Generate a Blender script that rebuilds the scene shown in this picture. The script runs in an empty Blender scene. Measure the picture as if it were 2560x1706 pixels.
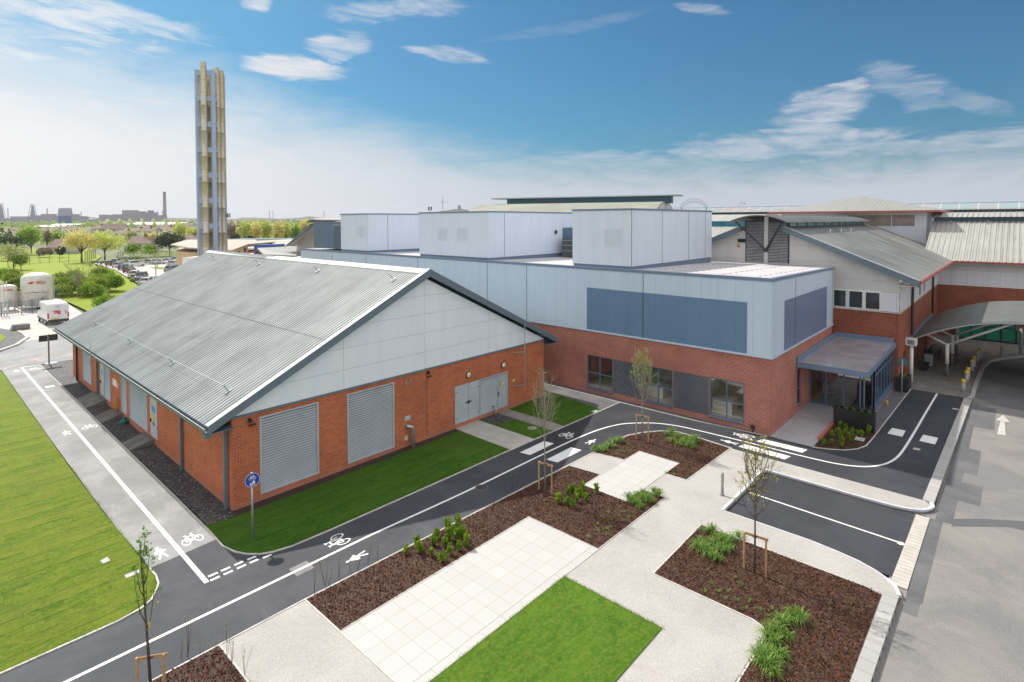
import bpy, bmesh, math, random
from mathutils import Vector, Matrix
R_ = math.radians
SC = bpy.context.scene
COL = SC.collection
rnd = random.Random(7)

# ------------------------------------------------------------------ camera
EYE = Vector((0.0, 0.0, 12.0))
FPX, PX, PY = 1398.71, 1280.0, 591.73          # focal length / principal point in photo pixels (2560 wide)
YAW, PIT, ROL = R_(-47.846), R_(1.593), R_(-0.129)
def _axes():
    cy, sy, cp, sp = math.cos(YAW), math.sin(YAW), math.cos(PIT), math.sin(PIT)
    f = Vector((-sy*cp, cy*cp, -sp)); r = Vector((cy, sy, 0)); u = r.cross(f)
    cr, sr = math.cos(ROL), math.sin(ROL)
    return cr*r+sr*u, -sr*r+cr*u, f
RT, UP, FW = _axes()
cd = bpy.data.cameras.new('camera'); cam = bpy.data.objects.new('camera', cd); COL.objects.link(cam)
cd.sensor_width = 36; cd.lens = 36*FPX/2560; cd.shift_y = -(853-PY)/2560; cd.clip_start = .2; cd.clip_end = 20000
cam.matrix_world = Matrix(((RT.x, UP.x, -FW.x, EYE.x), (RT.y, UP.y, -FW.y, EYE.y), (RT.z, UP.z, -FW.z, EYE.z), (0, 0, 0, 1)))
SC.camera = cam
def ray(px, py): return FW+RT*((px-PX)/FPX)-UP*((py-PY)/FPX)
def G(px, py, z=0.0):                           # survey: photo pixel -> point on the level z
    v = ray(px, py); t = (z-EYE.z)/v.z
    return Vector((v.x*t, v.y*t, z))
def FAR(px, py, d):                             # survey: photo pixel -> point at depth d
    return EYE+ray(px, py)*d

# ------------------------------------------------------------------ sun, sky, exposure
SUN_AZ = math.atan2(0.035, 0.999)               # from +Y towards +X
SUN_EL = R_(48.5)
sd = bpy.data.lights.new('sun', 'SUN'); sd.energy = 2.6; sd.angle = R_(0.8); sd.color = (1, .95, .86)
so = bpy.data.objects.new('sun', sd); COL.objects.link(so)
sdir = Vector((math.sin(SUN_AZ)*math.cos(SUN_EL), math.cos(SUN_AZ)*math.cos(SUN_EL), math.sin(SUN_EL)))
so.rotation_euler = sdir.to_track_quat('Z', 'Y').to_euler()
SC.view_settings.view_transform = 'Standard'; SC.view_settings.look = 'None'
SC.view_settings.exposure = 0.9; SC.view_settings.gamma = 1

class NT:
    def __init__(s, nt): s.t = nt; nt.nodes.clear()
    def n(s, typ, **kw):
        x = s.t.nodes.new(typ)
        for k, v in kw.items(): setattr(x, k, v)
        return x
    def put(s, sock, v):
        if v is None: return
        if hasattr(v, 'links') and hasattr(v, 'node'): s.t.links.new(v, sock)
        else:
            if sock.type == 'RGBA' and hasattr(v, '__len__') and len(v) == 3: v = (*v, 1)
            sock.default_value = v
    def m(s, op, a, b=None, c=None, clamp=False):
        x = s.n('ShaderNodeMath', operation=op); x.use_clamp = clamp
        s.put(x.inputs[0], a); s.put(x.inputs[1], b)
        if c is not None: s.put(x.inputs[2], c)
        return x.outputs[0]
    def mix(s, f, a, b, blend='MIX'):
        x = s.n('ShaderNodeMix', data_type='RGBA', blend_type=blend)
        s.put(x.inputs[0], f); s.put(x.inputs[6], a); s.put(x.inputs[7], b); return x.outputs[2]
    def sstep(s, x, lo, hi, a=0.0, b=1.0):
        y = s.n('ShaderNodeMapRange', interpolation_type='SMOOTHSTEP'); s.put(y.inputs[0], x)
        for i, v in enumerate((lo, hi, a, b)): s.put(y.inputs[i+1], v)
        return y.outputs[0]
    def noise(s, vec, scale, detail=4, rough=.55, dist=0):
        x = s.n('ShaderNodeTexNoise'); s.put(x.inputs['Vector'], vec); x.inputs['Scale'].default_value = scale
        x.inputs['Detail'].default_value = detail; x.inputs['Roughness'].default_value = rough; x.inputs['Distortion'].default_value = dist
        return x.outputs[0]
    def pos(s): return s.n('ShaderNodeNewGeometry').outputs['Position']
    def sep(s, v): x = s.n('ShaderNodeSeparateXYZ'); s.put(x.inputs[0], v); return x.outputs
    def comb(s, a, b, c=0.0):
        x = s.n('ShaderNodeCombineXYZ'); s.put(x.inputs[0], a); s.put(x.inputs[1], b); s.put(x.inputs[2], c); return x.outputs[0]
    def vmul(s, v, w): x = s.n('ShaderNodeVectorMath', operation='MULTIPLY'); s.put(x.inputs[0], v); s.put(x.inputs[1], w); return x.outputs[0]

W = bpy.data.worlds.new('World'); SC.world = W; W.use_nodes = True
w = NT(W.node_tree)
sky = w.n('ShaderNodeTexSky', sky_type='NISHITA'); sky.sun_disc = False
sky.sun_elevation = SUN_EL; sky.sun_rotation = SUN_AZ; sky.altitude = 10; sky.air_density = 1.0; sky.dust_density = 1.6; sky.ozone_density = 2.0
tc = w.n('ShaderNodeTexCoord').outputs['Generated']
X, Y, Z = w.sep(tc)
AZ = w.m('ARCTAN2', X, Y); EL = w.m('ARCSINE', Z)
skyc = w.mix(1.0, sky.outputs[0], (.27, .62, .78), 'MULTIPLY')
SKYK = 0.06
# clouds are described by where they stand in the sky (azimuth, elevation)
warp = w.noise(w.comb(w.m('MULTIPLY', AZ, 3.0), w.m('MULTIPLY', EL, 11.0), 1.7), 2.2, 8, .62, 1.2)
fine = w.noise(w.comb(w.m('ADD', w.m('MULTIPLY', AZ, 5.0), w.m('MULTIPLY', EL, 5.0)), w.m('MULTIPLY', EL, 30.0), 4.2), 2.0, 8, .6, 1.2)
wisp = w.noise(w.comb(w.m('ADD', w.m('MULTIPLY', AZ, 4.0), w.m('MULTIPLY', EL, 7.0)), w.m('MULTIPLY', EL, 17.0), 9.1), 2.0, 8, .6, 1.4)
def dirang(px, py): v = ray(px, py).normalized(); return math.atan2(v.x, v.y), math.asin(v.z)
mask = None
def blob(px, py, wpx, hpx, tilt, dens, lo=.38, hi=.62):
    global mask
    a0, e0 = dirang(px, py); a1, _ = dirang(px+wpx, py); _, e1 = dirang(px, py-hpx)
    da = w.m('SUBTRACT', AZ, a0); de = w.m('SUBTRACT', EL, e0)
    de = w.m('ADD', de, w.m('MULTIPLY', da, tilt)); de = w.m('ADD', de, w.m('MULTIPLY', w.m('SUBTRACT', warp, .5), 1.7*(e1-e0)))
    q = w.m('ADD', w.m('POWER', w.m('ABSOLUTE', w.m('DIVIDE', da, a1-a0)), 2), w.m('POWER', w.m('ABSOLUTE', w.m('DIVIDE', de, e1-e0)), 2))
    body = w.sstep(q, 1.0, .05)
    q2 = w.m('ADD', body, w.m('ADD', w.m('MULTIPLY', w.m('SUBTRACT', fine, .5), .9), w.m('MULTIPLY', w.m('SUBTRACT', wisp, .5), 1.9)))
    o = w.m('MULTIPLY', w.m('MULTIPLY', w.sstep(q2, w.m('ADD', lo, .05) if 0 else lo+.05, 1.45), w.sstep(q, 1.0, .25)), dens)
    mask = o if mask is None else w.m('MAXIMUM', mask, o)
for b in [(740, 172, 190, 46, .02, 1.0, .30, .5), (845, 115, 120, 50, -.12, .8, .42, .62), (1140, 140, 130, 40, .12, .8, .45, .65),
          (60, 120, 520, 75, -.13, .8, .33, .62), (250, 25, 420, 60, .12, .85, .3, .6), (60, 40, 330, 60, -.05, .8, .33, .6),
          (330, 245, 520, 30, -.02, .8, .25, .6), (240, 353, 330, 20, 0, .8, .3, .6), (900, 395, 330, 25, -.06, .5, .3, .6),
          (1000, 25, 260, 50, -.12, .7, .4, .62), (640, 5, 60, 30, 0, .9, .3, .5), (1760, 25, 110, 26, .2, .6, .4, .6),
          (2050, 270, 210, 75, -.22, .95, .34, .6), (2060, 330, 130, 45, .1, .8, .3, .6), (2270, 215, 190, 70, .42, .5, .36, .62),
          (2430, 255, 170, 36, .42, .4, .36, .62), (1990, 365, 640, 60, .02, .85, .30, .6), (2450, 355, 420, 50, -.02, .75, .3, .62),
          (1600, 410, 500, 45, .04, .6, .3, .6), (1090, 130, 110, 16, .05, .7, .3, .6), (1420, 70, 330, 26, -.12, .16, .3, .7)]:
    blob(*b)
# thin veil: thick at the horizon, reaching higher towards the sun
azc = w.m('SUBTRACT', AZ, SUN_AZ)
sunward = w.sstep(azc, 1.05, -.15)
top = w.m('ADD', w.m('MULTIPLY', sunward, .25), .125)
veil = w.sstep(w.m('ADD', EL, w.m('MULTIPLY', w.m('SUBTRACT', warp, .5), .10)), top, w.m('MULTIPLY', top, .30))
veil = w.m('MULTIPLY', veil, w.m('ADD', w.m('MULTIPLY', sunward, .10), .88))
mask = w.m('MAXIMUM', mask, veil)
# bright fill cloud added overhead and behind the camera, out of frame, softening shade
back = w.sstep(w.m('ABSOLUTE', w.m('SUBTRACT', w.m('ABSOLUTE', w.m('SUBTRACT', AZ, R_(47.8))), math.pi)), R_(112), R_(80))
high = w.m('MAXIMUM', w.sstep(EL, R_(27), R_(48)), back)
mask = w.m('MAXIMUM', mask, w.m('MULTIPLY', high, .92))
glow = w.mix(sunward, (.62, .66, .74), (1.0, .985, .97))
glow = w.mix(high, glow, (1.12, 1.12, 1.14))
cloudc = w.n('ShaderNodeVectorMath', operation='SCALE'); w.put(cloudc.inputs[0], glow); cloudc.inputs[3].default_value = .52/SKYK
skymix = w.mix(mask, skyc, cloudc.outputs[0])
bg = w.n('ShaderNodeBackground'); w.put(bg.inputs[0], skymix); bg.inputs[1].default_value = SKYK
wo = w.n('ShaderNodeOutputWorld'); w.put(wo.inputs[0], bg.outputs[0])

# ------------------------------------------------------------------ object helpers
def obj(name, me, parent=None, mat=None):
    o = bpy.data.objects.new(name, me); COL.objects.link(o)
    if mat: me.materials.append(mat)
    if parent is not None: o.parent = parent
    return o
def thing(name, label, cat, loc=(0, 0, 0), rz=0, group=None):
    o = bpy.data.objects.new(name, None); COL.objects.link(o); o.empty_display_size = .3
    o.location = loc; o.rotation_euler = (0, 0, rz)
    return tag(o, label, cat, group)
def tag(o, label, cat, group=None):
    o['label'] = label; o['category'] = cat
    if group: o['group'] = group
    return o
def copy_tree(o, parent=None):
    c = o.copy(); COL.objects.link(c); c.parent = parent
    for ch in o.children: copy_tree(ch, c)
    return c
class MB:
    def __init__(s): s.v = []; s.f = []
    def add(s, vs, fs):
        k = len(s.v); s.v += [tuple(p) for p in vs]; s.f += [tuple(i+k for i in f) for f in fs]; return s
    def box(s, a, b):
        x0, y0, z0 = [min(p, q) for p, q in zip(a, b)]; x1, y1, z1 = [max(p, q) for p, q in zip(a, b)]
        return s.add([(x0, y0, z0), (x1, y0, z0), (x1, y1, z0), (x0, y1, z0), (x0, y0, z1), (x1, y0, z1), (x1, y1, z1), (x0, y1, z1)],
                     [(0, 3, 2, 1), (4, 5, 6, 7), (0, 1, 5, 4), (1, 2, 6, 5), (2, 3, 7, 6), (3, 0, 4, 7)])
    def poly(s, pts): return s.add(pts, [tuple(range(len(pts)))])
    def prism(s, base, off):                       # base polygon (3-D points) extruded by vector
        n = len(base); o = Vector(off); b = [Vector(p) for p in base]
        return s.add(b+[p+o for p in b], [tuple(range(n))[::-1], tuple(range(n, 2*n))]+[(i, (i+1) % n, (i+1) % n+n, i+n) for i in range(n)])
    def bar(s, a, b, w_, h=None, up=(0, 0, 1)):
        a = Vector(a); b = Vector(b); h = h or w_; d = (b-a).normalized(); u = Vector(up)
        if abs(d.dot(u)) > .98: u = Vector((1, 0, 0))
        x = d.cross(u).normalized()*w_/2; y = x.cross(d).normalized()*h/2
        c = [-x-y, x-y, x+y, -x+y]
        return s.prism([a+q for q in c], b-a)
    def tube(s, pts, r, n=8, r2=None, cap=True):
        pts = [Vector(p) for p in pts]; m = len(pts); rings = []
        u = None
        for i, p in enumerate(pts):
            d = (pts[min(i+1, m-1)]-pts[max(i-1, 0)]).normalized()
            if u is None: u = d.cross(Vector((0, 0, 1)) if abs(d.z) < .9 else Vector((1, 0, 0))).normalized()
            u = (u-d*u.dot(d)).normalized(); v = d.cross(u)
            rr = r if r2 is None else r+(r2-r)*i/(m-1)
            if callable(r): rr = r(i/(m-1))
            rings.append([p+(u*math.cos(a)+v*math.sin(a))*rr for a in [2*math.pi*k/n for k in range(n)]])
        vs = [q for g in rings for q in g]; fs = []
        for i in range(m-1):
            for k in range(n): fs.append((i*n+k, i*n+(k+1) % n, (i+1)*n+(k+1) % n, (i+1)*n+k))
        if cap: fs += [tuple(range(n))[::-1], tuple((m-1)*n+k for k in range(n))]
        return s.add(vs, fs)
    def lathe(s, prof, c=(0, 0, 0), n=24, axis='z'):
        vs = []; fs = []; c = Vector(c)
        for r, z in prof:
            for k in range(n):
                a = 2*math.pi*k/n
                p = (r*math.cos(a), r*math.sin(a), z)
                if axis == 'x': p = (z, p[0], p[1])
                if axis == 'y': p = (p[0], z, p[1])
                vs.append(c+Vector(p))
        m = len(prof)
        for i in range(m-1):
            for k in range(n): fs.append((i*n+k, i*n+(k+1) % n, (i+1)*n+(k+1) % n, (i+1)*n+k))
        fs += [tuple(range(n))[::-1], tuple((m-1)*n+k for k in range(n))]
        return s.add(vs, fs)
    def strip(s, line, w_, z=None):                # flat ribbon along a polyline
        P = [Vector(p[:2]) for p in line]; n = len(P); L = []; Rr = []
        for i in range(n):
            d = (P[min(i+1, n-1)]-P[max(i-1, 0)]).normalized(); nn = Vector((-d.y, d.x))*w_/2
            zz = z if z is not None else line[i][2]
            L.append((*(P[i]+nn), zz)); Rr.append((*(P[i]-nn), zz))
        return s.add(L+Rr, [(i, i+1, n+i+1, n+i) for i in range(n-1)])
    def kerb(s, line, w_, z0, z1):
        P = [Vector(p[:2]) for p in line]; n = len(P); V = []
        for i in range(n):
            d = (P[min(i+1, n-1)]-P[max(i-1, 0)]).normalized(); nn = Vector((-d.y, d.x))*w_/2
            a, b = P[i]+nn, P[i]-nn
            V += [(a.x, a.y, z0), (a.x, a.y, z1), (b.x, b.y, z1), (b.x, b.y, z0)]
        F = []
        for i in range(n-1):
            k = i*4
            for j in range(4): F.append((k+j, k+(j+1) % 4, k+4+(j+1) % 4, k+4+j))
        F += [(0, 1, 2, 3), tuple(4*(n-1)+j for j in (3, 2, 1, 0))]
        return s.add(V, F)
    def wall(s, axis, c, u0, u1, z0, z1, holes=(), rev=0.0, sgn=1):
        # rectangular wall in plane axis=c with rectangular holes (u0,u1,z0,z1); rev = reveal depth
        us = sorted({u0, u1, *[h[0] for h in holes], *[h[1] for h in holes]}); zs = sorted({z0, z1, *[h[2] for h in holes], *[h[3] for h in holes]})
        P = (lambda u, z, d=0: (c+d, u, z)) if axis == 'x' else (lambda u, z, d=0: (u, c+d, z))
        for i in range(len(us)-1):
            for j in range(len(zs)-1):
                um, zm = (us[i]+us[i+1])/2, (zs[j]+zs[j+1])/2
                if not (u0 < um < u1 and z0 < zm < z1) or any(h[0] < um < h[1] and h[2] < zm < h[3] for h in holes): continue
                s.poly([P(us[i], zs[j]), P(us[i+1], zs[j]), P(us[i+1], zs[j+1]), P(us[i], zs[j+1])])
        if rev:
            d = rev*sgn
            for h in holes:
                a, b, p, q = h
                for (x1, y1), (x2, y2) in [((a, p), (b, p)), ((b, p), (b, q)), ((b, q), (a, q)), ((a, q), (a, p))]:
                    s.poly([P(x1, y1), P(x2, y2), P(x2, y2, d), P(x1, y1, d)])
        return s
    def build(s, name, mat, parent=None, smooth=False, bevel=0):
        off = Vector((0, 0, 0))
        if parent is not None:
            p = parent
            while p.parent is not None: p = p.parent
            off = -Vector(p.location)
        me = bpy.data.meshes.new(name)
        me.from_pydata([tuple(Vector(q)+off) for q in s.v] if off.length else s.v, [], s.f); me.validate(); me.update()
        if smooth: me.shade_smooth()
        o = obj(name, me, parent, mat)
        if bevel:
            b = o.modifiers.new('bevel', 'BEVEL'); b.width = bevel; b.segments = 2; b.limit_method = 'ANGLE'
        return o
def fix(o):
    bm = bmesh.new(); bm.from_mesh(o.data); bmesh.ops.recalc_face_normals(bm, faces=bm.faces); bm.to_mesh(o.data); bm.free(); return o
def struct(o): o['kind'] = 'structure'; return o
def stuff(o): o['kind'] = 'stuff'; return o
def flat(name, poly, z, mat, skirt=0.0):
    b = MB()
    if skirt: b.prism([(p[0], p[1], z-skirt) for p in poly], (0, 0, skirt))
    else: b.poly([(p[0], p[1], z) for p in poly])
    o = b.build(name, mat); bm = bmesh.new(); bm.from_mesh(o.data); bmesh.ops.triangulate(bm, faces=[f for f in bm.faces if len(f.verts) > 4]); bm.to_mesh(o.data); bm.free()
    return struct(o)
def rect(x0, y0, x1, y1): return [(x0, y0), (x1, y0), (x1, y1), (x0, y1)]

# ------------------------------------------------------------------ materials
MATS = {}
def newmat(name):
    m = bpy.data.materials.new(name); m.use_nodes = True; t = NT(m.node_tree); MATS[name] = m; return m, t
def finish(t, col, rough=.7, metal=0, bump=None, bstr=.3, bdist=.01, spec=.5):
    p = t.n('ShaderNodeBsdfPrincipled'); t.put(p.inputs['Base Color'], col); t.put(p.inputs['Roughness'], rough); t.put(p.inputs['Metallic'], metal)
    p.inputs['Specular IOR Level'].default_value = spec
    if bump is not None:
        b = t.n('ShaderNodeBump'); b.inputs['Strength'].default_value = bstr; b.inputs['Distance'].default_value = bdist
        t.put(b.inputs['Height'], bump); t.put(p.inputs['Normal'], b.outputs[0])
    o = t.n('ShaderNodeOutputMaterial'); t.put(o.inputs[0], p.outputs[0]); return p
def M(name, a, b=None, scale=2.0, detail=6, rough=.7, metal=0, bump=0, bscale=60, spec=.5, lo=.35, hi=.65, local=False):
    if name in MATS: return MATS[name]
    m, t = newmat(name)
    p = t.n('ShaderNodeTexCoord').outputs['Object'] if local else t.pos()
    b = b or tuple(c*.8 for c in a)
    c = t.mix(t.sstep(t.noise(p, scale, detail, .6), lo, hi), a, b)
    finish(t, c, rough, metal, t.noise(p, bscale, 3) if bump else None, bump, .01, spec); return m
def stripes(t, v, pitch, width, soft=.15):        # 1 on a thin line every `pitch`
    f = t.m('FRACT', t.m('DIVIDE', v, pitch)); d = t.m('ABSOLUTE', t.m('SUBTRACT', f, .5)); wd = width/pitch/2
    return t.sstep(d, .5-wd*(1+soft), .5-wd*(1-soft))
def brick(name, c1, c2, mortar, off=0):
    m, t = newmat(name); g = t.n('ShaderNodeNewGeometry'); P = t.sep(g.outputs['Position']); Nn = t.sep(g.outputs['True Normal'])
    u = t.m('ADD', t.m('MULTIPLY', P[0], t.m('ABSOLUTE', Nn[1])), t.m('MULTIPLY', P[1], t.m('ABSOLUTE', Nn[0])))
    br = t.n('ShaderNodeTexBrick'); t.put(br.inputs['Vector'], t.comb(u, P[2])); br.offset = .5
    br.inputs['Scale'].default_value = 1; br.inputs['Brick Width'].default_value = .225; br.inputs['Row Height'].default_value = .075
    br.inputs['Mortar Size'].default_value = .0075; br.inputs['Mortar Smooth'].default_value = .2; br.inputs['Bias'].default_value = -.1
    t.put(br.inputs['Color1'], c1); t.put(br.inputs['Color2'], c2); t.put(br.inputs['Mortar'], mortar)
    big = t.sstep(t.noise(t.comb(u, P[2]), .55, 5, .6), .3, .72)
    c = t.mix(t.m('MULTIPLY', big, .75), br.outputs[0], t.mix(1, br.outputs[0], (.70, .68, .72), 'MULTIPLY'))
    sc = t.sstep(t.noise(t.comb(u, P[2]), 1.7, 6, .7), .62, .8)
    c = t.mix(t.m('MULTIPLY', sc, .22), c, (.5, .45, .42))
    low = t.sstep(t.m('ADD', P[2], t.m('MULTIPLY', t.noise(t.comb(u, P[2]), 2, 4), .25)), .45, .1)     # damp salts above the ground
    c = t.mix(t.m('MULTIPLY', low, .35), c, (.34, .24, .22))
    finish(t, c, .85, 0, t.m('SUBTRACT', 1, br.outputs[1]), .12, .004, .25); return m
brick('brick_orange', (.56, .130, .043), (.38, .080, .032), (.62, .36, .22))
brick('brick_red', (.45, .118, .064), (.33, .078, .045), (.60, .47, .42))
brick('brick_old', (.34, .095, .045), (.24, .06, .032), (.28, .16, .12))
brick('brick_dark', (.045, .052, .068), (.02, .024, .034), (.42, .43, .46))
def panel(name, col, col2, pitch, vert=True, line=.018, dark=.62, rough=.4, zpitch=None, metal=0):
    m, t = newmat(name); g = t.n('ShaderNodeNewGeometry'); P = t.sep(g.outputs['Position']); Nn = t.sep(g.outputs['True Normal'])
    u = t.m('ADD', t.m('MULTIPLY', P[0], t.m('ABSOLUTE', Nn[1])), t.m('MULTIPLY', P[1], t.m('ABSOLUTE', Nn[0])))
    n = t.noise(t.comb(t.m('MULTIPLY', u, 1.2), t.m('MULTIPLY', P[2], .25)), .9, 5, .6)
    c = t.mix(t.sstep(n, .3, .7), col, col2)
    if pitch:
        k = t.m('FLOOR', t.m('DIVIDE', t.m('ADD', u, pitch/2), pitch)); wn = t.n('ShaderNodeTexWhiteNoise', noise_dimensions='1D'); t.put(wn.inputs['W'], k)
        c = t.mix(t.m('MULTIPLY', wn.outputs[0], .10), c, (col[0]*.7, col[1]*.75, col[2]*.8))
    l = None
    if pitch: l = stripes(t, u, pitch, line)
    if zpitch:
        l2 = stripes(t, t.m('ADD', P[2], zpitch*.5), zpitch, line); l = l2 if l is None else t.m('MAXIMUM', l, l2)
    if l is not None: c = t.mix(t.m('MULTIPLY', l, dark), c, (col[0]*.25, col[1]*.27, col[2]*.32))
    streak = t.sstep(t.noise(t.comb(t.m('MULTIPLY', u, 7), t.m('MULTIPLY', P[2], .35)), 1.2, 5, .65), .55, .85)
    c = t.mix(t.m('MULTIPLY', streak, .10), c, (.25, .25, .24))
    finish(t, c, rough, metal); return m
panel('clad_pale', (.53, .635, .74), (.49, .60, .71), 1.0, dark=.42)
panel('clad_plant', (.68, .745, .83), (.64, .715, .81), 1.15, dark=.4)
panel('clad_blue', (.125, .225, .345), (.115, .21, .325), 1.0, dark=.4, rough=.75)
panel('clad_navy', (.09, .15, .24), (.08, .135, .22), .6, dark=.5)
panel('clad_gable', (.78, .84, .87), (.72, .79, .83), None, zpitch=None, line=.02, dark=.3, rough=.5)
panel('clad_cream', (.62, .61, .58), (.55, .54, .52), None, zpitch=1.18, line=.03, dark=.35, rough=.5)
panel('clad_white', (.68, .67, .70), (.62, .62, .66), 1.25, line=.05, dark=.25, rough=.45)
def ribroof(name, col, dirt, axis, pitch, dirtamt=.6, streak_axis_scale=(.12, 2.2), patch=.25):
    m, t = newmat(name); P = t.sep(t.pos()); run = P[1] if axis == 'y' else P[0]; oth = P[0] if axis == 'y' else P[1]
    f = t.m('FRACT', t.m('DIVIDE', run, pitch)); val = t.sstep(t.m('ABSOLUTE', t.m('SUBTRACT', f, .5)), .17, .10)  # darker band in each rib pitch, strengthening rib contrast along with the dirt
    v = t.comb(t.m('MULTIPLY', oth, streak_axis_scale[0]), t.m('MULTIPLY', run, streak_axis_scale[1]))
    s = t.sstep(t.noise(v, 1.5, 7, .7), .38, .62); big = t.sstep(t.noise(t.comb(oth, run), patch, 5, .6), .36, .66)
    amt = t.m('MULTIPLY', t.m('ADD', t.m('MULTIPLY', val, .55), .25), t.m('ADD', t.m('MULTIPLY', s, .6), t.m('MULTIPLY', big, .6)))
    c = t.mix(t.m('MULTIPLY', amt, dirtamt, clamp=True), col, dirt)
    finish(t, c, .5, 0, None, spec=.4); return m
ribroof('roof_plant', (.365, .39, .39), (.075, .075, .07), 'y', .25, .95, (.10, 3.5), .45)
ribroof('roof_old_x', (.27, .27, .245), (.045, .045, .04), 'x', .3, 1.5, patch=.3)
ribroof('roof_tower', (.33, .33, .31), (.14, .13, .11), 'y', .45, .7, patch=.12)
ribroof('roof_old_y', (.40, .395, .37), (.14, .125, .10), 'y', .45, .9, patch=.12)
ribroof('roof_canopy', (.145, .15, .14), (.07, .07, .065), 'x', .3, 1.25, (.5, 1.2), .5)
M('trim_grey', (.13, .18, .215), (.115, .165, .20), rough=.45)
M('trim_blue', (.16, .22, .31), (.14, .20, .29), rough=.4)
M('frame_blue', (.10, .165, .25), (.09, .15, .23), rough=.35)
M('trim_pale', (.60, .63, .62), (.48, .50, .48), scale=4, rough=.5)
M('trim_red', (.42, .06, .04), (.36, .06, .05), rough=.4)
M('trim_teal', (.015, .085, .13), (.012, .07, .11), rough=.4)
M('black_metal', (.012, .013, .016), rough=.35)
M('dark_grey', (.035, .038, .042), rough=.5)
M('white_paint', (.78, .78, .76), (.70, .70, .68), rough=.45)
M('door_grey', (.46, .51, .54), (.40, .45, .49), scale=1.5, rough=.45)
M('galv', (.42, .45, .47), (.33, .36, .38), scale=8, rough=.4, metal=.5)
M('steel_tower', (.38, .46, .62), (.34, .42, .58), scale=1, rough=.4)
M('roof_membrane', (.55, .515, .52), (.48, .455, .46), scale=.6, rough=.7)
M('porch_membrane', (.36, .35, .37), (.27, .26, .28), scale=.8, rough=.18)
M('concrete', (.50, .47, .43), (.40, .38, .35), scale=1.2, rough=.85, bump=.15)
M('concrete_dark', (.20, .18, .165), (.14, .13, .12), scale=1.5, rough=.85, bump=.2)
M('kerb_stone', (.52, .51, .49), (.42, .41, .40), scale=3, rough=.85, bump=.15)
M('kerb_new', (.60, .60, .62), (.50, .50, .52), scale=3, rough=.8)
M('edging', (.62, .60, .56), (.48, .45, .40), scale=2.5, rough=.85)
M('timber', (.50, .32, .14), (.38, .24, .11), scale=6, rough=.7, local=True)
M('timber_rail', (.50, .30, .16), (.42, .25, .13), scale=6, rough=.7, local=True)
M('yellow', (.72, .46, .03), (.62, .38, .03), rough=.45)
M('sign_blue', (.004, .05, .42), rough=.3)
M('marking', (.80, .80, .78), (.58, .58, .57), scale=9, rough=.6, lo=.48, hi=.72)
M('marking_worn', (.55, .54, .50), (.40, .39, .37), scale=7, rough=.7)
M('marking_orange', (.62, .40, .22), (.45, .36, .28), scale=4, rough=.7)
M('planter_black', (.014, .013, .016), (.02, .019, .022), rough=.45)
M('steel_brushed', (.45, .46, .48), (.38, .39, .41), scale=5, rough=.3, metal=.8)
M('rubber', (.015, .015, .016), rough=.7)
M('car_glass', (.03, .04, .045), rough=.06, spec=.8)
M('hoard_green', (.0, .20, .105), (.0, .17, .09), scale=.5, rough=.45)
# ------------------------------------------------------------------ ground materials
def asphalt(name, a, b, big, speck=.5, rough=.75, bigscale=.35, east=None):
    m, t = newmat(name); p = t.pos()
    c = t.mix(t.sstep(t.noise(p, bigscale, 6, .65, .5), .38, .66), a, b)
    c = t.mix(t.m('MULTIPLY', t.sstep(t.noise(t.vmul(p, (1, .35, 1)), 1.3, 7, .7, .8), .55, .8), big), c, (b[0]*2.0, b[1]*1.95, b[2]*1.9))
    g = t.sstep(t.noise(p, 55, 2, .7), .5, .78); c = t.mix(t.m('MULTIPLY', g, speck), c, (b[0]*2.6, b[1]*2.6, b[2]*2.6))
    d = t.sstep(t.noise(p, 38, 2, .7), .55, .75); c = t.mix(t.m('MULTIPLY', d, .4), c, (a[0]*.4, a[1]*.4, a[2]*.4))
    if east: c = t.mix(t.sstep(t.sep(p)[0], 16, 25), c, t.mix(1, c, east, 'MULTIPLY'))
    finish(t, c, rough, 0, t.noise(p, 90, 3, .7), .35, .006, .35); return m
asphalt('asphalt_new', (.046, .049, .058), (.072, .075, .085), .5, .5, east=(.66, .66, .68))
asphalt('asphalt_bay', (.034, .036, .043), (.048, .050, .058), .4, .4)
asphalt('asphalt_grey', (.235, .235, .235), (.33, .33, .325), .35, .25, .8)
asphalt('asphalt_road', (.17, .166, .165), (.235, .218, .205), .35, .4, .85, .30)
asphalt('asphalt_side', (.11, .11, .115), (.17, .165, .16), .35, .3, .8)
asphalt('asphalt_patch', (.10, .10, .105), (.15, .148, .15), .3, .35, .8)
asphalt('road_far', (.48, .45, .43), (.55, .51, .48), .2, .1, .85, .08)
def gravel(name, cols, scale, moss=None):
    m, t = newmat(name); p = t.pos(); v = t.n('ShaderNodeTexVoronoi'); t.put(v.inputs['Vector'], p); v.inputs['Scale'].default_value = scale
    r = t.sep(v.outputs['Color']); c = t.mix(r[0], cols[0], cols[1]); c = t.mix(t.sstep(r[1], .7, .95), c, cols[2])
    e = t.sstep(v.outputs['Distance'], .25, .6); c = t.mix(t.m('MULTIPLY', e, .8), c, (cols[0][0]*.25, cols[0][1]*.25, cols[0][2]*.25))
    if moss: c = t.mix(t.m('MULTIPLY', t.sstep(t.noise(p, 1.1, 5, .7), .45, .65), .55), c, moss)
    finish(t, c, .7, 0, t.m('SUBTRACT', 1, v.outputs['Distance']), .9, .03); return m
gravel('gravel_dark', ((.10, .10, .115), (.040, .040, .050), (.30, .29, .30)), 12, (.10, .095, .06))
gravel('gravel_grey', ((.25, .25, .28), (.15, .15, .17), (.42, .42, .44)), 26)
gravel('bark_base', ((.11, .042, .020), (.048, .019, .010), (.20, .09, .045)), 22)
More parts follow.
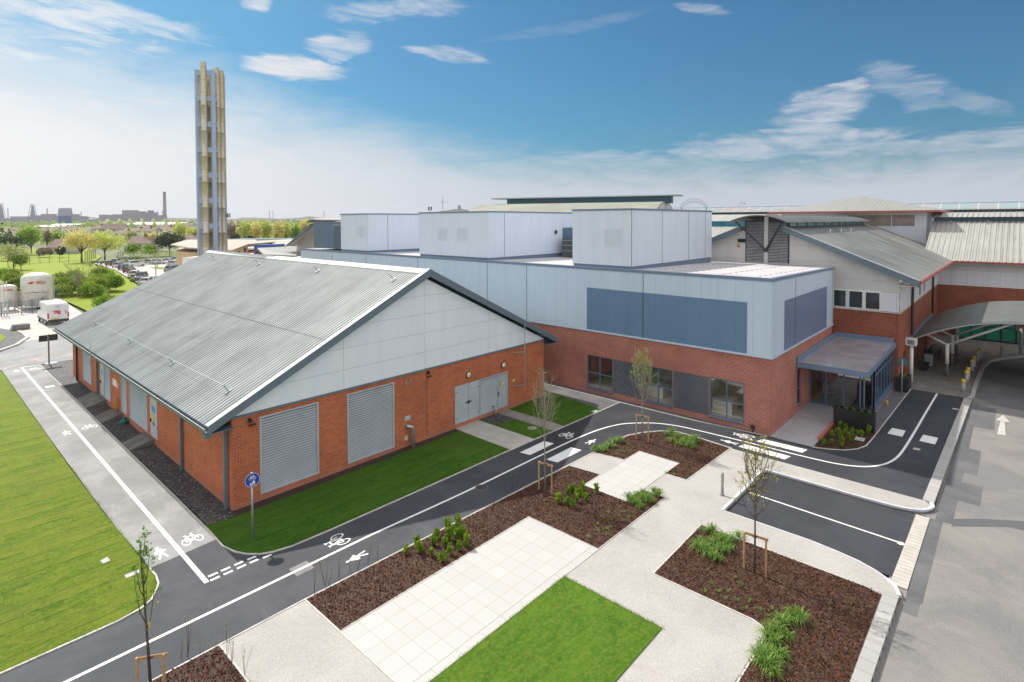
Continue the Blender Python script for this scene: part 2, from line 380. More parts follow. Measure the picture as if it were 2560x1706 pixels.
def resin(name, a, b, warm):
    m, t = newmat(name); p = t.pos(); c = t.mix(t.sstep(t.noise(p, .5, 5, .6), .35, .65), a, b)
    c = t.mix(t.m('MULTIPLY', t.sstep(t.noise(p, .9, 6, .7, .6), .55, .78), .35), c, warm)
    v = t.n('ShaderNodeTexVoronoi'); t.put(v.inputs['Vector'], p); v.inputs['Scale'].default_value = 48; r = t.sep(v.outputs['Color'])
    c = t.mix(t.m('MULTIPLY', t.sstep(r[0], .45, .9), .34), c, (.26, .23, .20)); c = t.mix(t.m('MULTIPLY', t.sstep(r[1], .7, 1), .25), c, (.8, .77, .72))
    finish(t, c, .85, 0, r[2], .2, .004); return m
resin('resin_gravel', (.42, .40, .375), (.36, .345, .325), (.36, .30, .25))
def turf(name, a, b, c3, rows=None):
    m, t = newmat(name); p = t.pos(); P = t.sep(p)
    n1 = t.sstep(t.noise(t.vmul(p, (.6, 1.9, 1)), 1.0, 9, .78, .7), .38, .62); c = t.mix(n1, a, b)
    n2 = t.sstep(t.noise(p, 9, 5, .7), .42, .66); c = t.mix(t.m('MULTIPLY', n2, .6), c, c3); n3 = t.sstep(t.noise(t.vmul(p, (1, 1.6, 1)), 3.2, 8, .8), .5, .66); c = t.mix(t.m('MULTIPLY', n3, .5), c, (a[0]*.6, a[1]*.7, a[2]))
    if rows:
        l = stripes(t, t.m('ADD', P[1], t.m('MULTIPLY', t.noise(p, 1.5, 3), .18)), rows, .05, .7)
        c = t.mix(t.m('MULTIPLY', t.m('MULTIPLY', l, t.sstep(t.noise(p, .9, 4), .36, .55)), .8), c, (a[0]*.45, a[1]*.5, a[2]*.5))
        k = t.m('FLOOR', t.m('DIVIDE', P[1], rows)); kx = t.m('FLOOR', t.m('DIVIDE', t.m('ADD', P[0], t.m('MULTIPLY', k, .83)), 2.1))
        wn = t.n('ShaderNodeTexWhiteNoise', noise_dimensions='2D'); t.put(wn.inputs['Vector'], t.comb(k, kx)); c = t.mix(t.m('MULTIPLY', wn.outputs[0], .34), c, c3)
    f = t.noise(t.vmul(p, (1, 1, .3)), 60, 3, .8); c = t.mix(t.m('MULTIPLY', t.sstep(f, .5, .8), .5), c, (a[0]*.3, a[1]*.4, a[2]*.3))
    finish(t, c, .75, 0, f, 1.0, .05, .15); return m
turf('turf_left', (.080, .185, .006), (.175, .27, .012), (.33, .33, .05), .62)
turf('turf_shade', (.028, .11, .005), (.060, .165, .010), (.11, .20, .02), .62)  # darker copy of the lawn green, the building's shade put into the colour
turf('turf_centre', (.070, .18, .010), (.125, .25, .018), (.24, .29, .045))
turf('turf_far', (.20, .29, .010), (.29, .34, .015), (.32, .34, .03))
def slabs(name, cols, sx, sy, off, joint, jc, bond=0.0, spots=.08):
    m, t = newmat(name); p = t.pos(); P = t.sep(p)
    br = t.n('ShaderNodeTexBrick'); br.offset = bond; t.put(br.inputs['Vector'], t.comb(t.m('SUBTRACT', P[0], off[0]), t.m('SUBTRACT', P[1], off[1])))
    br.inputs['Scale'].default_value = 1; br.inputs['Brick Width'].default_value = sx; br.inputs['Row Height'].default_value = sy
    br.inputs['Mortar Size'].default_value = joint; br.inputs['Mortar Smooth'].default_value = .3; br.inputs['Bias'].default_value = 0
    t.put(br.inputs['Color1'], cols[0]); t.put(br.inputs['Color2'], cols[1]); t.put(br.inputs['Mortar'], jc)
    c = t.mix(t.m('MULTIPLY', t.sstep(t.noise(p, 1.3, 6, .7), .4, .7), spots), br.outputs[0], (.40, .36, .32))
    c = t.mix(t.m('MULTIPLY', t.noise(p, 70, 2), .10), c, (.3, .3, .3))
    finish(t, c, .7, 0, t.m('SUBTRACT', 1, br.outputs[1]), .25, .004); return m
slabs('slab_pale', ((.505, .49, .475), (.47, .46, .445)), .60, .60, (8.49, 11.47), .008, (.33, .31, .28))
slabs('slab_border', ((.50, .485, .465), (.45, .44, .425)), .9, .30, (8.49, 11.17), .009, (.30, .28, .25))
slabs('slab_entry', ((.42, .41, .42), (.34, .34, .355)), .60, .60, (32.4, 7.9), .008, (.22, .22, .22))
slabs('slab_fore', ((.185, .175, .16), (.145, .14, .13)), 1.2, .9, (48.2, 5.5), .02, (.08, .075, .07), .5, .3)
slabs('slab_kerb', ((.42, .41, .39), (.36, .35, .335)), .5, 2.0, (0, 0), .012, (.20, .19, .18))
# ------------------------------------------------------------------ the setting on the ground
b = MB(); n = 48; rr = [0, 60, 200, 600, 2000, 9000]; 
for r in rr[1:]:
    for k in range(n): b.v.append((20+r*math.cos(2*math.pi*k/n), 60+r*math.sin(2*math.pi*k/n), -.30))
b.v.insert(0, (20, 60, -.30))
for k in range(n): b.f.append((0, 1+k, 1+(k+1) % n))
for i in range(4):
    for k in range(n): b.f.append((1+i*n+k, 1+(i+1)*n+k, 1+(i+1)*n+(k+1) % n, 1+i*n+(k+1) % n))
M('ground_far', (.13, .16, .06), (.21, .19, .12), scale=.02, rough=.9)
struct(b.build('ground', MATS['ground_far']))
flat('road', [(-60, 2.3), (-60, -90), (130, -90), (130, -8), (72, -6), (68.5, 0), (66.4, -.5), (64.4, .75), (62.4, 1.55), (59.5, 1.86), (54, 1.95), (49.3, 2.0), (47.7, 2.15), (30.7, 2.42), (29, 2.4), (28.9, 3.05), (22.1, 3.05), (21.3, 2.6), (16.7, 2.7), (-20, 2.85)], -.12, MATS['asphalt_road'], .1)
# darker repairs in the road, and a painted shadow of the hospital wing
pt = MB()
for q in [rect(21.5, 2.05, 28.0, 2.49), rect(28.01, 1.75, 48.0, 2.30), rect(34.2, 1.25, 38.0, 1.749), rect(30.6, 1.0, 32.9, 1.749), rect(42.3, .85, 47.2, 1.749), rect(20.7, 2.1, 21.49, 2.5)]: pt.poly([(x, y, -.116) for x, y in q])
a0 = [(2380, 1298), (2440, 1297), (2560, 1303), (2560, 1326), (2520, 1318), (2380, 1316)]
pt.poly([(*G(x, y, -.116).xy, -.114) for x, y in a0])
pt.poly([(49.4, 1.95, -.112), (48.2, 1.3, -.112), (47.6, -1.5, -.112), (49, -5, -.112), (60, -12, -.112), (78, -9, -.112), (68.5, -.02, -.112), (66.4, -.55, -.112), (64.4, .7, -.112), (62.4, 1.5, -.112), (59.5, 1.8, -.112), (54, 1.9, -.112)])  # large dark area: the hospital wing's shadow painted on, partly a patch
struct(pt.build('road_repair_and_shadow', MATS['asphalt_patch']))
ar = MB(); ax, ay = 41.7, .5
ar.poly([(41.6, .71, -.106), (41.6, .33, -.106), (44.5, .42, -.106), (44.5, .60, -.106)]); ar.poly([(44.5, .82, -.106), (44.5, .18, -.106), (46.0, .50, -.106)])
struct(ar.build('road_arrow', MATS['marking_worn']))
# shared path
path = [(-40, 19.8), (-40, 16.65), (8.5, 16.62), (16.1, 16.4), (24.0, 16.16), (26.3, 16.15), (27.3, 16.03), (28.2, 15.65), (29.15, 14.95), (29.65, 14.1), (29.6, 12.8), (29.37, 11.0), (29.32, 2.8), (48.26, 2.5), (48.26, 5.45),
        (35.9, 5.72), (34.45, 5.78), (33.65, 6.04), (33.03, 6.52), (32.6, 7.2), (32.38, 7.9), (32.3, 10.05), (31.95, 14.1), (31.87, 19.2), (31.85, 19.3), (21.4, 19.52), (11.2, 19.62), (9.6, 19.69), (8.95, 19.85), (8.6, 20.07), (8.27, 20.45),
        (8.05, 20.9), (7.92, 21.6), (7.90, 22.27), (5.68, 22.1), (5.7, 21.5), (5.62, 20.95), (5.5, 20.65), (5.22, 20.2), (4.9, 19.98), (4.25, 19.84)]
flat('cycle_path', path, 0, MATS['asphalt_new'], .12)
flat('old_path', [(5.68, 22.1), (7.90, 22.27), (7.95, 27), (7.97, 60.85), (5.6, 61.4), (5.55, 40), (5.56, 30), (5.6, 26), (5.68, 23.5)], .004, MATS['asphalt_grey'], .12)
flat('side_path', [(29.9, 19.33), (31.85, 19.25), (31.85, 26), (31.85, 60), (30.7, 60), (30.7, 25)], .006, MATS['asphalt_side'], .12)
flat('lawn', [(-60, 19.8), (-10, 19.8), (2.5, 19.84), (4.25, 19.86), (4.88, 20.0), (5.2, 20.22), (5.46, 20.66), (5.58, 20.95), (5.66, 21.5), (5.64, 22.1), (5.62, 24.7), (5.54, 27.6), (5.5, 34), (5.52, 44), (5.55, 60.9), (-60, 59)], .03, MATS['turf_left'], .12)
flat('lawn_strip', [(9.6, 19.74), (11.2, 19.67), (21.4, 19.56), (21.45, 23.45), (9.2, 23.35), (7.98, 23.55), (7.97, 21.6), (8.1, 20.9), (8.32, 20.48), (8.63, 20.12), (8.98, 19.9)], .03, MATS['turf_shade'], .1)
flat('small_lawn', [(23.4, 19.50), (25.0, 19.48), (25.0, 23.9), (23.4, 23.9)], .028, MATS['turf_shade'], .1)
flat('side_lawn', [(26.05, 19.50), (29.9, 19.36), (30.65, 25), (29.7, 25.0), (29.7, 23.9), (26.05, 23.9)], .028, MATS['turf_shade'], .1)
flat('soil_edge', rect(9.1, 23.3, 21.5, 23.95), .022, M('soil', (.055, .038, .028), (.03, .022, .018), scale=9, bump=.6, bscale=30), .1)
flat('gravel_patch', [(23.6, 22.5), (24.98, 22.4), (25.0, 23.92), (23.5, 23.92)], .034, MATS['gravel_dark'], .1)
flat('door_path', rect(21.45, 19.46, 23.38, 23.92), .012, MATS['concrete'], .1)
flat('narrow_path', rect(25.02, 19.44, 26.03, 23.92), .014, M('concrete_grey', (.30, .28, .265), (.23, .22, .21), scale=1.5, bump=.15), .1)
flat('gravel_strip', [(8.05, 23.5), (9.3, 23.5), (9.3, 54.5), (31, 54.5), (31, 60.7), (8.02, 60.7)], .012, MATS['gravel_dark'], .1)
flat('gravel_edge', [(31.9, 26.5), (31.98, 14.1), (32.33, 10.25), (32.45, 10.02), (32.5, 60), (31.9, 60)], .018, MATS['gravel_grey'], .1)
for y0, y1 in ((44.3, 47.1), (40.35, 42.0), (34.3, 35.85)):
    r = MB(); r.prism([(8.03, y0, -.05), (9.25, y0, -.05), (9.25, y0, .30), (8.9, y0, .28), (8.03, y0, .02)], (0, y1-y0, 0)); struct(fix(r.build('door_ramp', MATS['concrete_dark'])))
# plaza of bound gravel, beds, paving, lawns
plaza = [(-40, 16.6), (8.5, 16.56), (16.1, 16.34), (24.0, 16.1), (26.3, 16.1), (27.28, 15.98), (28.17, 15.6), (29.1, 14.9), (29.6, 14.1), (29.55, 12.8), (29.33, 11.0), (29.33, 2.75), (28.95, 2.5), (28.6, 2.55), (28.3, 2.75), (28.05, 3.15),
         (27.92, 3.7), (27.88, 4.5), (27.88, 8.8), (22.78, 8.85), (22.8, 5.6), (22.68, 4.64), (22.54, 3.96), (22.3, 3.4), (22.05, 3.05), (21.72, 2.76), (21.3, 2.62), (16.7, 2.72), (-20, 2.85), (-40, 2.85)]
flat('plaza', plaza, .004, MATS['resin_gravel'], .13)
flat('parking_bay', rect(22.5, 2.6, 28.1, 9.0), -.105, MATS['asphalt_bay'], .1)
bed1 = [(8.52, 16.53), (8.52, 14.53), (17.03, 14.53), (17.03, 11.2), (22.12, 11.16), (22.1, 12.22), (20.72, 12.22), (20.72, 14.45), (22.1, 14.5), (21.93, 16.1), (16.1, 16.3)]
bed2 = [(24.05, 16.05), (26.3, 16.03), (27.25, 15.9), (28.1, 15.55), (29.05, 14.85), (29.52, 14.1), (29.48, 12.8), (29.26, 11.08), (24.4, 11.2), (24.36, 12.2), (25.82, 12.2), (25.82, 14.45), (24.33, 14.5)]
bed3 = [(21.06, 9.05), (17.08, 8.97), (17.08, 5.72), (16.96, 5.39), (16.7, 5.26), (16.3, 5.25), (6, 5.25), (6, 3.1), (20.95, 3.05), (21.06, 3.5)]
bed4 = [(-6, 16.55), (5.9, 16.55), (5.9, 12.5), (-6, 12.5)]
bed5 = [(32.5, 7.78), (32.62, 7.2), (33.06, 6.57), (33.67, 6.09), (34.46, 5.83), (35.9, 5.78), (37.0, 5.78), (37.0, 6.1), (36.7, 7.86), (33.6, 7.84)]
for nm, bp in (('planting_bed', bed1), ('planting_bed', bed2), ('planting_bed', bed3), ('planting_bed', bed4), ('planting_bed', bed5)): flat(nm, bp, .02, MATS['bark_base'], .1)
flat('paving', rect(8.49, 11.47, 17.0, 14.5), .014, MATS['slab_pale'], .1); flat('paving_border', rect(8.49, 11.17, 17.0, 11.465), .013, MATS['slab_border'], .1)
flat('paving_square', rect(20.77, 12.27, 25.77, 14.4), .014, MATS['slab_pale'], .1)
flat('centre_lawn', rect(2, 7.57, 14.9, 11.14), .035, MATS['turf_centre'], .1)
flat('entrance_paving', [(32.40, 10.03), (40.3, 10.03), (40.3, 7.95), (32.36, 7.86)], .02, MATS['slab_entry'], .12)
flat('porch_gravel', [(37.0, 5.78), (38.6, 5.7), (48.2, 5.5), (48.2, 6.9), (37.0, 6.9)], .015, MATS['gravel_grey'], .1)
flat('forecourt', [(48.27, 5.45), (48.27, 2.45), (49.3, 2.3), (54, 2.25), (59.5, 2.15), (62.4, 1.85), (64.4, 1.05), (66.4, -.3), (72, -4), (90, -14), (90, 12), (46.5, 12), (46.5, 6.3), (47.9, 6.2)], .006, MATS['slab_fore'], .12)
# edgings, kerbs
def ed(pts, w_=.055, z=.036, name='edging', mat='edging'): struct(MB().kerb(pts, w_, -.05, z).build(name, MATS[mat]))
ed(path[0:1]+[(-40, 19.82), (4.25, 19.84), (4.9, 19.98), (5.22, 20.2), (5.5, 20.65), (5.63, 20.95), (5.7, 21.5), (5.67, 22.1)], .06)
ed([(7.99, 60.8), (7.97, 27), (7.94, 23), (7.9, 21.6), (8.05, 20.9), (8.27, 20.45), (8.6, 20.07), (8.95, 19.86), (9.6, 19.69), (11.2, 19.62), (21.4, 19.52), (31.85, 19.3), (31.9, 19.3)], .055)
ed([(31.88, 60), (31.9, 26), (31.92, 19), (31.97, 14.1), (32.33, 10.1)], .05)
ed([(-40, 16.63), (8.5, 16.59), (16.1, 16.37), (24.0, 16.13), (26.3, 16.12), (27.3, 16.0), (28.2, 15.62), (29.13, 14.92), (29.63, 14.1), (29.58, 12.8), (29.36, 11.0)], .05, .022)
ed([(5.93, 16.55), (5.93, 5)], .05, .024); ed([(8.49, 16.55), (8.49, 7)], .05, .026); ed([(8.5, 14.515), (17.02, 14.515), (17.02, 11.18), (22.15, 11.14)], .03, .026)
ed([(20.74, 12.24), (20.74, 14.43), (25.79, 14.43), (25.79, 12.24), (20.74, 12.24)], .03, .024); ed([(24.37, 11.17), (29.3, 11.05)], .04, .026); ed([(22.13, 11.14), (22.13, 12.2)], .03, .024)
ed([(24.04, 16.08), (24.34, 14.5)], .03, .024); ed([(21.95, 16.1), (22.13, 14.5)], .03, .024)
ed([(21.08, 9.08), (17.05, 9.0), (17.05, 5.72), (16.94, 5.39), (16.68, 5.23), (16.3, 5.21), (6, 5.21)], .05, .028); ed([(21.1, 9.08), (21.09, 3.1)], .03, .024)
ed([(17.03, 11.17), (14.92, 11.17), (14.92, 7.5)], .03, .024); ed([(32.35, 7.85), (32.6, 7.2), (33.03, 6.52), (33.65, 6.06), (34.45, 5.80), (35.9, 5.74), (48.2, 5.47)], .05, .03)
ed([(27.9, 8.82), (27.9, 4.5), (27.94, 3.7), (28.07, 3.15), (28.32, 2.75), (28.6, 2.55)], .12, .03, 'kerb', 'kerb_new'); ed([(22.75, 8.9), (27.97, 8.9)], .12, .03, 'kerb', 'kerb_new')
ed([(22.78, 8.83), (22.8, 5.6), (22.68, 4.64), (22.54, 3.96), (22.3, 3.4), (22.05, 3.05)], .06, .012, 'kerb', 'kerb_new')
ed([(22.05, 3.05), (21.72, 2.78), (21.3, 2.62)], .12, .03, 'kerb', 'kerb_new'); ed([(28.6, 2.55), (28.95, 2.46), (29.3, 2.55)], .14, .031, 'kerb', 'kerb_new')
def drainkerb(pts, y_in):          # wide drainage kerb with slots in its road face
    k = MB(); k.prism([(p[0], p[1], -.2) for p in pts], (0, 0, .242)); o = struct(fix(k.build('drain_kerb', MATS['slab_kerb']))); return o
drainkerb([(-20, 2.83), (-20, 3.15), (20.9, 3.02), (21.25, 2.9), (21.15, 2.62)], 3)
drainkerb([(29.28, 2.45), (29.35, 2.85), (48.1, 2.52), (47.8, 2.12)], 3)
sl = MB()
for k in range(40):
    x = 21.0-.5*k; y = 2.625+(21.15-x)*.0051
    sl.box((x-.09, y-.012, -.105), (x+.0, y+.02, -.02))
for k in range(36):
    x = 29.6+.5*k; y = 2.45-(x-29.28)*.0178; sl.box((x, y-.012, -.105), (x+.09, y+.02, -.02))
struct(sl.build('kerb_slot', MATS['black_metal']))
struct(fix(MB().kerb([(48.3, 2.28), (49.3, 2.13), (54, 2.1), (59.5, 2.0), (62.4, 1.7), (64.4, .9), (66.4, -.42), (70, -3.2)], .25, -.2, .03).build('forecourt_kerb', MATS['slab_kerb'])))
bl = MB()
for k in range(24):
    x = 22.0+.2475*k; y0 = 2.52+.0*k; bl.box((x+.008, 2.50-(x-22)*.006, -.2), (x+.239, 2.98-(x-22)*.012, -.085))
struct(bl.build('block_strip', M('block', (.52, .48, .43), (.44, .41, .37), scale=2, rough=.85)))
struct(MB().box((21.98, 2.505, -.2), (28.0, 2.95, -.10)).build('block_bed', MATS['concrete_dark']))
# painted markings
mk = MB()
wl = [(-30, 18.35), (2.6, 18.32), (4.5, 18.28), (9.5, 18.2), (12, 18.17), (16.75, 17.98), (22.3, 17.93), (25, 17.86), (27.0, 17.66), (28.5, 17.2), (29.4, 16.5), (30.05, 15.7), (30.45, 14.7), (30.6, 13.5), (30.70, 11.5), (30.75, 9.6), (30.78, 8.0), (30.92, 6.5), (31.32, 5.55), (31.95, 4.95), (32.75, 4.58), (33.8, 4.36), (35.2, 4.26), (38.4, 4.17), (43.6, 4.07), (48.1, 3.97)]
def smooth(P, k=6):
    out = []
    for i in range(len(P)-1):
        p0, p1, p2, p3 = P[max(i-1, 0)], P[i], P[i+1], P[min(i+2, len(P)-1)]
        for j in range(k):
            t = j/k
            out.append(tuple(.5*((2*p1[q])+(-p0[q]+p2[q])*t+(2*p0[q]-5*p1[q]+4*p2[q]-p3[q])*t*t+(-p0[q]+3*p1[q]-3*p2[q]+p3[q])*t**3) for q in (0, 1)))
    return out+[P[-1][:2]]
mk.strip([(-30, 18.42)]+smooth(wl[4:]), .115, .005); struct(mk.build('path_line', MATS['marking']))
struct(MB().strip([(6.72, 19.8), (6.74, 25), (6.78, 40), (6.82, 60.75)], .15, .010).strip([(6.74, 60.8), (7.95, 60.76)], .13, .014).build('path_line', MATS['marking']))
ds = MB()
for row, xs in ((20.10, (6.87, 7.28, 7.72)), (19.83, (6.84, 7.26, 7.70, 8.13))):
    for x in xs: ds.poly([(x, row-.055, .006), (x+.30, row-.055, .006), (x+.30, row+.055, .006), (x, row+.055, .006)])
for x, y in ((8.15, 20.08), (8.57, 19.78)): ds.poly([(x, y-.055, .006), (x+.3, y-.075, .006), (x+.3, y+.035, .006), (x, y+.055, .006)])
struct(ds.build('give_way_marks', MATS['marking']))
for q in ([(21.52, 18.97), (21.62, 18.36), (23.62, 18.36), (23.52, 18.97)], [(21.76, 17.40), (21.86, 16.77), (23.89, 16.75), (23.83, 17.39)], [(31.18, 10.35), (31.74, 10.22), (31.80, 7.98), (31.22, 8.08)], [(29.82, 10.83), (30.37, 10.70), (30.33, 8.38), (29.75, 8.50)],
          [(37.25, 5.27), (38.44, 5.22), (38.42, 4.57), (37.22, 4.57)], [(37.14, 3.80), (38.38, 3.75), (38.33, 3.08), (37.10, 3.11)]):
    struct(MB().poly([(x, y, .006) for x, y in q]).build('crossing_block', MATS['marking']))
struct(MB().strip([(27.6, 6.55), (22.6, 5.6)] if 0 else [tuple(G(1875, 1232, -.1).xy), tuple(G(2247, 1356, -.1).xy)], .09, -.099).build('bay_line', MATS['marking']))
c0 = G(2252, 1359, -.1); struct(MB().prism([(c0.x+.13*math.cos(a), c0.y+.13*math.sin(a), -.100) for a in [k*math.pi/4+.4 for k in range(8)]], (0, 0, .004)).build('bay_stud', MATS['marking']))
def ring(mb, c, r, w_, n=20, z=0):
    for k in range(n):
        a, b2 = 2*math.pi*k/n, 2*math.pi*(k+1)/n
        mb.poly([(c[0]+(r-w_)*math.cos(a), c[1]+(r-w_)*math.sin(a), z), (c[0]+(r)*math.cos(a), c[1]+(r)*math.sin(a), z), (c[0]+(r)*math.cos(b2), c[1]+(r)*math.sin(b2), z), (c[0]+(r-w_)*math.cos(b2), c[1]+(r-w_)*math.sin(b2), z)])
def disc(mb, c, r, z=0, n=14): mb.poly([(c[0]+r*math.cos(2*math.pi*k/n), c[1]+r*math.sin(2*math.pi*k/n), z) for k in range(n)])
def bike2d(mb, z=0, t=.055):                # 1 unit wide cycle symbol
    ring(mb, (-.30, 0), .21, t, z=z); ring(mb, (.30, 0), .21, t, z=z)
    z += .0006
    for a, c in [((-.30, 0), (-.18, .30)), ((-.18, .30), (.15, .30)), ((.30, 0), (.12, .42)), ((.15, .30), (0, .0)), ((0, 0), (-.18, .30)), ((-.30, 0), (0, 0)), ((.05, .43), (.22, .43)), ((-.26, .40), (-.10, .40)), ((-.18, .30), (-.19, .40))]:
        mb.strip([a, c], t, z)
        z += .0004
    disc(mb, (0, 0), .06, z)
def walk2d(mb, z=0):                        # walking figure, about 1 unit tall
    disc(mb, (0, .90), .095, z)
    z += .0005; mb.poly([(-.13, .78, z), (-.15, .40, z), (.15, .40, z), (.14, .78, z)])
    for a in ([(-.04, .46), (-.10, .24), (-.24, .02)], [(.04, .46), (.12, .25), (.20, .0)], [(-.06, .70), (-.22, .56), (-.26, .42)], [(.08, .70), (.20, .56), (.30, .50)]):
        z += .0005; mb.strip(a, .12, z)
def ground_symbol(name, fn, c, up, sc, label=None):
    mb = MB(); fn(mb); a = Vector(up).normalized(); rt = Vector((a.y, -a.x)); out = MB()
    out.v = [(c[0]+rt.x*v[0]*sc[0]+a.x*v[1]*sc[1], c[1]+rt.y*v[0]*sc[0]+a.y*v[1]*sc[1], .009+v[2]) for v in mb.v]; out.f = mb.f
    struct(out.build(name, MATS['marking']))
for c, up, sc in [((7.30, 22.88), (0, 1), (.72, 1.25)), ((11.05, 18.78), (-1, 0), (.80, 1.3)), ((24.9, 18.52), (1, 0), (.8, 1.3)), ((31.48, 10.95), (0, 1), (.7, 1.7)), ((7.42, 40.05), (0, 1), (.72, 1.3)), ((7.45, 59.3), (0, 1), (.72, 1.3))]:
    ground_symbol('cycle_symbol', bike2d, c, up, sc)
for c, up, sc in [((6.22, 22.40), (0, 1), (.62, .95)), ((11.25, 17.33), (-1, 0), (.6, .85)), ((24.75, 17.0), (1, 0), (.6, .85)), ((30.10, 10.95), (0, 1), (.6, .95)), ((6.33, 39.5), (0, 1), (.62, .95)), ((6.38, 59.3), (0, 1), (.62, .9))]:
    ground_symbol('walker_symbol', walk2d, c, up, sc)
# covers and grates (each one lies loose in its frame)
def cover(name, label, cat, poly, z, mat, frame=None):
    t = thing(name, label, cat, (sum(p[0] for p in poly)/len(poly), sum(p[1] for p in poly)/len(poly), z))
    cx, cy = t.location.x, t.location.y
    inn = [(cx+(p[0]-cx)*.88, cy+(p[1]-cy)*.88) for p in poly]
    MB().prism([(*p, z-.02) for p in poly], (0, 0, .026)).build('frame', frame or MATS['concrete_dark'], t); MB().prism([(*p, z-.01) for p in inn], (0, 0, .022)).build('lid', mat, t); return t
cover('inspection_cover', 'pale concrete cover sunk in the big left lawn, farther from the young tree', 'cover', [(4.62, 23.84), (4.66, 23.56), (4.88, 23.6), (4.86, 23.94)], .03, MATS['kerb_stone'], MATS['concrete'])
cover('inspection_cover', 'oblong pale concrete cover in the left lawn next to the path corner', 'cover', [(4.98, 22.02), (5.45, 22.0), (5.45, 22.24), (4.98, 22.26)], .03, MATS['kerb_stone'], MATS['concrete'])
gr = thing('drain_grate', 'square grey slatted grate under the white line of the black path', 'grate', (9.2, 18.15, .004)); MB().box((8.88, 17.88, -.02), (9.54, 18.48, .0025)).build('frame', MATS['concrete_dark'], gr)
g2 = MB(); [g2.box((8.90+.04*k, 17.9, -.01), (8.925+.04*k, 18.46, .0042)) for k in range(16)]; g2.build('slats', M('grate_grey', (.26, .26, .27), (.20, .20, .21)), gr)
cover('inspection_cover', 'grey rectangular metal cover in the old grey path beside the gravel', 'cover', [(7.05, 51.75), (7.7, 51.75), (7.7, 52.5), (7.05, 52.5)], .004, MATS['galv'])
cover('manhole_cover', 'round grey cover on the small square of shaded grass', 'cover', [(24.52+.27*math.cos(k*.5236), 20.66+.27*math.sin(k*.5236)) for k in range(12)], .03, MATS['galv'], MATS['concrete'])
cover('manhole_cover', 'round dark iron cover flush in the black path by the white line', 'cover', [(17.5+.3*math.cos(k*.5236), 17.72+.3*math.sin(k*.5236)) for k in range(12)], .0, MATS['dark_grey'])
cover('inspection_cover', 'small pale cover at the corner of the shaded side lawn', 'cover', rect(29.1, 19.42, 29.5, 19.72), .03, MATS['kerb_stone'], MATS['concrete'])
cover('inspection_cover', 'grey concrete cover lying in the bark bed by the black planter', 'cover', rect(34.9, 6.0, 35.5, 6.5), .03, MATS['kerb_stone'], MATS['concrete_dark'])
cover('inspection_cover', 'small beige cover in the black path between white block and crossing line', 'cover', [tuple(G(1920+a/3.647, 800+c/3.647).xy) for a, c in [(1316, 1180), (1330, 1163), (1394, 1178), (1384, 1194)]], .0, MATS['concrete'])
cover('inspection_cover', 'small beige cover in the black path next to the wide kerb', 'cover', [tuple(G(1920+a/3.647, 800+c/3.647).xy) for a, c in [(1676, 814), (1684, 803), (1742, 814), (1736, 825)]], .0, MATS['concrete'])
pd = thing('pole_plinth', 'pale rectangular slab under the twin sign post in the gravel', 'slab', (8.78, 60.5, 0)); MB().box((8.3, 60.2, -.02), (9.1, 60.9, .06)).build('slab', MATS['kerb_stone'], pd)
# old service road, car park, grass banks behind the plant building
flat('service_road', [(-60, 61.5), (60, 61.5), (60, 80), (9.5, 80), (9, 96), (8, 105), (17.5, 105), (17.5, 82), (24, 82), (60, 110), (-60, 110)] if 0 else [(-60, 52), (5.5, 61.3), (9, 61.0), (30, 60.9), (30, 78), (16, 80), (16.2, 92), (17.3, 112), (6, 112), (5, 70), (-60, 60)], -.02, MATS['asphalt_grey'])
flat('yard', [(6.0, 72), (9, 74), (12, 75.5), (30, 78), (30, 84), (16, 84), (16.5, 93), (17.3, 112), (4, 112), (5, 88), (7.4, 86), (8.9, 80), (9.2, 77), (8.9, 75)], -.012, MATS['road_far'])
flat('gravel_bank', [(9.0, 76.5), (9.2, 78.5), (8.9, 81), (7.6, 86), (6.3, 91), (-20, 91), (-20, 60), (5.6, 67.7), (7.5, 72.5)], .01, MATS['gravel_dark'])
flat('grass_bank', [(7.6, 78), (7.4, 80.5), (6.3, 84), (3, 88), (-30, 92), (-30, 63), (4.5, 68.5), (6.4, 73)], .04, MATS['turf_far'])
ed([(-6, 63.6), (3, 67), (5.6, 68.9), (7.8, 72.3), (9.05, 76), (9.1, 79), (8.9, 81)], .35, .12, 'kerb', 'kerb_stone')
flat('far_lawn', [(17.2, 82), (17.3, 113), (10, 116), (-40, 116), (-40, 330), (60, 330), (48, 235), (38.2, 198), (36.5, 166), (30.8, 124), (29.4, 108), (29.0, 84)], .02, MATS['turf_far'])
flat('car_park', [(29.4, 100), (30.9, 121), (36.8, 166), (38.6, 198), (44, 196), (44, 184), (60, 190), (75, 205), (100, 200), (110, 100), (60, 84), (29, 84)], .03, MATS['road_far'])
struct(MB().kerb([(29.5, 100), (31.0, 121), (36.9, 166), (38.7, 198)], .5, 0, .13).build('kerb', MATS['kerb_stone']))
mo = MB()
for l in ([(430, 780), (560, 755), (780, 700), (820, 690)],): pass
mo.strip([tuple(G(0, 902).xy), tuple(G(111, 876).xy)], .12, -.008); mo.strip([tuple(G(28, 892+0).xy)]*1+[tuple(G(50, 890).xy)], .0, -.008) if 0 else None
struct(mo.build('centre_line', MATS['marking_worn']))
mo = MB(); mo.strip([tuple(G(x, y).xy) for x, y in [(0, 925), (60, 907), (115, 890), (157, 884)]], .16, -.006)
for k in range(3): mo.strip([tuple(G(88+24*k, 898-5*k).xy), tuple(G(100+26*k, 902-8*k).xy)], .14, -.004)
struct(mo.build('yellow_line', MATS['marking_orange']))
mo = MB()
for k in range(8): mo.poly([(*G(x, y).xy, -.004) for x, y in [(74+9*k, 842-1.2*k), (80+9*k, 841-1.2*k), (80+9*k, 844-1.2*k), (74+9*k, 845-1.2*k)]])
struct(mo.build('worn_marks', MATS['marking_orange']))
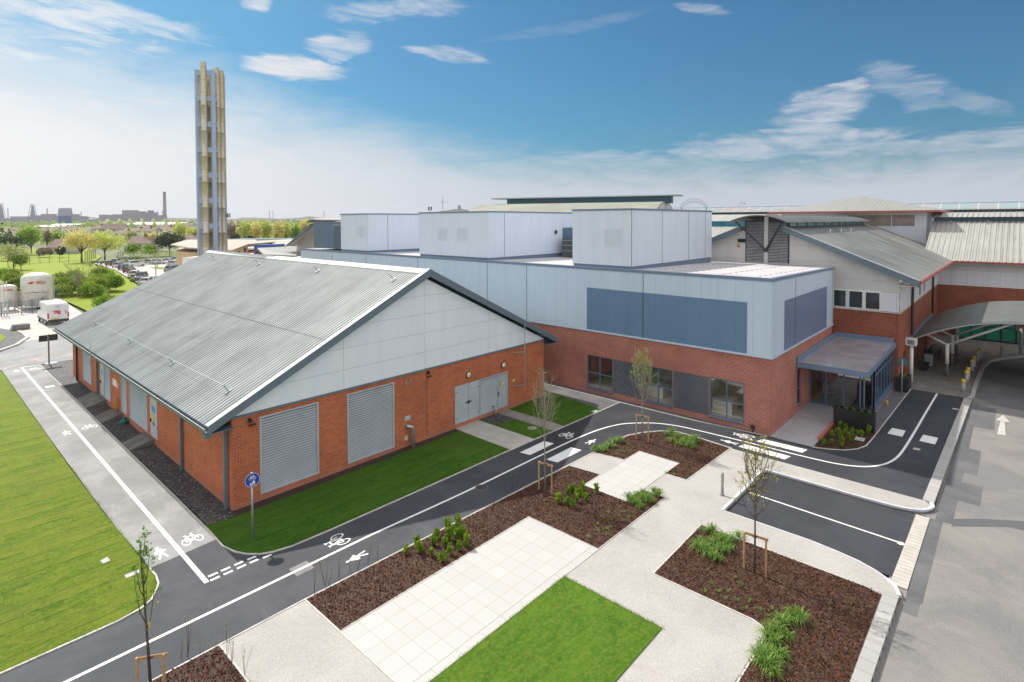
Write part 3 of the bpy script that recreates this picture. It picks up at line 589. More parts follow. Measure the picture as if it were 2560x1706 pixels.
# ------------------------------------------------------------------ the plant building with the ribbed gable roof
XA, YA, WA, YB = 9.16, 23.91, 20.46, 54.6
XC = XA+WA/2; ZE, ZR = 3.86, 9.35; XE0, XE1 = 8.15, XA+WA+1.0; YR0, YR1 = 23.59, 54.95
A = thing('plant_building', 'low orange brick building with ribbed grey gable roof and louvred panels', 'building', (XA, YA, 0))
panels = [(10.35, 12.97, .33, 3.6), (14.56, 17.21, .27, 3.6)]
doorsA = [(21.49, 25.93, .30, 2.42)]
sideA = [(48.5, 51.2, .40, 2.6), (43.3, 45.95, .33, 2.6), (39.55, 40.8, .36, 2.6), (35.45, 38.97, .36, 2.75), (33.7, 34.95, .36, 2.65)]
wb = MB().wall('y', YA, XA, XA+WA, -.3, 3.92, panels+doorsA, .12, 1).wall('x', XA, YA, YB, -.3, 3.95, sideA, .12, 1)
wb.wall('x', XA+WA, YA, YB, -.3, 3.95).wall('y', YB, XA, XA+WA, -.3, 3.95)
wb.poly([(XA, YB, 3.95), (XA+WA, YB, 3.95), (XC, YB, 8.9)])
wb.build('wall', MATS['brick_orange'], A)
# gable sheeting: separate boards with open joints over a dark backing
def clip(poly, a, b, c):       # keep a*x+b*z<=c
    out = []
    for i in range(len(poly)):
        p, q = poly[i], poly[(i+1) % len(poly)]; dp, dq = a*p[0]+b*p[1]-c, a*q[0]+b*q[1]-c
        if dp <= 0: out.append(p)
        if dp*dq < 0: t = dp/(dp-dq); out.append((p[0]+(q[0]-p[0])*t, p[1]+(q[1]-p[1])*t))
    return out
sl_ = (8.87-3.95)/(WA/2)
g = MB(); xs = [XA, 14.32, 19.28, 24.24, XA+WA]; zs = [3.95, 4.88, 5.92, 6.95, 7.95, 9]
for i in range(4):
    for j in range(5):
        q = [(xs[i]+.006, zs[j]+.006), (xs[i+1]-.006, zs[j]+.006), (xs[i+1]-.006, zs[j+1]-.006), (xs[i]+.006, zs[j+1]-.006)]
        q = clip(q, -sl_, 1, 3.95-sl_*XA); q = clip(q, sl_, 1, 3.95+sl_*(XA+WA)) if q else q
        if len(q) > 2: g.poly([(x, YA-.045, z) for x, z in q])
g.build('gable_panel', MATS['clad_gable'], A)
MB().poly([(XA, YA-.02, 3.93), (XA+WA, YA-.02, 3.93), (XC, YA-.02, 8.87)]).build('backing', M('joint_grey', (.33, .36, .38)), A)
MB().box((XA-.01, YA-.075, 3.86), (XA+WA+.01, YA-.005, 3.945)).build('drip_trim', MATS['trim_grey'], A)
# ribbed roof sheets
def ribs(mb, x0, z0, x1, z1, y0, y1, pitch=.25, h=.04):
    y = y0; L = []
    while y < y1-1e-6:
        for dy, dz in ((0, h), (.09, h), (.115, 0), (.225, 0)):
            if y+dy <= y1: L.append((y+dy, dz))
        y += pitch
    L.append((y1, 0))
    k = len(mb.v); nx, nz = -(z1-z0), (x1-x0); ln = math.hypot(nx, nz); nx, nz = nx/ln, nz/ln
    if nz < 0: nx, nz = -nx, -nz
    for yy, dz in L: mb.v += [(x0+nx*dz, yy, z0+nz*dz), (x1+nx*dz, yy, z1+nz*dz)]
    for i in range(len(L)-1): mb.f.append((k+2*i, k+2*i+1, k+2*i+3, k+2*i+2))
rf = MB(); ribs(rf, XE0, ZE, XC, ZR-.05, YR0, YR1); ribs(rf, XC, ZR-.05, XE1, ZE, YR0, YR1); rf.build('roof', MATS['roof_plant'], A)
rd = MB(); sp = (ZR-ZE)/(XC-XE0)
MB().prism([(XC-.38, YR0-.06, ZR-.38*sp+.04), (XC, YR0-.06, ZR+.05), (XC+.38, YR0-.06, ZR-.38*sp+.04), (XC+.38, YR0-.06, ZR-.38*sp-.0), (XC, YR0-.06, ZR+.01), (XC-.38, YR0-.06, ZR-.38*sp)], (0, YR1-YR0+.1, 0)).build('ridge_cap', MATS['trim_pale'], A)
for sgn in (1, -1):
    def sx(d): return XC-sgn*(XC-d)                       # mirror
    a, b_ = (XE0-.03, ZE-.0), (XC, ZR)
    for (dy0, dy1, dz, nm, mt) in ((-.07, .24, .065, 'verge_flashing', 'trim_pale'),):
        m_ = MB().prism([(sx(a[0]), YR0+dy0, a[1]+dz), (sx(b_[0]), YR0+dy0, b_[1]+dz), (sx(b_[0]), YR0+dy1, b_[1]+dz), (sx(a[0]), YR0+dy1, a[1]+dz)], (0, 0, .012)); fix(m_.build(nm, MATS[mt], A))
    m_ = MB().prism([(sx(a[0]), YR0-.08, a[1]+.05), (sx(b_[0]), YR0-.08, b_[1]+.05), (sx(b_[0]), YR0-.08, b_[1]-.34), (sx(a[0]), YR0-.08, a[1]-.28)], (0, .07, 0)); fix(m_.build('verge_board', MATS['trim_grey'], A))
    m_ = MB().prism([(sx(a[0]), YR0-.01, a[1]-.22), (sx(b_[0]), YR0-.01, b_[1]-.24), (sx(b_[0]), YA-.002, b_[1]-.24), (sx(a[0]), YA-.002, a[1]-.22)], (0, 0, .03)); fix(m_.build('soffit', MATS['trim_grey'], A))
    x0, x1 = (sx(XE0-.14), sx(XE0+.03)); zt = ZE-.03
    gt = MB().box((x0, YR0-.05, zt-.16), (x1, YR1, zt-.15)); gt.box((x0, YR0-.05, zt-.16), (x0+.012*sgn, YR1, zt)); gt.box((x1, YR0-.05, zt-.16), (x1-.012*sgn, YR1, zt+.0)); gt.build('gutter', MATS['trim_grey'], A)
    MB().box((sx(XE0-.145), YR0-.05, zt), (sx(XE0-.12), YR1, zt+.008)).build('gutter_lip', MATS['trim_pale'], A)
    MB().box((sx(XE0+.0), YR0, ZE-.30), (sx(XA-.003), YR1, ZE-.27)).build('eaves_soffit', MATS['trim_grey'], A)
    MB().box((sx(XE0-.01), YR0+.001, ZE-.32), (sx(XE0+.02), YR1, ZE-.02)).build('fascia', MATS['trim_grey'], A)
def louvre(mb, axis, c, u0, u1, z0, z1, pitch=.115, d=.10, sgn=1):
    n = max(2, int(round((z1-z0)/pitch))); p = (z1-z0)/n
    for k in range(n):
        za, zb_ = z0+k*p, z0+(k+1)*p
        q = lambda u, dd, z: (c+dd*sgn, u, z) if axis == 'x' else (u, c+dd*sgn, z)
        mb.poly([q(u0, 0, za), q(u1, 0, za), q(u1, d*.9, za+p*.44), q(u0, d*.9, za+p*.44)]); mb.poly([q(u0, 0, za-.012), q(u1, 0, za-.012), q(u1, 0, za), q(u0, 0, za)])
M('louvre_grey', (.56, .61, .64), (.50, .55, .58), scale=1.2, rough=.4)
for a in panels:
    f = MB().wall('y', YA-.012, a[0]-.05, a[1]+.05, a[2]-.04, a[3]+.05, [(a[0]+.03, a[1]-.03, a[2]+.03, a[3]-.03)], .06, 1).build('louvre_panel', MATS['door_grey'], A)
    l = MB(); louvre(l, 'y', YA+.005, a[0]+.03, a[1]-.03, a[2]+.03, a[3]-.03); l.build('blades', MATS['louvre_grey'], f)
    MB().poly([(a[0], YA+.1, a[2]), (a[1], YA+.1, a[2]), (a[1], YA+.1, a[3]), (a[0], YA+.1, a[3])]).build('backing', MATS['dark_grey'], f)
# front doors
fr = MB().wall('y', YA-.02, 21.45, 25.97, .26, 2.46, [(21.49, 25.93, .30, 2.42)], .1).build('door_frame', MATS['door_grey'], A)
for x0, x1 in ((21.5, 22.5), (22.53, 23.46)):
    d = MB().box((x0, YA-.02, .31), (x1, YA+.04, 2.41)).build('door', MATS['door_grey'], A, bevel=.008)
    hx = x0+.01 if x0 < 22 else x1-.01; s = 1 if x0 < 22 else -1
    for z in (.55, 2.1): MB().box((hx, YA-.04, z-.03), (hx+.22*s, YA-.021, z+.03)).build('hinge', MATS['galv'], d)
    MB().box((22.52-.03-.22*(s > 0), YA-.06, 1.32), (22.52+.03+.22*(s < 0), YA-.022, 1.37)).box((22.52-.07*s, YA-.07, 1.27), (22.52-.02*s, YA-.022, 1.42)).build('latch', MATS['dark_grey'], d)
for x0, x1 in ((23.49, 25.02), (25.05, 25.91)):
    d = MB().wall('y', YA-.015, x0, x1, .31, 2.41, [(x0+.04, x1-.04, .35, 2.37)], .05).build('louvre_door', MATS['door_grey'], A)
    l = MB(); louvre(l, 'y', YA+.0, x0+.04, x1-.04, .35, 2.37, .085, .06); l.build('blades', MATS['louvre_grey'], d)
    MB().poly([(x0, YA+.08, .3), (x1, YA+.08, .3), (x1, YA+.08, 2.42), (x0, YA+.08, 2.42)]).build('backing', MATS['dark_grey'], d)
    if x0 > 25: MB().box((x0+.03, YA-.05, 1.05), (x0+.08, YA-.015, 1.32)).build('latch', MATS['black_metal'], d)
MB().box((25.23, YA-.03, 1.65), (25.38, YA-.018, 1.95)).build('warning_sign', MATS['yellow'], A)
MB().box((25.42, YA-.03, 1.70), (25.58, YA-.018, 1.82)).build('notice', MATS['white_paint'], A)
MB().box((26.35, YA-.03, 1.70), (26.65, YA-.018, 1.82)).build('notice', M('sign_green', (.45, .6, .2)), A)
for x in (22.53, 25.55):
    l = MB().lathe([(.19, -.06), (.19, -.005)], (x, YA-.0, 2.94), 20, 'y').build('wall_lamp', MATS['black_metal'], A)
    MB().lathe([(.04, -.115), (.13, -.10), (.165, -.061)], (x, YA, 2.94), 20, 'y').build('lamp_glass', M('lamp_cream', (.75, .76, .55), rough=.3), l, smooth=True)
for x, z in ((9.85, 3.62), (19.42, 3.68)):
    l = MB().bar((x, YA, z+.1), (x, YA-.16, z+.1), .03).box((x-.06, YA-.24, z-.03), (x+.06, YA-.10, z+.10)).build('wall_camera', MATS['black_metal'], A)
    MB().box((x-.02, YA-.14, z-.22), (x+.26, YA-.04, z-.16)).build('flood_light', MATS['dark_grey'], l)
    if x > 10: MB().box((x-.012, YA-.012, .2), (x+.012, YA-.002, z)).build('cable', MATS['dark_grey'], A)
pv = MB()
for x in (17.93, 18.28): pv.tube([(x, YA, 3.6), (x, YA-.07, 3.62), (x, YA-.07, 3.42), (x, YA, 3.35)], .035, 6)
pv.bar((17.9, YA-.03, 3.38), (18.3, YA-.03, 3.38), .03).build('vent_pipe', MATS['galv'], A)
MB().box((17.92, YA-.02, 1.42), (18.28, YA-.004, 1.66)).build('vent_plate', MATS['door_grey'], A)
MB().box((17.86, YA-.10, .42), (18.04, YA-.004, .62)).build('meter_box', M('cream', (.6, .62, .45)), A)
M('foil', (.62, .60, .60), (.35, .33, .34), scale=14, rough=.3, metal=.6, bump=.8, bscale=14)
MB().tube([(18.0, YA+.05, 1.15), (18.02, YA-.18, 1.16), (18.22, YA-.26, 1.10), (18.26, YA-.26, .95), (18.26, YA-.26, -.05)], .105, 12).build('lagged_pipe', MATS['foil'], A, smooth=True)
MB().tube([(24.6, YA-.02, .55), (24.6, YA-.25, .55), (24.62, YA-.25, -.05)], .06, 10).build('grey_stub_pipe', MATS['galv'], A, smooth=True)
# aerial mast on stand-off brackets
mt = thing('aerial_mast', 'tall thin steel aerial mast standing off the orange gable wall', 'aerial', (27.12, YA-.45, 0))
MB().tube([(27.12, YA-.45, 1.05), (27.12, YA-.45, 5.62)], .028, 8).build('pole', MATS['galv'], mt)
for z in (1.42, 3.55):
    MB().bar((27.12, YA-.45, z), (26.45, YA, z+.02), .035).bar((27.12, YA-.45, z), (27.3, YA, z+.02), .035).build('bracket', MATS['galv'], mt)
ye = MB(); rv = Vector((RT.x, RT.y, 0)).normalized(); P0 = Vector((27.12, YA-.45, 5.6)); ye.bar(P0-rv*.25, P0+rv*2.25, .022)
for k in range(9): q = P0+rv*(.15+.25*k); ye.bar(q-Vector((0, 0, .09)), q+Vector((0, 0, .09)), .01)
ye.box(P0-Vector((.06, .06, .07)), P0+Vector((.06, .06, .07))); ye.build('antenna', MATS['galv'], mt)
# long side: shutters, louvre doors, pipes
XS = XA
def leaf(y0, y1, z0, z1, kind):
    if kind == 'door':
        d = MB().box((XS-.012, y0+.04, z0+.02), (XS+.05, y1-.04, z1-.04)).build('door', MATS['door_grey'], A, bevel=.006)
        MB().box((XS-.02, y0+.32, 1.75), (XS-.013, y1-.32, 2.1)).build('notice', M('notice_blue', (.08, .35, .65)), d); MB().box((XS-.02, y0+.40, 1.35), (XS-.013, y1-.40, 1.68)).build('warning_sign', MATS['yellow'], d)
        MB().box((XS-.02, y0+.44, 1.05), (XS-.013, y1-.44, 1.22)).build('notice', MATS['trim_red'], d)
        MB().box((XS-.07, y1-.24, 1.15), (XS-.013, y1-.12, 1.32)).build('handle', MATS['black_metal'], d)
    else:
        d = MB().wall('x', XS-.01, y0, y1, z0, z1, [(y0+.05, y1-.05, z0+.05, z1-.05)], .06).build('louvre_panel' if y1-y0 > 2 else 'louvre_door', MATS['door_grey'], A)
        l = MB(); louvre(l, 'x', XS+.002, y0+.05, y1-.05, z0+.05, z1-.05); l.build('blades', MATS['louvre_grey'], d)
        MB().poly([(XS+.1, y0, z0), (XS+.1, y1, z0), (XS+.1, y1, z1), (XS+.1, y0, z1)]).build('backing', MATS['dark_grey'], d)
leaf(48.5, 51.2, .40, 2.6, 'l'); leaf(44.95, 45.95, .33, 2.6, 'door'); leaf(43.3, 44.92, .33, 2.6, 'l'); leaf(39.55, 40.8, .36, 2.6, 'l'); leaf(35.45, 38.97, .36, 2.75, 'l'); leaf(33.7, 34.95, .36, 2.65, 'door')
def pipe(y, mat, z0=.0, x=XS-.09): return MB().box((x-.06, y-.06, z0), (x+.05, y+.06, 3.62)).build('downpipe', MATS[mat], A)
pipe(52.75, 'black_metal'); pipe(46.4, 'trim_grey', .3); pipe(29.75, 'trim_grey')
MB().box((XE0-.12, YR0+.02, 3.42), (XE0+.12, YR0+.30, 3.62)).box((XE0+.1, 24.25, 3.36), (XS-.04, 24.37, 3.48)).box((XS-.19, 24.25, 0), (XS-.06, 24.37, 3.48)).build('downpipe', MATS['trim_grey'], A)
MB().box((XS-.02, 41.75, 1.62), (XS-.004, 42.65, 2.05)).build('notice', MATS['white_paint'], A)
MB().box((XS-.02, 41.3, 1.60), (XS-.004, 41.7, 1.95)).build('notice', M('notice_pink', (.75, .35, .38)), A)
for y in (41.55, 41.15): MB().tube([(XS+.02, y, 1.0), (XS-.13, y, 1.0), (XS-.18, y, .93), (XS-.18, y, -.02)], .045, 8).build('gas_pipe', M('ochre', (.62, .34, .08)), A, smooth=True)
MB().tube([(XS, 53.9, 3.35), (XS-.15, 53.9, 3.3)], .07, 8).build('wall_lamp', MATS['dark_grey'], A)
# fall-arrest posts and cable
lap = MB()
for xx in (13.4,): z_ = ZE+(xx-XE0)*sp+.048; lap.poly([(xx-.02, YR0+.1, z_-.01), (xx+.02, YR0+.1, z_+.01), (xx+.02, YR1-.1, z_+.01), (xx-.02, YR1-.1, z_-.01)])
lap.build('sheet_lap', M('lap_grey', (.16, .16, .155)), A)
nrm = Vector((-sp, 0, 1)).normalized()
def rpt(x, y, h=0): return Vector((x, y, ZE+(x-XE0)*sp+.05))+nrm*h
lowp = [(9.6, 25.3), (9.6, 32.5), (9.6, 40.2), (9.6, 49.0)]; hip = [(18.2, 25.2), (18.2, 33.3), (18.2, 42.0), (18.2, 50.6)]
for i, (x, y) in enumerate(lowp+hip):
    MB().bar(rpt(x, y, 0), rpt(x-.02, y+.12, .34), .05).bar(rpt(x-.15, y, .02), rpt(x+.15, y, .02), .12, .03).bar(rpt(x-.02, y+.12, .34), rpt(x-.02, y+.3, .30), .03).build('anchor_post', MATS['galv'], A)
for Lp in (lowp, hip):
    MB().tube([rpt(x-.02, y+.12, .36) for x, y in Lp], .011, 5).build('safety_cable', MATS['galv'], A)
MB().tube([(XE0-.16, 42.4, 2.9), (XE0-.16, 42.4, 4.55), (XE0-.28, 42.4, 4.6)], .018, 5).build('vent_pipe', MATS['galv'], A)

# ------------------------------------------------------------------ flue stack
T = thing('flue_stack', 'tall pale blue steel tower carrying a cluster of stained flue pipes', 'chimney', (19.6, 58.0, 0))
HT = 26.4; cx, cy = 19.55, 58.0
def P_(x, y): return (x, y)
legs = [(19.62, 58.05), (20.9, 57.25)]
def post(x0, y0, x1, y1): return MB().box((x0, y0, 0), (x1, y1, HT)).build('post', MATS['steel_tower'], T)
post(19.44, 57.9, 19.78, 58.2); post(20.50, 57.0, 20.86, 57.3); post(20.9, 59.2, 21.2, 59.5); post(21.9, 58.2, 22.2, 58.5)
for k in range(11):
    z = 1.9+2.42*k
    MB().bar((19.6, 58.05, z), (20.7, 57.15, z), .3, .5 if k % 2 == 0 else .45).bar((19.6, 58.1, z), (21.05, 59.35, z), .18, .35).bar((20.75, 57.15, z), (22.05, 58.35, z), .18, .35).bar((21.05, 59.35, z), (22.05, 58.35, z), .18, .35).build('cross_beam', MATS['steel_tower'], T)
m, t = newmat('flue'); p = t.pos(); P = t.sep(p)
ramp = t.n('ShaderNodeValToRGB'); ramp.color_ramp.elements[0].color = (.40, .46, .50, 1); ramp.color_ramp.elements[1].color = (.46, .32, .18, 1)
e = ramp.color_ramp.elements.new(.42); e.color = (.54, .52, .44, 1); e = ramp.color_ramp.elements.new(.60); e.color = (.56, .43, .22, 1); e = ramp.color_ramp.elements.new(.25); e.color = (.36, .46, .50, 1)
t.put(ramp.inputs[0], t.noise(t.vmul(p, (3.2, 3.2, .16)), 1.0, 5, .7, .5)); c = t.mix(t.m('MULTIPLY', stripes(t, P[2], 1.21, .04), .6), ramp.outputs[0], (.12, .11, .10))
finish(t, c, .32, .35)
fl = [(19.98, 57.45, .27, .75), (20.35, 58.2, .25, .1), (20.9, 58.6, .25, .0), (20.15, 58.65, .2, .1), (21.25, 57.7, .27, .5), (21.75, 57.95, .27, .35), (21.3, 58.5, .22, .3)]
for x, y, r, dz in fl:
    prof = [(r, 0), (r, HT+dz)]
    prof = [(r, 0)]
    for k in range(10): prof += [(r, 1.2+2.42*k), (r+.03, 1.22+2.42*k), (r+.03, 1.31+2.42*k), (r, 1.33+2.42*k)]
    prof += [(r, HT+dz-.5), (r*.98, HT+dz-.48), (r*.75, HT+dz-.05), (r*.72, HT+dz), (r*.5, HT+dz)]
    MB().lathe(prof, (x, y, 0), 16).build('flue_pipe', MATS['flue'], T, smooth=True)
MB().box((22.05, 57.6, 12.4), (22.3, 57.9, 12.8)).build('control_box', MATS['galv'], T)

# ------------------------------------------------------------------ the new clinic wing
XB, YBN, YBF, XBE = 32.40, 10.04, 63.0, 46.1
B = thing('clinic_building', 'two storey red brick and pale blue panel clinic wing with rooftop plant rooms', 'building', (XB, YBN, 0))
wins = [(20.17, 22.27, .36, 2.66), (15.83, 17.83, .36, 2.66), (11.45, 13.50, .38, 2.70)]
nw = (37.5, 38.3, .45, 2.75)
b = MB().wall('x', XB, YBN, YBF, -.3, 4.40, wins, .10, 1).wall('y', YBN, XB, XBE, -.3, 4.38, [nw, (40.35, 46.0, .05, 2.7)], .10, 1)
b.wall('y', YBF, XB, XBE, -.3, 4.4).wall('x', XBE, YBN, YBF, 3.0, 4.4); b.build('wall', MATS['brick_red'], B)
for a_, b2 in ((17.87, 20.13), (13.54, 15.79)): MB().wall('x', XB-.004, a_, b2, .36, 2.66).build('dark_brick_panel', MATS['brick_dark'], B)
M('pane', (.1, .1, .1))
m, t = newmat('glass'); tr = t.n('ShaderNodeBsdfTransparent'); gl = t.n('ShaderNodeBsdfGlossy'); gl.inputs['Roughness'].default_value = .02; t.put(tr.inputs[0], (.93, .95, .94))
fz = t.n('ShaderNodeFresnel'); fz.inputs[0].default_value = 1.5; mx = t.n('ShaderNodeMixShader'); t.put(mx.inputs[0], t.m('ADD', t.m('MULTIPLY', fz.outputs[0], .9), .13)); t.put(mx.inputs[1], tr.outputs[0]); t.put(mx.inputs[2], gl.outputs[0])
o_ = t.n('ShaderNodeOutputMaterial'); t.put(o_.inputs[0], mx.outputs[0])
M('room_wall', (.86, .83, .76), (.84, .80, .72)); M('room_floor', (.84, .75, .62), (.80, .71, .58), scale=3); M('room_purple', (.30, .24, .30))
M('room_wood', (.30, .19, .09), (.24, .15, .07), scale=3)
def window(root, axis, c, u0, u1, z0, z1, mu=(), mz=(), fw=.07, mat='frame_blue', sgn=1, sill=True, d=.05, glass='glass'):
    f = MB()
    def bx(a, b_, p, q, dd=0): f.box((c+dd*sgn, a, p) if axis == 'x' else (a, c+dd*sgn, p), (c+(dd+d)*sgn, b_, q) if axis == 'x' else (b_, c+(dd+d)*sgn, q))
    bx(u0, u0+fw, z0, z1); bx(u1-fw, u1, z0, z1); bx(u0+fw, u1-fw, z0, z0+fw); bx(u0+fw, u1-fw, z1-fw, z1)
    for q in mu: bx(q-fw/2, q+fw/2, z0+fw, z1-fw)
    es = [u0+fw]+[x for q in mu for x in (q-fw/2, q+fw/2)]+[u1-fw]
    for z in mz:
        for i in range(0, len(es), 2): bx(es[i], es[i+1], z-fw/2, z+fw/2, .003)
    fo = f.build('window', MATS[mat], root)
    pn = (lambda u, z: (c+.03*sgn, u, z)) if axis == 'x' else (lambda u, z: (u, c+.03*sgn, z))
    MB().poly([pn(u0+fw, z0+fw), pn(u1-fw, z0+fw), pn(u1-fw, z1-fw), pn(u0+fw, z1-fw)]).build('pane', MATS[glass], fo)
    if sill:
        s = MB(); s.box((c-.12*sgn, u0-.04, z0-.05) if axis == 'x' else (u0-.04, c-.12*sgn, z0-.05), (c+.06*sgn, u1+.04, z0-.002) if axis == 'x' else (u1+.04, c+.06*sgn, z0-.002)); s.build('sill', MATS[mat], fo)
    return fo
for (u0, u1, z0, z1) in wins: window(B, 'x', XB+.04, u0, u1, z0, z1, [(u0+u1)/2], [1.42])
for u0, u1, k in ((18.9, 22.9, 0), (14.4, 18.7, 1), (10.5, 14.2, 2)):       # rooms behind the windows
    r = MB().poly([(XB+.15, u0, .3), (XB+6, u0, .3), (XB+6, u1, .3), (XB+.15, u1, .3)]).build('room_floor', MATS['room_floor'], B)
    r = MB().poly([(XB+4.5, u0, .3), (XB+4.5, u1, .3), (XB+4.5, u1, 3), (XB+4.5, u0, 3)]).poly([(XB+.15, u0, .3), (XB+4.5, u0, .3), (XB+4.5, u0, 3), (XB+.15, u0, 3)]).poly([(XB+.15, u1, .3), (XB+4.5, u1, .3), (XB+4.5, u1, 3), (XB+.15, u1, 3)]).poly([(XB+.15, u0, 3), (XB+4.5, u0, 3), (XB+4.5, u1, 3), (XB+.15, u1, 3)])
    r.build('room_wall', MATS['room_purple' if k == 0 else 'room_wall'], B)
    MB().box((XB+4.4, u0+.8, .3), (XB+4.49, u0+1.8, 2.35)).build('room_door', MATS['room_wood' if k else 'room_wall'], B)
    if k: MB().box((XB+1.2, u1-1.6, .3), (XB+2.2, u1-.4, 1.1)).build('cupboard', MATS['room_wall'], B)
window(B, 'y', YBN+.04, *nw, [], [1.45])
MB().box((35.0, YBN-.12, .55), (35.0, YBN, .7)) if 0 else None
MB().box((XB-.12, 10.85, .22), (XB-.005, 11.05, .42)).tube([(XB-.06, 10.93, .2), (XB-.06, 10.93, -.02)], .03, 6).build('meter_box', MATS['black_metal'], B)
c = MB(); zt = 8.62
c.wall('x', XB-.06, YBN-.06, YBF, 4.42, zt, [(11.31, 22.25, 4.44, 7.36)]).wall('y', YBN-.06, XB-.06, XBE, 4.40, zt-.02, [(34.53, 44.27, 4.42, 7.34)]).wall('x', XBE, YBN-.06, YBF, 4.42, 8.4)
c.build('cladding', MATS['clad_pale'], B)
MB().wall('x', XB-.058, 11.31, 22.25, 4.44, 7.36).build('blue_panel', MATS['clad_blue'], B)
m, t = newmat('clad_blue_gloss'); P = t.sep(t.pos()); l = stripes(t, t.m('SUBTRACT', P[0], .2), .98, .016); finish(t, t.mix(t.m('MULTIPLY', l, .4), (.13, .19, .29), (.03, .05, .08)), .38, .0, spec=.6)
MB().wall('y', YBN-.058, 34.53, 44.27, 4.42, 7.34).build('blue_panel', m, B)
MB().box((XB-.11, YBN-.11, 4.33), (XB-.0, YBF, 4.42)).box((XB, YBN-.11, 4.32), (XBE+.05, YBN-.0, 4.40)).build('drip_trim', MATS['clad_pale'], B)
cp = MB(); cp.box((XB-.10, YBN-.10, zt), (XB+.16, YBF, 8.80)); cp.prism([(XB+.16, YBN-.10, zt-.0), (XBE+.05, YBN-.10, 8.40), (XBE+.05, YBN-.10, 8.57), (XB+.16, YBN-.10, 8.80)], (0, .26, 0)); cp.build('parapet_cap', MATS['trim_blue'], B)
rm = MB().poly([(XB+.14, YBN+.12, 8.77), (47.2, YBN+.12, 8.52), (47.2, YBF, 8.52), (XB+.14, YBF, 8.77)]); rm.build('roof', MATS['roof_membrane'], B)
MB().box((XBE, YBN+.5, 3), (47.19, YBF, 8.45)).build('link_wall', MATS['clad_cream'], B)
sm = MB()
for y in (17.88, 27.77, 32.0, 41.0, 49.4, 56): sm.box((XB-.068, y-.02, 4.43), (XB-.059, y+.02, zt))
for x in (36.7, 45.85): sm.box((x-.02, YBN-.068, 4.43), (x+.02, YBN-.059, zt-.08))
sm.build('panel_joint', MATS['dark_grey'], B)
rs = MB()
for k in range(0, 15):
    z = 8.77-.018*(k+1)
for y in [11+2.1*i for i in range(4)]:
    for x in [33.5+.95*j for j in range(13)]: rs.box((x-.05, y-.05, 8.77-(x-XB)*.0169-.01), (x+.05, y+.05, 8.77-(x-XB)*.0169+.025))
rs.build('roof_fixing', MATS['trim_blue'], B)
rl = MB()
for x in (33.9, 37.8, 41.7): rl.poly([(x-.02, YBN+.2, 8.774-(x-XB)*.0178+.003), (x+.02, YBN+.2, 8.774-(x-XB)*.0178+.003), (x+.02, 18.8, 8.774-(x-XB)*.0178+.003), (x-.02, 18.8, 8.774-(x-XB)*.0178+.003)])
for y in (13.2, 16.3): rl.poly([(XB+.2, y-.02, 8.776), (47.1, y-.02, 8.527), (47.1, y+.02, 8.527), (XB+.2, y+.02, 8.776)])
rl.build('roof_seam', M('seam', (.40, .38, .39)), B)
for nm, y0, y1, x1, vents in (('near', 18.85, 23.66, 45.5, [(19.75, 20.95, 10.3, 11.38)]), ('mid', 32.08, 41.08, 46.5, [(37.29, 38.36, 10.34, 11.40), (34.66, 35.83, 10.36, 11.42)]), ('far', 49.38, 54.62, 46.5, [(50.25, 51.41, 10.34, 11.39)])):
    pr = MB().wall('x', XB+.2, y0, y1, 8.97, 12.72).wall('y', y0, XB+.2, x1, 8.97, 12.70).wall('y', y1, XB+.2, x1, 8.97, 12.70).wall('x', x1, y0, y1, 8.97, 12.7).poly([(XB+.2, y0, 12.7), (x1, y0, 12.7), (x1, y1, 12.7), (XB+.2, y1, 12.7)]).build('plant_room', MATS['clad_plant'], B)
    MB().box((XB+.25, y0+.05, 8.4), (x1-.05, y1-.05, 8.968)).build('plinth', MATS['trim_blue'], pr)
    cpp = MB()
    for a_, b2 in (((XB+.15, y0-.05, 12.70), (XB+.27, y1+.05, 12.82)), ((XB+.27, y0-.05, 12.70), (x1, y0+.06, 12.82)), ((XB+.27, y1-.06, 12.70), (x1, y1+.05, 12.82))): cpp.box(a_, b2)
    cpp.build('parapet_cap', MATS['trim_blue'], pr)
    for (a_, b2, z0, z1) in vents:
        v = MB().wall('x', XB+.18, a_-.04, b2+.04, z0-.04, z1+.04, [(a_, b2, z0, z1)], .02).build('vent_grille', MATS['clad_plant'], pr)
        l = MB(); louvre(l, 'x', XB+.185, a_, b2, z0, z1, .10, .06); l.build('blades', MATS['louvre_grey'], v)
    jn = MB()
    for x in ([36.8, 41.1, 44.2] if nm == 'near' else [34.5] if nm == 'mid' else [35.0]): jn.box((x-.018, y0-.008, 8.98), (x+.018, y0-.001, 12.7))
    if nm == 'near': jn.box((XB+.192, y0+.02, 8.98), (XB+.199, y0+.05, 12.7))
    jn.build('panel_joint', MATS['dark_grey'], pr)
dk = MB().box((XB+.2, 54.68, 8.97), (46, 60.45, 11.98)).build('plant_room', MATS['clad_navy'], B, bevel=0)
l = MB(); louvre(l, 'x', XB+.15, 54.7, 56.25, 9.0, 11.7, .12, .06); l.build('vent_grille', MATS['trim_grey'], dk)
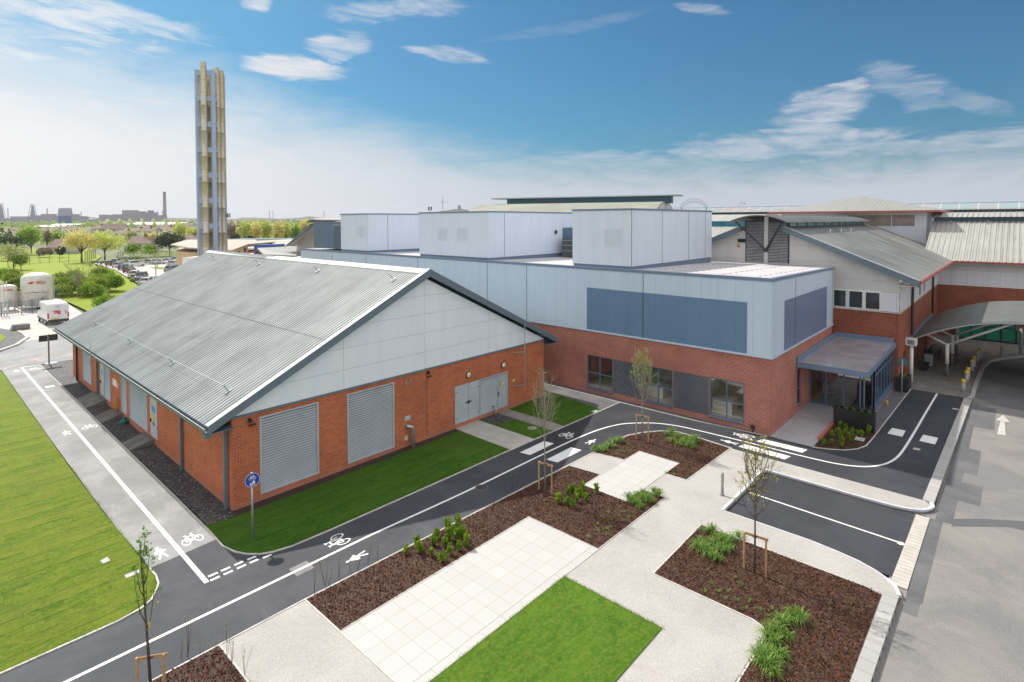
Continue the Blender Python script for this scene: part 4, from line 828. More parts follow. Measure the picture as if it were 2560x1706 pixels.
# roof-top door, lamp and air unit by the middle plant room
MB().box((42.6, 32.0, 9.0), (44.4, 32.07, 11.35)).build('plant_door', MATS['frame_blue'], B)
MB().lathe([(.20, -.06), (.16, -.0)], (41.5, 32.06, 10.95), 14, 'y').build('wall_lamp', MATS['dark_grey'], B)
au = MB().box((41.6, 29.6, 8.75), (45.6, 31.4, 10.35)).build('air_unit', M('unit_grey', (.10, .11, .12), (.07, .08, .09), scale=5), B)
ra = MB()
for z in (9.25, 9.75, 10.2): ra.bar((41.45, 29.45, z), (45.4, 29.45, z), .05); ra.bar((41.45, 29.45, z), (41.45, 31.3, z), .05)
for x in (41.45, 42.45, 43.45, 44.4, 45.4): ra.bar((x, 29.45, 8.7), (x, 29.45, 10.2), .05)
ra.box((41.3, 29.4, 9.0), (45.5, 29.5, 9.12)); ra.build('guard_rail', MATS['galv'], au)

# ------------------------------------------------------------------ glazed entrance porch
Pn = thing('entrance_porch', 'blue framed glass porch with flat grey roof between clinic and brick wing', 'porch', (40.2, 6.4, 0))
zr = 3.22; x0r, y0r = 37.25, 6.28
MB().prism([(x0r+.05, y0r+.05, zr-.0), (47.15, y0r+.05, zr+.12), (47.15, 9.98, zr+.12), (x0r+.05, 9.98, zr)], (0, 0, .02)).build('roof', MATS['porch_membrane'], Pn)
fa = MB().box((x0r-.05, y0r-.05, zr-.27), (x0r+.05, 10.0, zr+.06)); fa.prism([(x0r+.05, y0r-.05, zr-.27), (47.9, y0r-.05, zr-.12), (47.9, y0r-.05, zr+.16), (x0r+.05, y0r-.05, zr+.06)], (0, .1, 0)); fa.build('fascia', MATS['trim_blue'], Pn)
MB().prism([(x0r-.02, 9.92, zr+.02), (47.1, 9.92, zr+.12), (47.1, 9.92, zr+.45), (x0r-.02, 9.92, zr+.36)], (0, .1, 0)).box((47.0, y0r+.1, zr+.1), (47.12, 9.92, zr+.45)).box((x0r+.1, y0r+.05, zr-.24), (47.1, 9.9, zr-.20)).build('upstand', MATS['trim_blue'], Pn)
gf = MB()
X0 = 40.2
ys = [9.98, 9.05, 8.05, 6.95, 6.42]
for y in ys: gf.box((X0, y-.05, .02), (X0+.1, y+.05, 2.92))
for i in range(4): gf.box((X0+.003, ys[i+1]+.05, .02), (X0+.097, ys[i]-.05, .13)); gf.box((X0+.003, ys[i+1]+.05, 2.78), (X0+.097, ys[i]-.05, 2.92))
gf.box((X0, 6.36, .02), (X0+.16, 6.52, 2.92)).build('frame', MATS['frame_blue'], Pn)
for i in range(4): MB().poly([(X0+.05, ys[i+1]+.05, .12), (X0+.05, ys[i]-.05, .12), (X0+.05, ys[i]-.05, 2.8), (X0+.05, ys[i+1]+.05, 2.8)]).build('pane', MATS['glass'], Pn)
for y in (9.16, 8.94): MB().tube([(X0, y, .95), (X0-.09, y, .95), (X0-.09, y, 1.45), (X0, y, 1.45)], .014, 6).build('door_handle', MATS['steel_brushed'], Pn)
gs = MB(); xs_ = [40.36+1.12*i for i in range(7)]
for x in xs_: gs.box((x-.045, 6.38, .55), (x+.045, 6.48, 2.95))
for i in range(6):
    gs.box((xs_[i]+.045, 6.384, .55), (xs_[i+1]-.045, 6.476, .63)); gs.box((xs_[i]+.045, 6.384, 2.35), (xs_[i+1]-.045, 6.476, 2.42)); gs.box((xs_[i]+.045, 6.384, 2.85), (xs_[i+1]-.045, 6.476, 2.95))
gs.build('frame', MATS['frame_blue'], Pn)
for i in range(6): MB().poly([(xs_[i]+.045, 6.43, .6), (xs_[i+1]-.045, 6.43, .6), (xs_[i+1]-.045, 6.43, 2.9), (xs_[i]+.045, 6.43, 2.9)]).build('pane', MATS['glass'], Pn)
MB().box((40.3, 6.34, .2), (47.15, 6.62, .55)).build('blue_sill_wall', MATS['frame_blue'], Pn); MB().box((40.3, 6.36, -.1), (47.15, 6.6, .198)).build('brick_plinth', MATS['brick_red'], Pn)
MB().poly([(40.3, 6.6, .03), (47.1, 6.6, .03), (47.1, 10, .03), (40.3, 10, .03)]).build('floor', M('mat_dark', (.22, .21, .20), (.16, .155, .15), rough=.4), Pn)
for y in (6.62, 6.82): MB().tube([(x0r+.9, y, 2.86), (x0r+1.0, y, 2.75), (x0r+1.12, y, 2.55), (x0r+1.12, y, .05)], .05, 10).build('downpipe', MATS['trim_blue'], Pn, smooth=True)
MB().box((47.25, 6.2, .3), (47.36, 6.31, 3.1)).build('downpipe', MATS['trim_blue'], Pn)
ch = thing('reception_chair', 'dark armchair seen through the porch glass', 'chair', (42.2, 9.3, .03)); MB().box((41.9, 9.0, .3), (42.6, 9.6, .5)).build('seat', MATS['dark_grey'], ch, bevel=.04); MB().box((42.5, 9.0, .45), (42.68, 9.6, .95)).build('backrest', MATS['dark_grey'], ch, bevel=.04)
lg = MB(); [lg.bar((x, y, .03), (x, y, .3), .05) for x in (41.95, 42.55) for y in (9.05, 9.55)]; lg.build('legs', MATS['black_metal'], ch)
wl_ = thing('ramp_wall', 'low red brick kerb wall edging the entrance paving', 'wall', (35.6, 7.88, 0)); MB().box((33.6, 7.80, -.05), (37.0, 7.95, .16)).build('brickwork', M('brick_cap', (.46, .15, .09), (.36, .11, .07), scale=6), wl_)
# ------------------------------------------------------------------ older hospital wing with clerestory, behind the porch
XW, YW, XD = 47.2, 6.11, 73.0
SL = .427
def zc(y): return 7.85+SL*((y-5.0) if y < 15.2 else (25.4-y))
C = thing('hospital_wing', 'cream gabled hospital wing on red brick with curved clerestory roof and stained grey roof', 'building', (XW, YW, 0))
wn = [(9.33, 10.2, 5.56, 6.84), (8.28, 9.2, 5.56, 6.84), (7.22, 8.16, 5.56, 6.84)]
MB().wall('x', XW, YW, 24.3, -.3, 5.45).wall('y', YW, XW, XD, -.3, 5.42, [(49.3, 50.6, 0, 2.3), (62, 64, 0, 2.4)], .3, 1).build('wall', MATS['brick_old'], C)
MB().box((49.3, YW+.25, 0), (50.6, YW+.3, 2.3)).box((62, YW+.25, 0), (64, YW+.3, 2.4)).build('door', M('door_dark', (.01, .04, .035)), C)
g = MB(); gp = [(YW, 5.5), (24.3, 5.5), (24.3, zc(24.3)-.3), (15.2, zc(15.2)-.3), (YW, zc(YW)-.3)]
def gcell(y0, y1, z0, z1):
    q = clip([(y0, z0), (y1, z0), (y1, z1), (y0, z1)], -SL, 1, 7.55-SL*5.0); q = clip(q, SL, 1, 7.55+SL*25.4) if q else q
    if len(q) > 2: g.poly([(XW-.04, y, z) for y, z in q])
gcell(10.24, 13.3, 5.5, 6.9); gcell(YW, 13.3, 6.92, 12); gcell(16.7, 24.3, 5.5, 12); gcell(13.3, 16.7, 5.5, 8.6); g.build('cladding', MATS['clad_cream'], C)
MB().wall('x', XW-.035, YW, 7.18, 5.52, 6.88).wall('y', YW-.035, XW-.035, XD, 5.5, 6.95, [(53.0, 54.6, 5.6, 6.8), (57.5, 58.6, 5.6, 6.8), (60.5, 61.5, 5.6, 6.8), (67, 68.4, 5.6, 6.8)]).build('white_panel', MATS['clad_white'], C)
MB().box((XW-.09, YW-.09, 5.42), (XW, 24.3, 5.5)).box((XW, YW-.09, 5.42), (XD, YW, 5.5)).build('sill_course', M('stone', (.55, .50, .44)), C)
MB().box((XW-.04, 7.18, 5.5), (XW+.1, 10.24, 6.92)).build('window_band', MATS['white_paint'], C)
for a in wn: window(C, 'x', XW-.11, *a, fw=.05, mat='white_paint', glass='car_glass', sill=False)
for a in [(53.0, 54.6, 5.6, 6.8), (57.5, 58.6, 5.6, 6.8), (60.5, 61.5, 5.6, 6.8), (67, 68.4, 5.6, 6.8)]: window(C, 'y', YW-.05, *a, fw=.05, mat='white_paint', glass='car_glass', sill=False)
MB().box((XW, YW-.03, 6.95), (XD, YW, 7.6)).build('soffit_wall', MATS['clad_cream'], C)
r = MB(); r.prism([(46.45, 4.9, 7.80), (46.45, 13.6, zc(13.6)-.04), (82, 13.6, zc(13.6)-.04), (82, 4.9, 7.80)], (0, 0, .06)); fix(r.build('roof', MATS['roof_old_x'], C))
r = MB(); r.prism([(46.45, 25.5, 7.80), (46.45, 16.8, zc(16.8)-.04), (82, 16.8, zc(16.8)-.04), (82, 25.5, 7.80)], (0, 0, .06)); fix(r.build('roof', MATS['roof_plant'], C))
for s in (1, -1):
    yy = lambda y: y if s > 0 else 30.4-y
    v = MB(); v.prism([(46.42, yy(4.9), 7.86), (46.42, yy(13.6), zc(13.6)+.02), (46.42, yy(13.6), zc(13.6)-.40), (46.42, yy(4.9), 7.42)], (.07, 0, 0)); fix(v.build('verge_board', MATS['trim_grey'], C))
    v = MB(); v.prism([(46.40, yy(4.9), 7.87), (46.40, yy(13.6), zc(13.6)+.03), (46.40, yy(13.6), zc(13.6)+.06), (46.40, yy(4.9), 7.91)], (.25, 0, 0)); fix(v.build('verge_trim', MATS['trim_pale'], C))
    MB().box((46.5, yy(4.98), 7.45), (XW, yy(6.1), 7.5)).build('soffit', MATS['clad_cream'], C)
MB().box((46.5, 4.78, 7.66), (72.1, 4.92, 7.84)).build('gutter', MATS['trim_red'], C)
MB().box((46.5, 4.94, 7.84), (72.1, 5.05, 7.88)).build('eaves_trim', MATS['trim_pale'], C)
vt = MB(); pr = []
for k in range(13):
    a = -1+2*k/12; y = 15.15+2.25*a; z = 12.42-.56*a*a; pr.append((y, z))
vt.prism([(45.1, y, z) for y, z in pr]+[(45.1, y, z-.05) for y, z in pr[::-1]], (32.2, 0, 0)); fix(vt.build('curved_roof', MATS['roof_canopy'], C))
MB().box((47.1, 13.55, 11.25), (77, 13.62, 11.98)).box((47.1, 16.7, 11.25), (77, 16.77, 11.98)).build('clerestory_glazing', M('teal_glass', (.10, .26, .30), (.13, .30, .34), rough=.2), C)
mm = MB(); [mm.box((47.1+2.9*k, 13.50, 11.2), (47.2+2.9*k, 13.549, 12.0)) for k in range(11)]; mm.build('clerestory_posts', MATS['trim_teal'], C)
for y0, y1 in ((13.42, 14.86), (15.2, 16.62)):
    l = MB(); louvre(l, 'x', XW-.08, y0, y1, 8.62, 12.0-.56*((y0+y1)/2-15.15)**2/5, .12, .035); lo = l.build('louvre_panel', M('louvre_dark', (.42, .42, .44)), C)
MB().poly([(XW-.0, 13.3, 8.5), (XW, 16.7, 8.5), (XW, 16.7, 11.9), (XW, 15.1, 12.3), (XW, 13.3, 11.9)]).build('backing', MATS['dark_grey'], C)
MB().box((XW-.18, 14.88, 8.5), (XW-.02, 15.18, 12.3)).build('column', MATS['clad_cream'], C)
MB().bar((XW-.25, 15.0, 9.6), (45.5, 16.9, 11.9), .11).bar((XW-.25, 15.0, 9.6), (45.5, 13.35, 11.9), .11).lathe([(.16, -.1), (.16, .1)], (XW-.25, 15.0, 9.6), 12, 'x').build('brace', MATS['dark_grey'], C)
vg = MB(); [vg.box((XW-.16, 16.70+.09*k, 10.18), (XW-.05, 16.75+.09*k, 10.47)) for k in range(7)]; vg.build('vent_grille', MATS['black_metal'], C)
MB().box((XW-.07, 17.14, 9.90), (XW-.045, 17.44, 10.04)).build('warning_sign', MATS['yellow'], C); MB().box((XW-.07, 17.14, 9.76), (XW-.045, 17.34, 9.88)).build('notice', MATS['trim_red'], C)
for x in (52.3, 66.2): MB().tube([(x, 5.95, 7.6), (x, 5.93, 6.9), (x, 5.93, 3.15)], .09, 8).build('downpipe', MATS['black_metal'], C)
for x in (54, 58, 62): MB().bar((x, 12.0, zc(12)+.05), (x+.2, 12.0, zc(12)+.4), .05).build('anchor_post', MATS['galv'], C)
# cross wing
D = thing('cross_wing', 'long pale ribbed roof wing with teal ridge band and red gutter at right edge', 'building', (XD, 0, 0))
MB().wall('x', XD, -45, YW, -.3, 5.32).build('wall', MATS['brick_old'], D)
MB().wall('x', XD-.04, -45, YW-.04, 5.34, 6.85).build('white_panel', MATS['clad_white'], D); MB().wall('x', XD-.02, -45, YW-.04, 6.86, 7.5).build('soffit_wall', MATS['clad_cream'], D)
rd_ = MB(); x = 72.0; xr, zr_ = 81.4, 7.85+SL*9.4
y = 7.4; L = []
while y > -45:
    for dy, dz in ((0, .06), (-.12, .06), (-.16, 0), (-.42, 0)): L.append((y+dy, dz))
    y -= .46
k0 = 0
for yy, dz in L: rd_.v += [(x, yy, 7.85+dz), (xr, yy, zr_+dz)]
for i in range(len(L)-1): rd_.f.append((2*i, 2*i+1, 2*i+3, 2*i+2))
rd_.build('roof', MATS['roof_old_y'], D)
MB().box((71.85, -45, 7.68), (71.99, 4.9, 7.86)).build('gutter', MATS['trim_red'], D)
MB().box((xr-.05, -45, zr_-.1), (xr+.1, 7.3, zr_+.46)).build('ridge_band', MATS['trim_teal'], D)
cv = MB()
L = []; y = 7.6
while y > -45:
    for dy, dr in ((0, .05), (-.12, .05), (-.16, 0), (-.42, 0)): L.append((y+dy, dr))
    y -= .46
prf = [(-.55, zr_+.45), (-.2, zr_+.68), (.4, zr_+.85), (1.4, zr_+.98), (2.6, zr_+1.0), (3.8, zr_+.9)]
for yy, dr in L: cv.v += [(xr+a, yy, zz+dr) for a, zz in prf]
for i in range(len(L)-1):
    for j in range(5): cv.f.append((6*i+j, 6*i+j+1, 6*i+j+7, 6*i+j+6))
cv.build('curved_roof', MATS['roof_old_y'], D)
for k in range(4): y = 5.6-3.2*k; MB().bar((xr-.8, y, zr_-.3), (xr-.75, y+.1, zr_+.1), .06).bar((xr-.8, y-.2, zr_-.32), (xr-.8, y+.2, zr_-.32), .12, .05).build('anchor_post', MATS['galv'], D)
H = thing('site_hoarding', 'bright green panel hoarding with dark frame under the canopy', 'hoarding', (72.3, 0, 0))
for i in range(14):
    for j in range(2): y1 = 4.45-1.12*i; MB().box((72.3, y1-1.04, .18+1.32*j), (72.33, y1-.06, 1.42+1.32*j)).build('panel', MATS['hoard_green'], H)
hf = MB(); [hf.box((72.24, 4.43-1.12*i, 0), (72.36, 4.53-1.12*i, 2.8)) for i in range(15)]; [hf.box((72.26, -11.2, z), (72.34, 4.5, z+.09)) for z in (.05, 1.40, 2.72)]; hf.build('frame', MATS['black_metal'], H)
# arched canopy
K = thing('arched_canopy', 'weathered grey arched canopy on white branching columns over the forecourt', 'canopy', (59, 3.8, 0))
ap = [(6.15, 2.75), (5.5, 3.12), (4.8, 3.5), (3.7, 4.0), (2.55, 4.40), (1.5, 4.64), (.4, 4.80), (-.8, 4.88), (-2, 4.86), (-3.2, 4.74), (-4.5, 4.48), (-5.8, 4.05), (-7, 3.5), (-8.2, 2.8)]
k = MB(); k.prism([(52.6, y, z) for y, z in ap]+[(52.6, y, z-.05) for y, z in ap[::-1]], (14.0, 0, 0)); fix(k.build('roof', MATS['roof_canopy'], K))
k = MB(); k.prism([(52.5, y, z-.03) for y, z in ap]+[(52.5, y, z-.13) for y, z in ap[::-1]], (.09, 0, 0)); fix(k.build('edge_rib', MATS['galv'], K))
MB().box((52.2, 5.95, 2.62), (66.6, 6.1, 3.0)).box((52.2, 6.0, 2.6), (66.6, 6.35, 2.7)).box((52.1, 5.9, 2.6), (52.25, 6.5, 2.95)).build('gutter', MATS['trim_blue'], K)
for x in (54.1, 58.5, 63.2):
    c_ = MB().tube([(x, 3.9, .95), (x, 3.9, 2.5)], .125, 14).build('column', MATS['white_paint'], K, smooth=True)
    MB().tube([(x, 3.9, -.02), (x, 3.9, .95)], .115, 14).build('column_base', M('stone_dark', (.16, .14, .13)), c_, smooth=True)
    MB().tube([(x, 3.9, 2.42), (x, 5.35, 3.12)], .075, 10).tube([(x, 3.9, 2.42), (x, -.2, 4.72)], .09, 10).build('arm', MATS['white_paint'], K, smooth=True)
    MB().lathe([(.15, 2.33), (.17, 2.42), (.15, 2.52)], (x, 3.9, 0), 14).build('joint', MATS['white_paint'], K)
# tower with pyramid roof
TW = thing('roof_tower', 'white panelled tower with grey pyramid roof and red eaves behind the hospital wing', 'tower', (80, 8, 0))
MB().wall('x', 80, 7.9, 23.6, 5, 12.95, [(9.0, 11.2, 11.3, 12.6), (11.3, 15.8, 11.3, 12.6)]).wall('y', 7.9, 80, 95, 5, 12.95).wall('y', 23.6, 80, 95, 5, 12.95).build('wall', M('tower_white', (.62, .66, .72), (.58, .62, .68), scale=.5), TW)
MB().box((80.05, 9.0, 11.3), (80.12, 15.8, 12.6)).build('louvre_panel', M('rust_grey', (.34, .28, .25), (.22, .20, .19), scale=1.2), TW)
rp = MB().add([(78.6, 6.6, 13.12), (96.4, 6.6, 13.12), (96.4, 24.9, 13.12), (78.6, 24.9, 13.12), (87.5, 15.7, 15.25)], [(0, 1, 4), (1, 2, 4), (2, 3, 4), (3, 0, 4)]).build('roof', MATS['roof_tower'], TW)
MB().box((78.5, 6.5, 12.9), (96.5, 25.0, 13.11)).build('eaves', M('eaves_red', (.45, .12, .09)), TW)

# ------------------------------------------------------------------ street furniture
def bollard(name, x, y, label):
    t = thing(name, label, 'bollard', (x, y, 0), 0, 'yellow topped bollards along the forecourt')
    MB().lathe([(.13, 0), (.11, .68)], (x, y, 0), 16).build('post', MATS['bollard_grey'], t, smooth=True); MB().lathe([(.13, .68), (.14, .72), (.14, .82), (.11, .90), (.05, .93)], (x, y, 0), 16).build('cap', MATS['yellow'], t, smooth=True); return t
M('bollard_grey', (.40, .40, .40), (.30, .30, .30), scale=6)
bl_ = ['nearest yellow capped bollard, by the end of the black path', 'second yellow capped bollard along the kerb, front one of a close pair', 'third yellow capped bollard, rear one of the nearest pair', 'fourth yellow capped bollard, front one of the middle pair',
       'fifth yellow capped bollard, rear one of the middle pair', 'sixth yellow capped bollard, where the kerb starts to curve', 'seventh yellow capped bollard, just beyond the start of the curve', 'yellow capped bollard standing apart in front of the green hoarding']
for (x, y), l in zip([(49.75, 2.66), (52.8, 2.64), (54.1, 2.62), (57.3, 2.55), (58.9, 2.5), (61.6, 2.4), (62.9, 2.3), (65.0, .88)], bl_): bollard('bollard', x, y, l)
b0 = thing('short_bollard', 'small yellow marker post in the gravel beside the porch', 'bollard', (42.9, 6.12, 0)); MB().lathe([(.07, .0), (.07, .30), (.05, .34), (.01, .35)], (42.9, 6.12, 0), 12).build('post', MATS['yellow'], b0, smooth=True)
for (x, y), l in zip([(24.02, 9.39), (26.97, 9.41)], ['brushed steel bollard at the left corner of the parking bay', 'brushed steel bollard at the far corner of the parking bay']):
    t = thing('steel_bollard', l, 'bollard', (x, y, 0), 0, 'steel bollards by the parking bay'); MB().lathe([(.057, 0), (.057, .97), (.05, 1.0), (.02, 1.01)], (x, y, 0), 16).build('post', MATS['steel_brushed'], t, smooth=True); MB().lathe([(.1, .004), (.1, .02)], (x, y, 0), 16).build('base_plate', MATS['steel_brushed'], t)
def lbl(o, s): o['label'] = s
# blue shared-path sign
s = thing('path_sign', 'round blue cycle and pedestrian sign on a grey pole in the shaded grass', 'sign', (8.86, 21.29, 0))
MB().tube([(8.86, 21.29, 0), (8.86, 21.29, 2.5)], .038, 12).lathe([(.05, 2.5), (.05, 2.53)], (8.86, 21.29, 0), 12).build('pole', MATS['galv'], s, smooth=True)
nd = Vector((-.18, -1, 0)).normalized(); rr_ = Vector((nd.y*-1, nd.x, 0)); rr_ = Vector((-nd.y, nd.x, 0)); ctr = Vector((8.86, 21.29, 2.27))+nd*.06
def on_plate(fn, c, rt, up, nv, sc, off, name, mat, root, par=None):
    m_ = MB(); fn(m_); o2 = MB(); o2.v = [tuple(c+rt*v[0]*sc+up*v[1]*sc+nv*(off+v[2])) for v in m_.v]; o2.f = m_.f; return o2.build(name, mat, root)
def dd(r, z): return lambda m_: disc(m_, (0, 0), r, z, 32)
zup = Vector((0, 0, 1))
pl = MB(); m_ = [ctr+rr_*(.27*math.cos(a))+zup*(.27*math.sin(a)) for a in [2*math.pi*k/32 for k in range(32)]]; pl.prism(m_, nd*.012); plate = pl.build('plate', MATS['sign_blue'], s)
rg = lambda m_: ring(m_, (0, 0), .262, .014, 32); on_plate(rg, ctr, rr_, zup, nd, 1, .016, 'rim', MATS['white_paint'], plate)
on_plate(bike2d, ctr+zup*.07, rr_, zup, nd, .26, .017, 'cycle_symbol', MATS['white_paint'], plate)
def family(m_): walk2d(m_)
on_plate(walk2d, ctr+zup*-.22+rr_*.04, rr_, zup, nd, .23, .017, 'walker_symbol', MATS['white_paint'], plate); on_plate(walk2d, ctr+zup*-.22-rr_*.06, rr_, zup, nd, .14, .017, 'walker_symbol', MATS['white_paint'], plate)
# back of the round sign by the porch
s = thing('round_sign', 'grey back of a round sign on a pole beside the porch gravel', 'sign', (46.0, 5.73, 0))
MB().tube([(46, 5.73, 0), (46, 5.73, 2.5)], .038, 10).build('pole', MATS['galv'], s, smooth=True); MB().lathe([(.3, .045), (.3, .06)], (46, 5.73, 2.3), 24, 'x').build('plate', M('teal_grey', (.10, .17, .19)), s)
# twin dark sign on a brown pole
s = thing('twin_sign', 'brown pole with two dark sign panels at the end of the gravel strip', 'sign', (8.53, 60.4, 0))
MB().tube([(8.53, 60.4, .06), (8.53, 60.4, 2.55)], .055, 10).build('pole', M('pole_brown', (.16, .13, .12)), s); 
for o_2 in (-.62, .06): MB().box((8.53+o_2, 60.42, 1.98), (8.53+o_2+.56, 60.46, 2.50)).build('panel', MATS['dark_grey'], s)
# square lamp column by the planter
s = thing('lamp_column', 'thick white column with a square white lamp box near the forecourt planter', 'lamp', (50.6, 5.75, 0))
MB().tube([(50.6, 5.75, 0), (50.6, 5.75, 2.75)], .13, 14).build('column', MATS['white_paint'], s, smooth=True); MB().box((50.3, 5.42, 2.7), (50.9, 6.1, 3.22)).build('lamp_box', MATS['white_paint'], s, bevel=.02); MB().box((50.285, 5.55, 2.8), (50.298, 5.97, 3.12)).build('screen', M('screen_grey', (.25, .26, .28)), s)
# planters
def planter(x0, y0, x1, y1, h, label):
    t = thing('planter', label, 'planter', ((x0+x1)/2, (y0+y1)/2, 0))
    w_ = MB().box((x0, y0, .02), (x0+.05, y1, h)).box((x1-.05, y0, .02), (x1, y1, h)).box((x0+.05, y0, .02), (x1-.05, y0+.05, h)).box((x0+.05, y1-.05, .02), (x1-.05, y1, h))
    n = int((y1-y0)/.2)
    w_.build('box', MATS['planter_black'], t)
    bt = MB()
    for k in range(int((y1-y0)/.19)): bt.box((x0-.012, y0+.06+.19*k, .08), (x0-.001, y0+.22+.19*k, h-.08))
    for k in range(int((x1-x0)/.19)): bt.box((x0+.06+.19*k, y0-.012, .08), (min(x1, x0+.22+.19*k), y0-.001, h-.08))
    bt.build('cladding_boards', MATS['planter_black'], t)
    rm_ = MB()
    for a_, b2 in (((x0-.03, y0-.03, h), (x1+.03, y0+.06, h+.04)), ((x0-.03, y1-.06, h), (x1+.03, y1+.03, h+.04)), ((x0-.03, y0+.06, h), (x0+.06, y1-.06, h+.04)), ((x1-.06, y0+.06, h), (x1+.03, y1-.06, h+.04))): rm_.box(a_, b2)
    rm_.build('rim', MATS['planter_black'], t); MB().box((x0+.05, y0+.05, h-.15), (x1-.05, y1-.05, h-.06)).build('soil', MATS['soil'], t)
    return t
planter(36.72, 5.83, 37.25, 7.86, 1.03, 'long black timber planter standing behind the small bark bed')
planter(46.9, 5.50, 48.5, 6.15, .95, 'black timber planter at the far end of the porch gravel')
# forecourt furniture
t = thing('bench', 'dark green slatted bench against the brick wall under the canopy', 'bench', (55.3, 5.4, 0))
MB().box((54.6, 5.15, .42), (56.2, 5.55, .47)).build('seat', M('dark_green', (.01, .05, .035)), t); MB().box((54.6, 5.56, .5), (56.2, 5.60, .95)).build('backrest', MATS['dark_green'], t)
for x in (54.7, 56.1): MB().box((x-.03, 5.2, 0), (x+.03, 5.58, .42)).build('leg', MATS['black_metal'], t)
t = thing('litter_bin', 'square grey litter bin with dark open top behind the bench', 'bin', (57.2, 5.3, 0)); MB().box((56.95, 5.05, 0), (57.5, 5.6, .95)).build('body', M('bin_grey', (.32, .32, .32)), t, bevel=.03); MB().box((56.9, 5.0, .96), (57.55, 5.65, 1.2)).build('hood', MATS['black_metal'], t, bevel=.05)
for k in range(4):
    t = thing('cycle_stand', 'black hoop cycle stands in a row by the brick wall', 'cycle stand', (60.2+.8*k, 5.3, 0), 0, 'black hoop cycle stands in a row'); x = 60.2+.8*k
    MB().tube([(x, 4.95, 0), (x, 4.95, .7), (x, 5.05, .8), (x, 5.55, .8), (x, 5.65, .7), (x, 5.65, 0)], .03, 8).build('hoop', MATS['black_metal'], t, smooth=True)
t = thing('information_totem', 'grey post carrying a striped pink and yellow information panel', 'sign', (67.2, -.35, 0))
MB().tube([(67.2, -.35, 0), (67.2, -.35, 2.3)], .13, 12).build('post', M('post_grey', (.38, .38, .40)), t, smooth=True); MB().lathe([(.14, 1.55), (.14, 1.72)], (67.2, -.35, 0), 12).build('band', MATS['yellow'], t)
MB().box((67.16, -1.6, 2.1), (67.24, .0, 3.0)).build('panel', M('pinkish', (.55, .42, .42)), t)
for z, c_ in ((2.2, 'stripe_purple'), (2.42, 'yellow'), (2.62, 'stripe_purple'), (2.8, 'stripe_olive')): MB().box((67.145, -1.5, z), (67.155, -.1, z+.1)).build('stripe', M(c_, (.28, .08, .22) if 'purple' in c_ else (.45, .40, .08)), t)
t = thing('wooden_wedge', 'pale wooden board leaning behind the far black planter', 'board', (48.3, 6.6, 0)); MB().prism([(48.6, 5.6, .5), (48.6, 6.7, 1.25), (48.6, 6.9, 1.15), (48.6, 5.7, .35)], (.3, 0, 0)).box((48.6, 6.3, 0), (48.9, 6.5, .8)).build('board', M('ply', (.60, .42, .20)), t)
# pallet of kerbs in the far verge, rubbish sack
t = thing('pallet_stack', 'pallet stacked with grey concrete kerbs on the far gravel verge', 'pallet', (8.3, 81, 0)); PP = G(22, 827)
t.location = (PP.x+1.0, PP.y, 0)
kb = MB(); x, y = t.location.x, t.location.y
for i in range(3):
    for j in range(3): kb.box((x-.8+.05*j, y-.5+.34*i, .14+.16*j), (x+.75-.12*i*(j == 2), y-.22+.34*i, .29+.16*j))
kb.build('kerbs', M('kerb_pile', (.26, .27, .28), (.2, .2, .21), scale=3), t); pb = MB(); [pb.box((x-.9, y-.6+.25*i, .09), (x+.8, y-.5+.25*i, .12)) for i in range(5)]; [pb.box((x-.9+.75*i, y-.6, 0), (x-.8+.75*i, y+.5, .09)) for i in range(3)]; pb.build('pallet', MATS['timber'], t)
t = thing('rubbish_bag', 'small green plastic bag lying on the gravel by the louvred door', 'bag', (9.0, 39.3, .15)); bb = bmesh.new(); bmesh.ops.create_icosphere(bb, subdivisions=2, radius=.26)
for v in bb.verts: v.co = v.co*(1+.25*math.sin(v.co.x*19+v.co.y*13)); v.co.z *= .6
me = bpy.data.meshes.new('bag'); bb.to_mesh(me); bb.free(); obj('body', me, t, M('bag_green', (.02, .16, .12), rough=.3)); MB().lathe([(.03, .1), (.02, .17), (.07, .22)], (0, 0, 0), 8).build('knot', MATS['bag_green'], None).parent = t
# ------------------------------------------------------------------ planting
import numpy as np
NR = np.random.default_rng(5)
def leafmat(name, a, b, c=None, trans=.45, sc=.9):
    m, t = newmat(name); p = t.pos(); oi = t.n('ShaderNodeObjectInfo')
    col = t.mix(t.sstep(t.noise(p, sc, 3, .6), .35, .65), a, b)
    if c: col = t.mix(t.m('MULTIPLY', t.sstep(t.noise(p, sc*7, 2), .5, .75), .6), col, c)
    col = t.mix(t.m('MULTIPLY', oi.outputs['Random'], .25), col, (a[0]*.6, a[1]*.65, a[2]*.6))
    d = t.n('ShaderNodeBsdfPrincipled'); t.put(d.inputs['Base Color'], col); d.inputs['Roughness'].default_value = .55; d.inputs['Specular IOR Level'].default_value = .25
    tr = t.n('ShaderNodeBsdfTranslucent'); t.put(tr.inputs[0], col); mx = t.n('ShaderNodeMixShader'); mx.inputs[0].default_value = trans
    t.put(mx.inputs[1], d.outputs[0]); t.put(mx.inputs[2], tr.outputs[0]); o = t.n('ShaderNodeOutputMaterial'); t.put(o.inputs[0], mx.outputs[0]); return m
leafmat('leaf_laurel', (.09, .22, .02), (.26, .40, .02), (.62, .64, .04), .4, 4)
leafmat('leaf_sedge', (.12, .27, .04), (.26, .40, .07), (.62, .60, .26), .35, 5)
leafmat('leaf_green', (.14, .30, .04), (.20, .38, .05), None, .5, 4)
leafmat('leaf_willow', (.26, .36, .05), (.34, .42, .06), None, .5, 4)
leafmat('leaf_yellow', (.42, .40, .04), (.52, .46, .06), None, .5, 4)
leafmat('twig_pale', (.22, .19, .10), (.28, .25, .12), None, .1, 4)
leafmat('bg_dark', (.035, .06, .022), (.06, .09, .03), (.10, .13, .05), .3, .5)
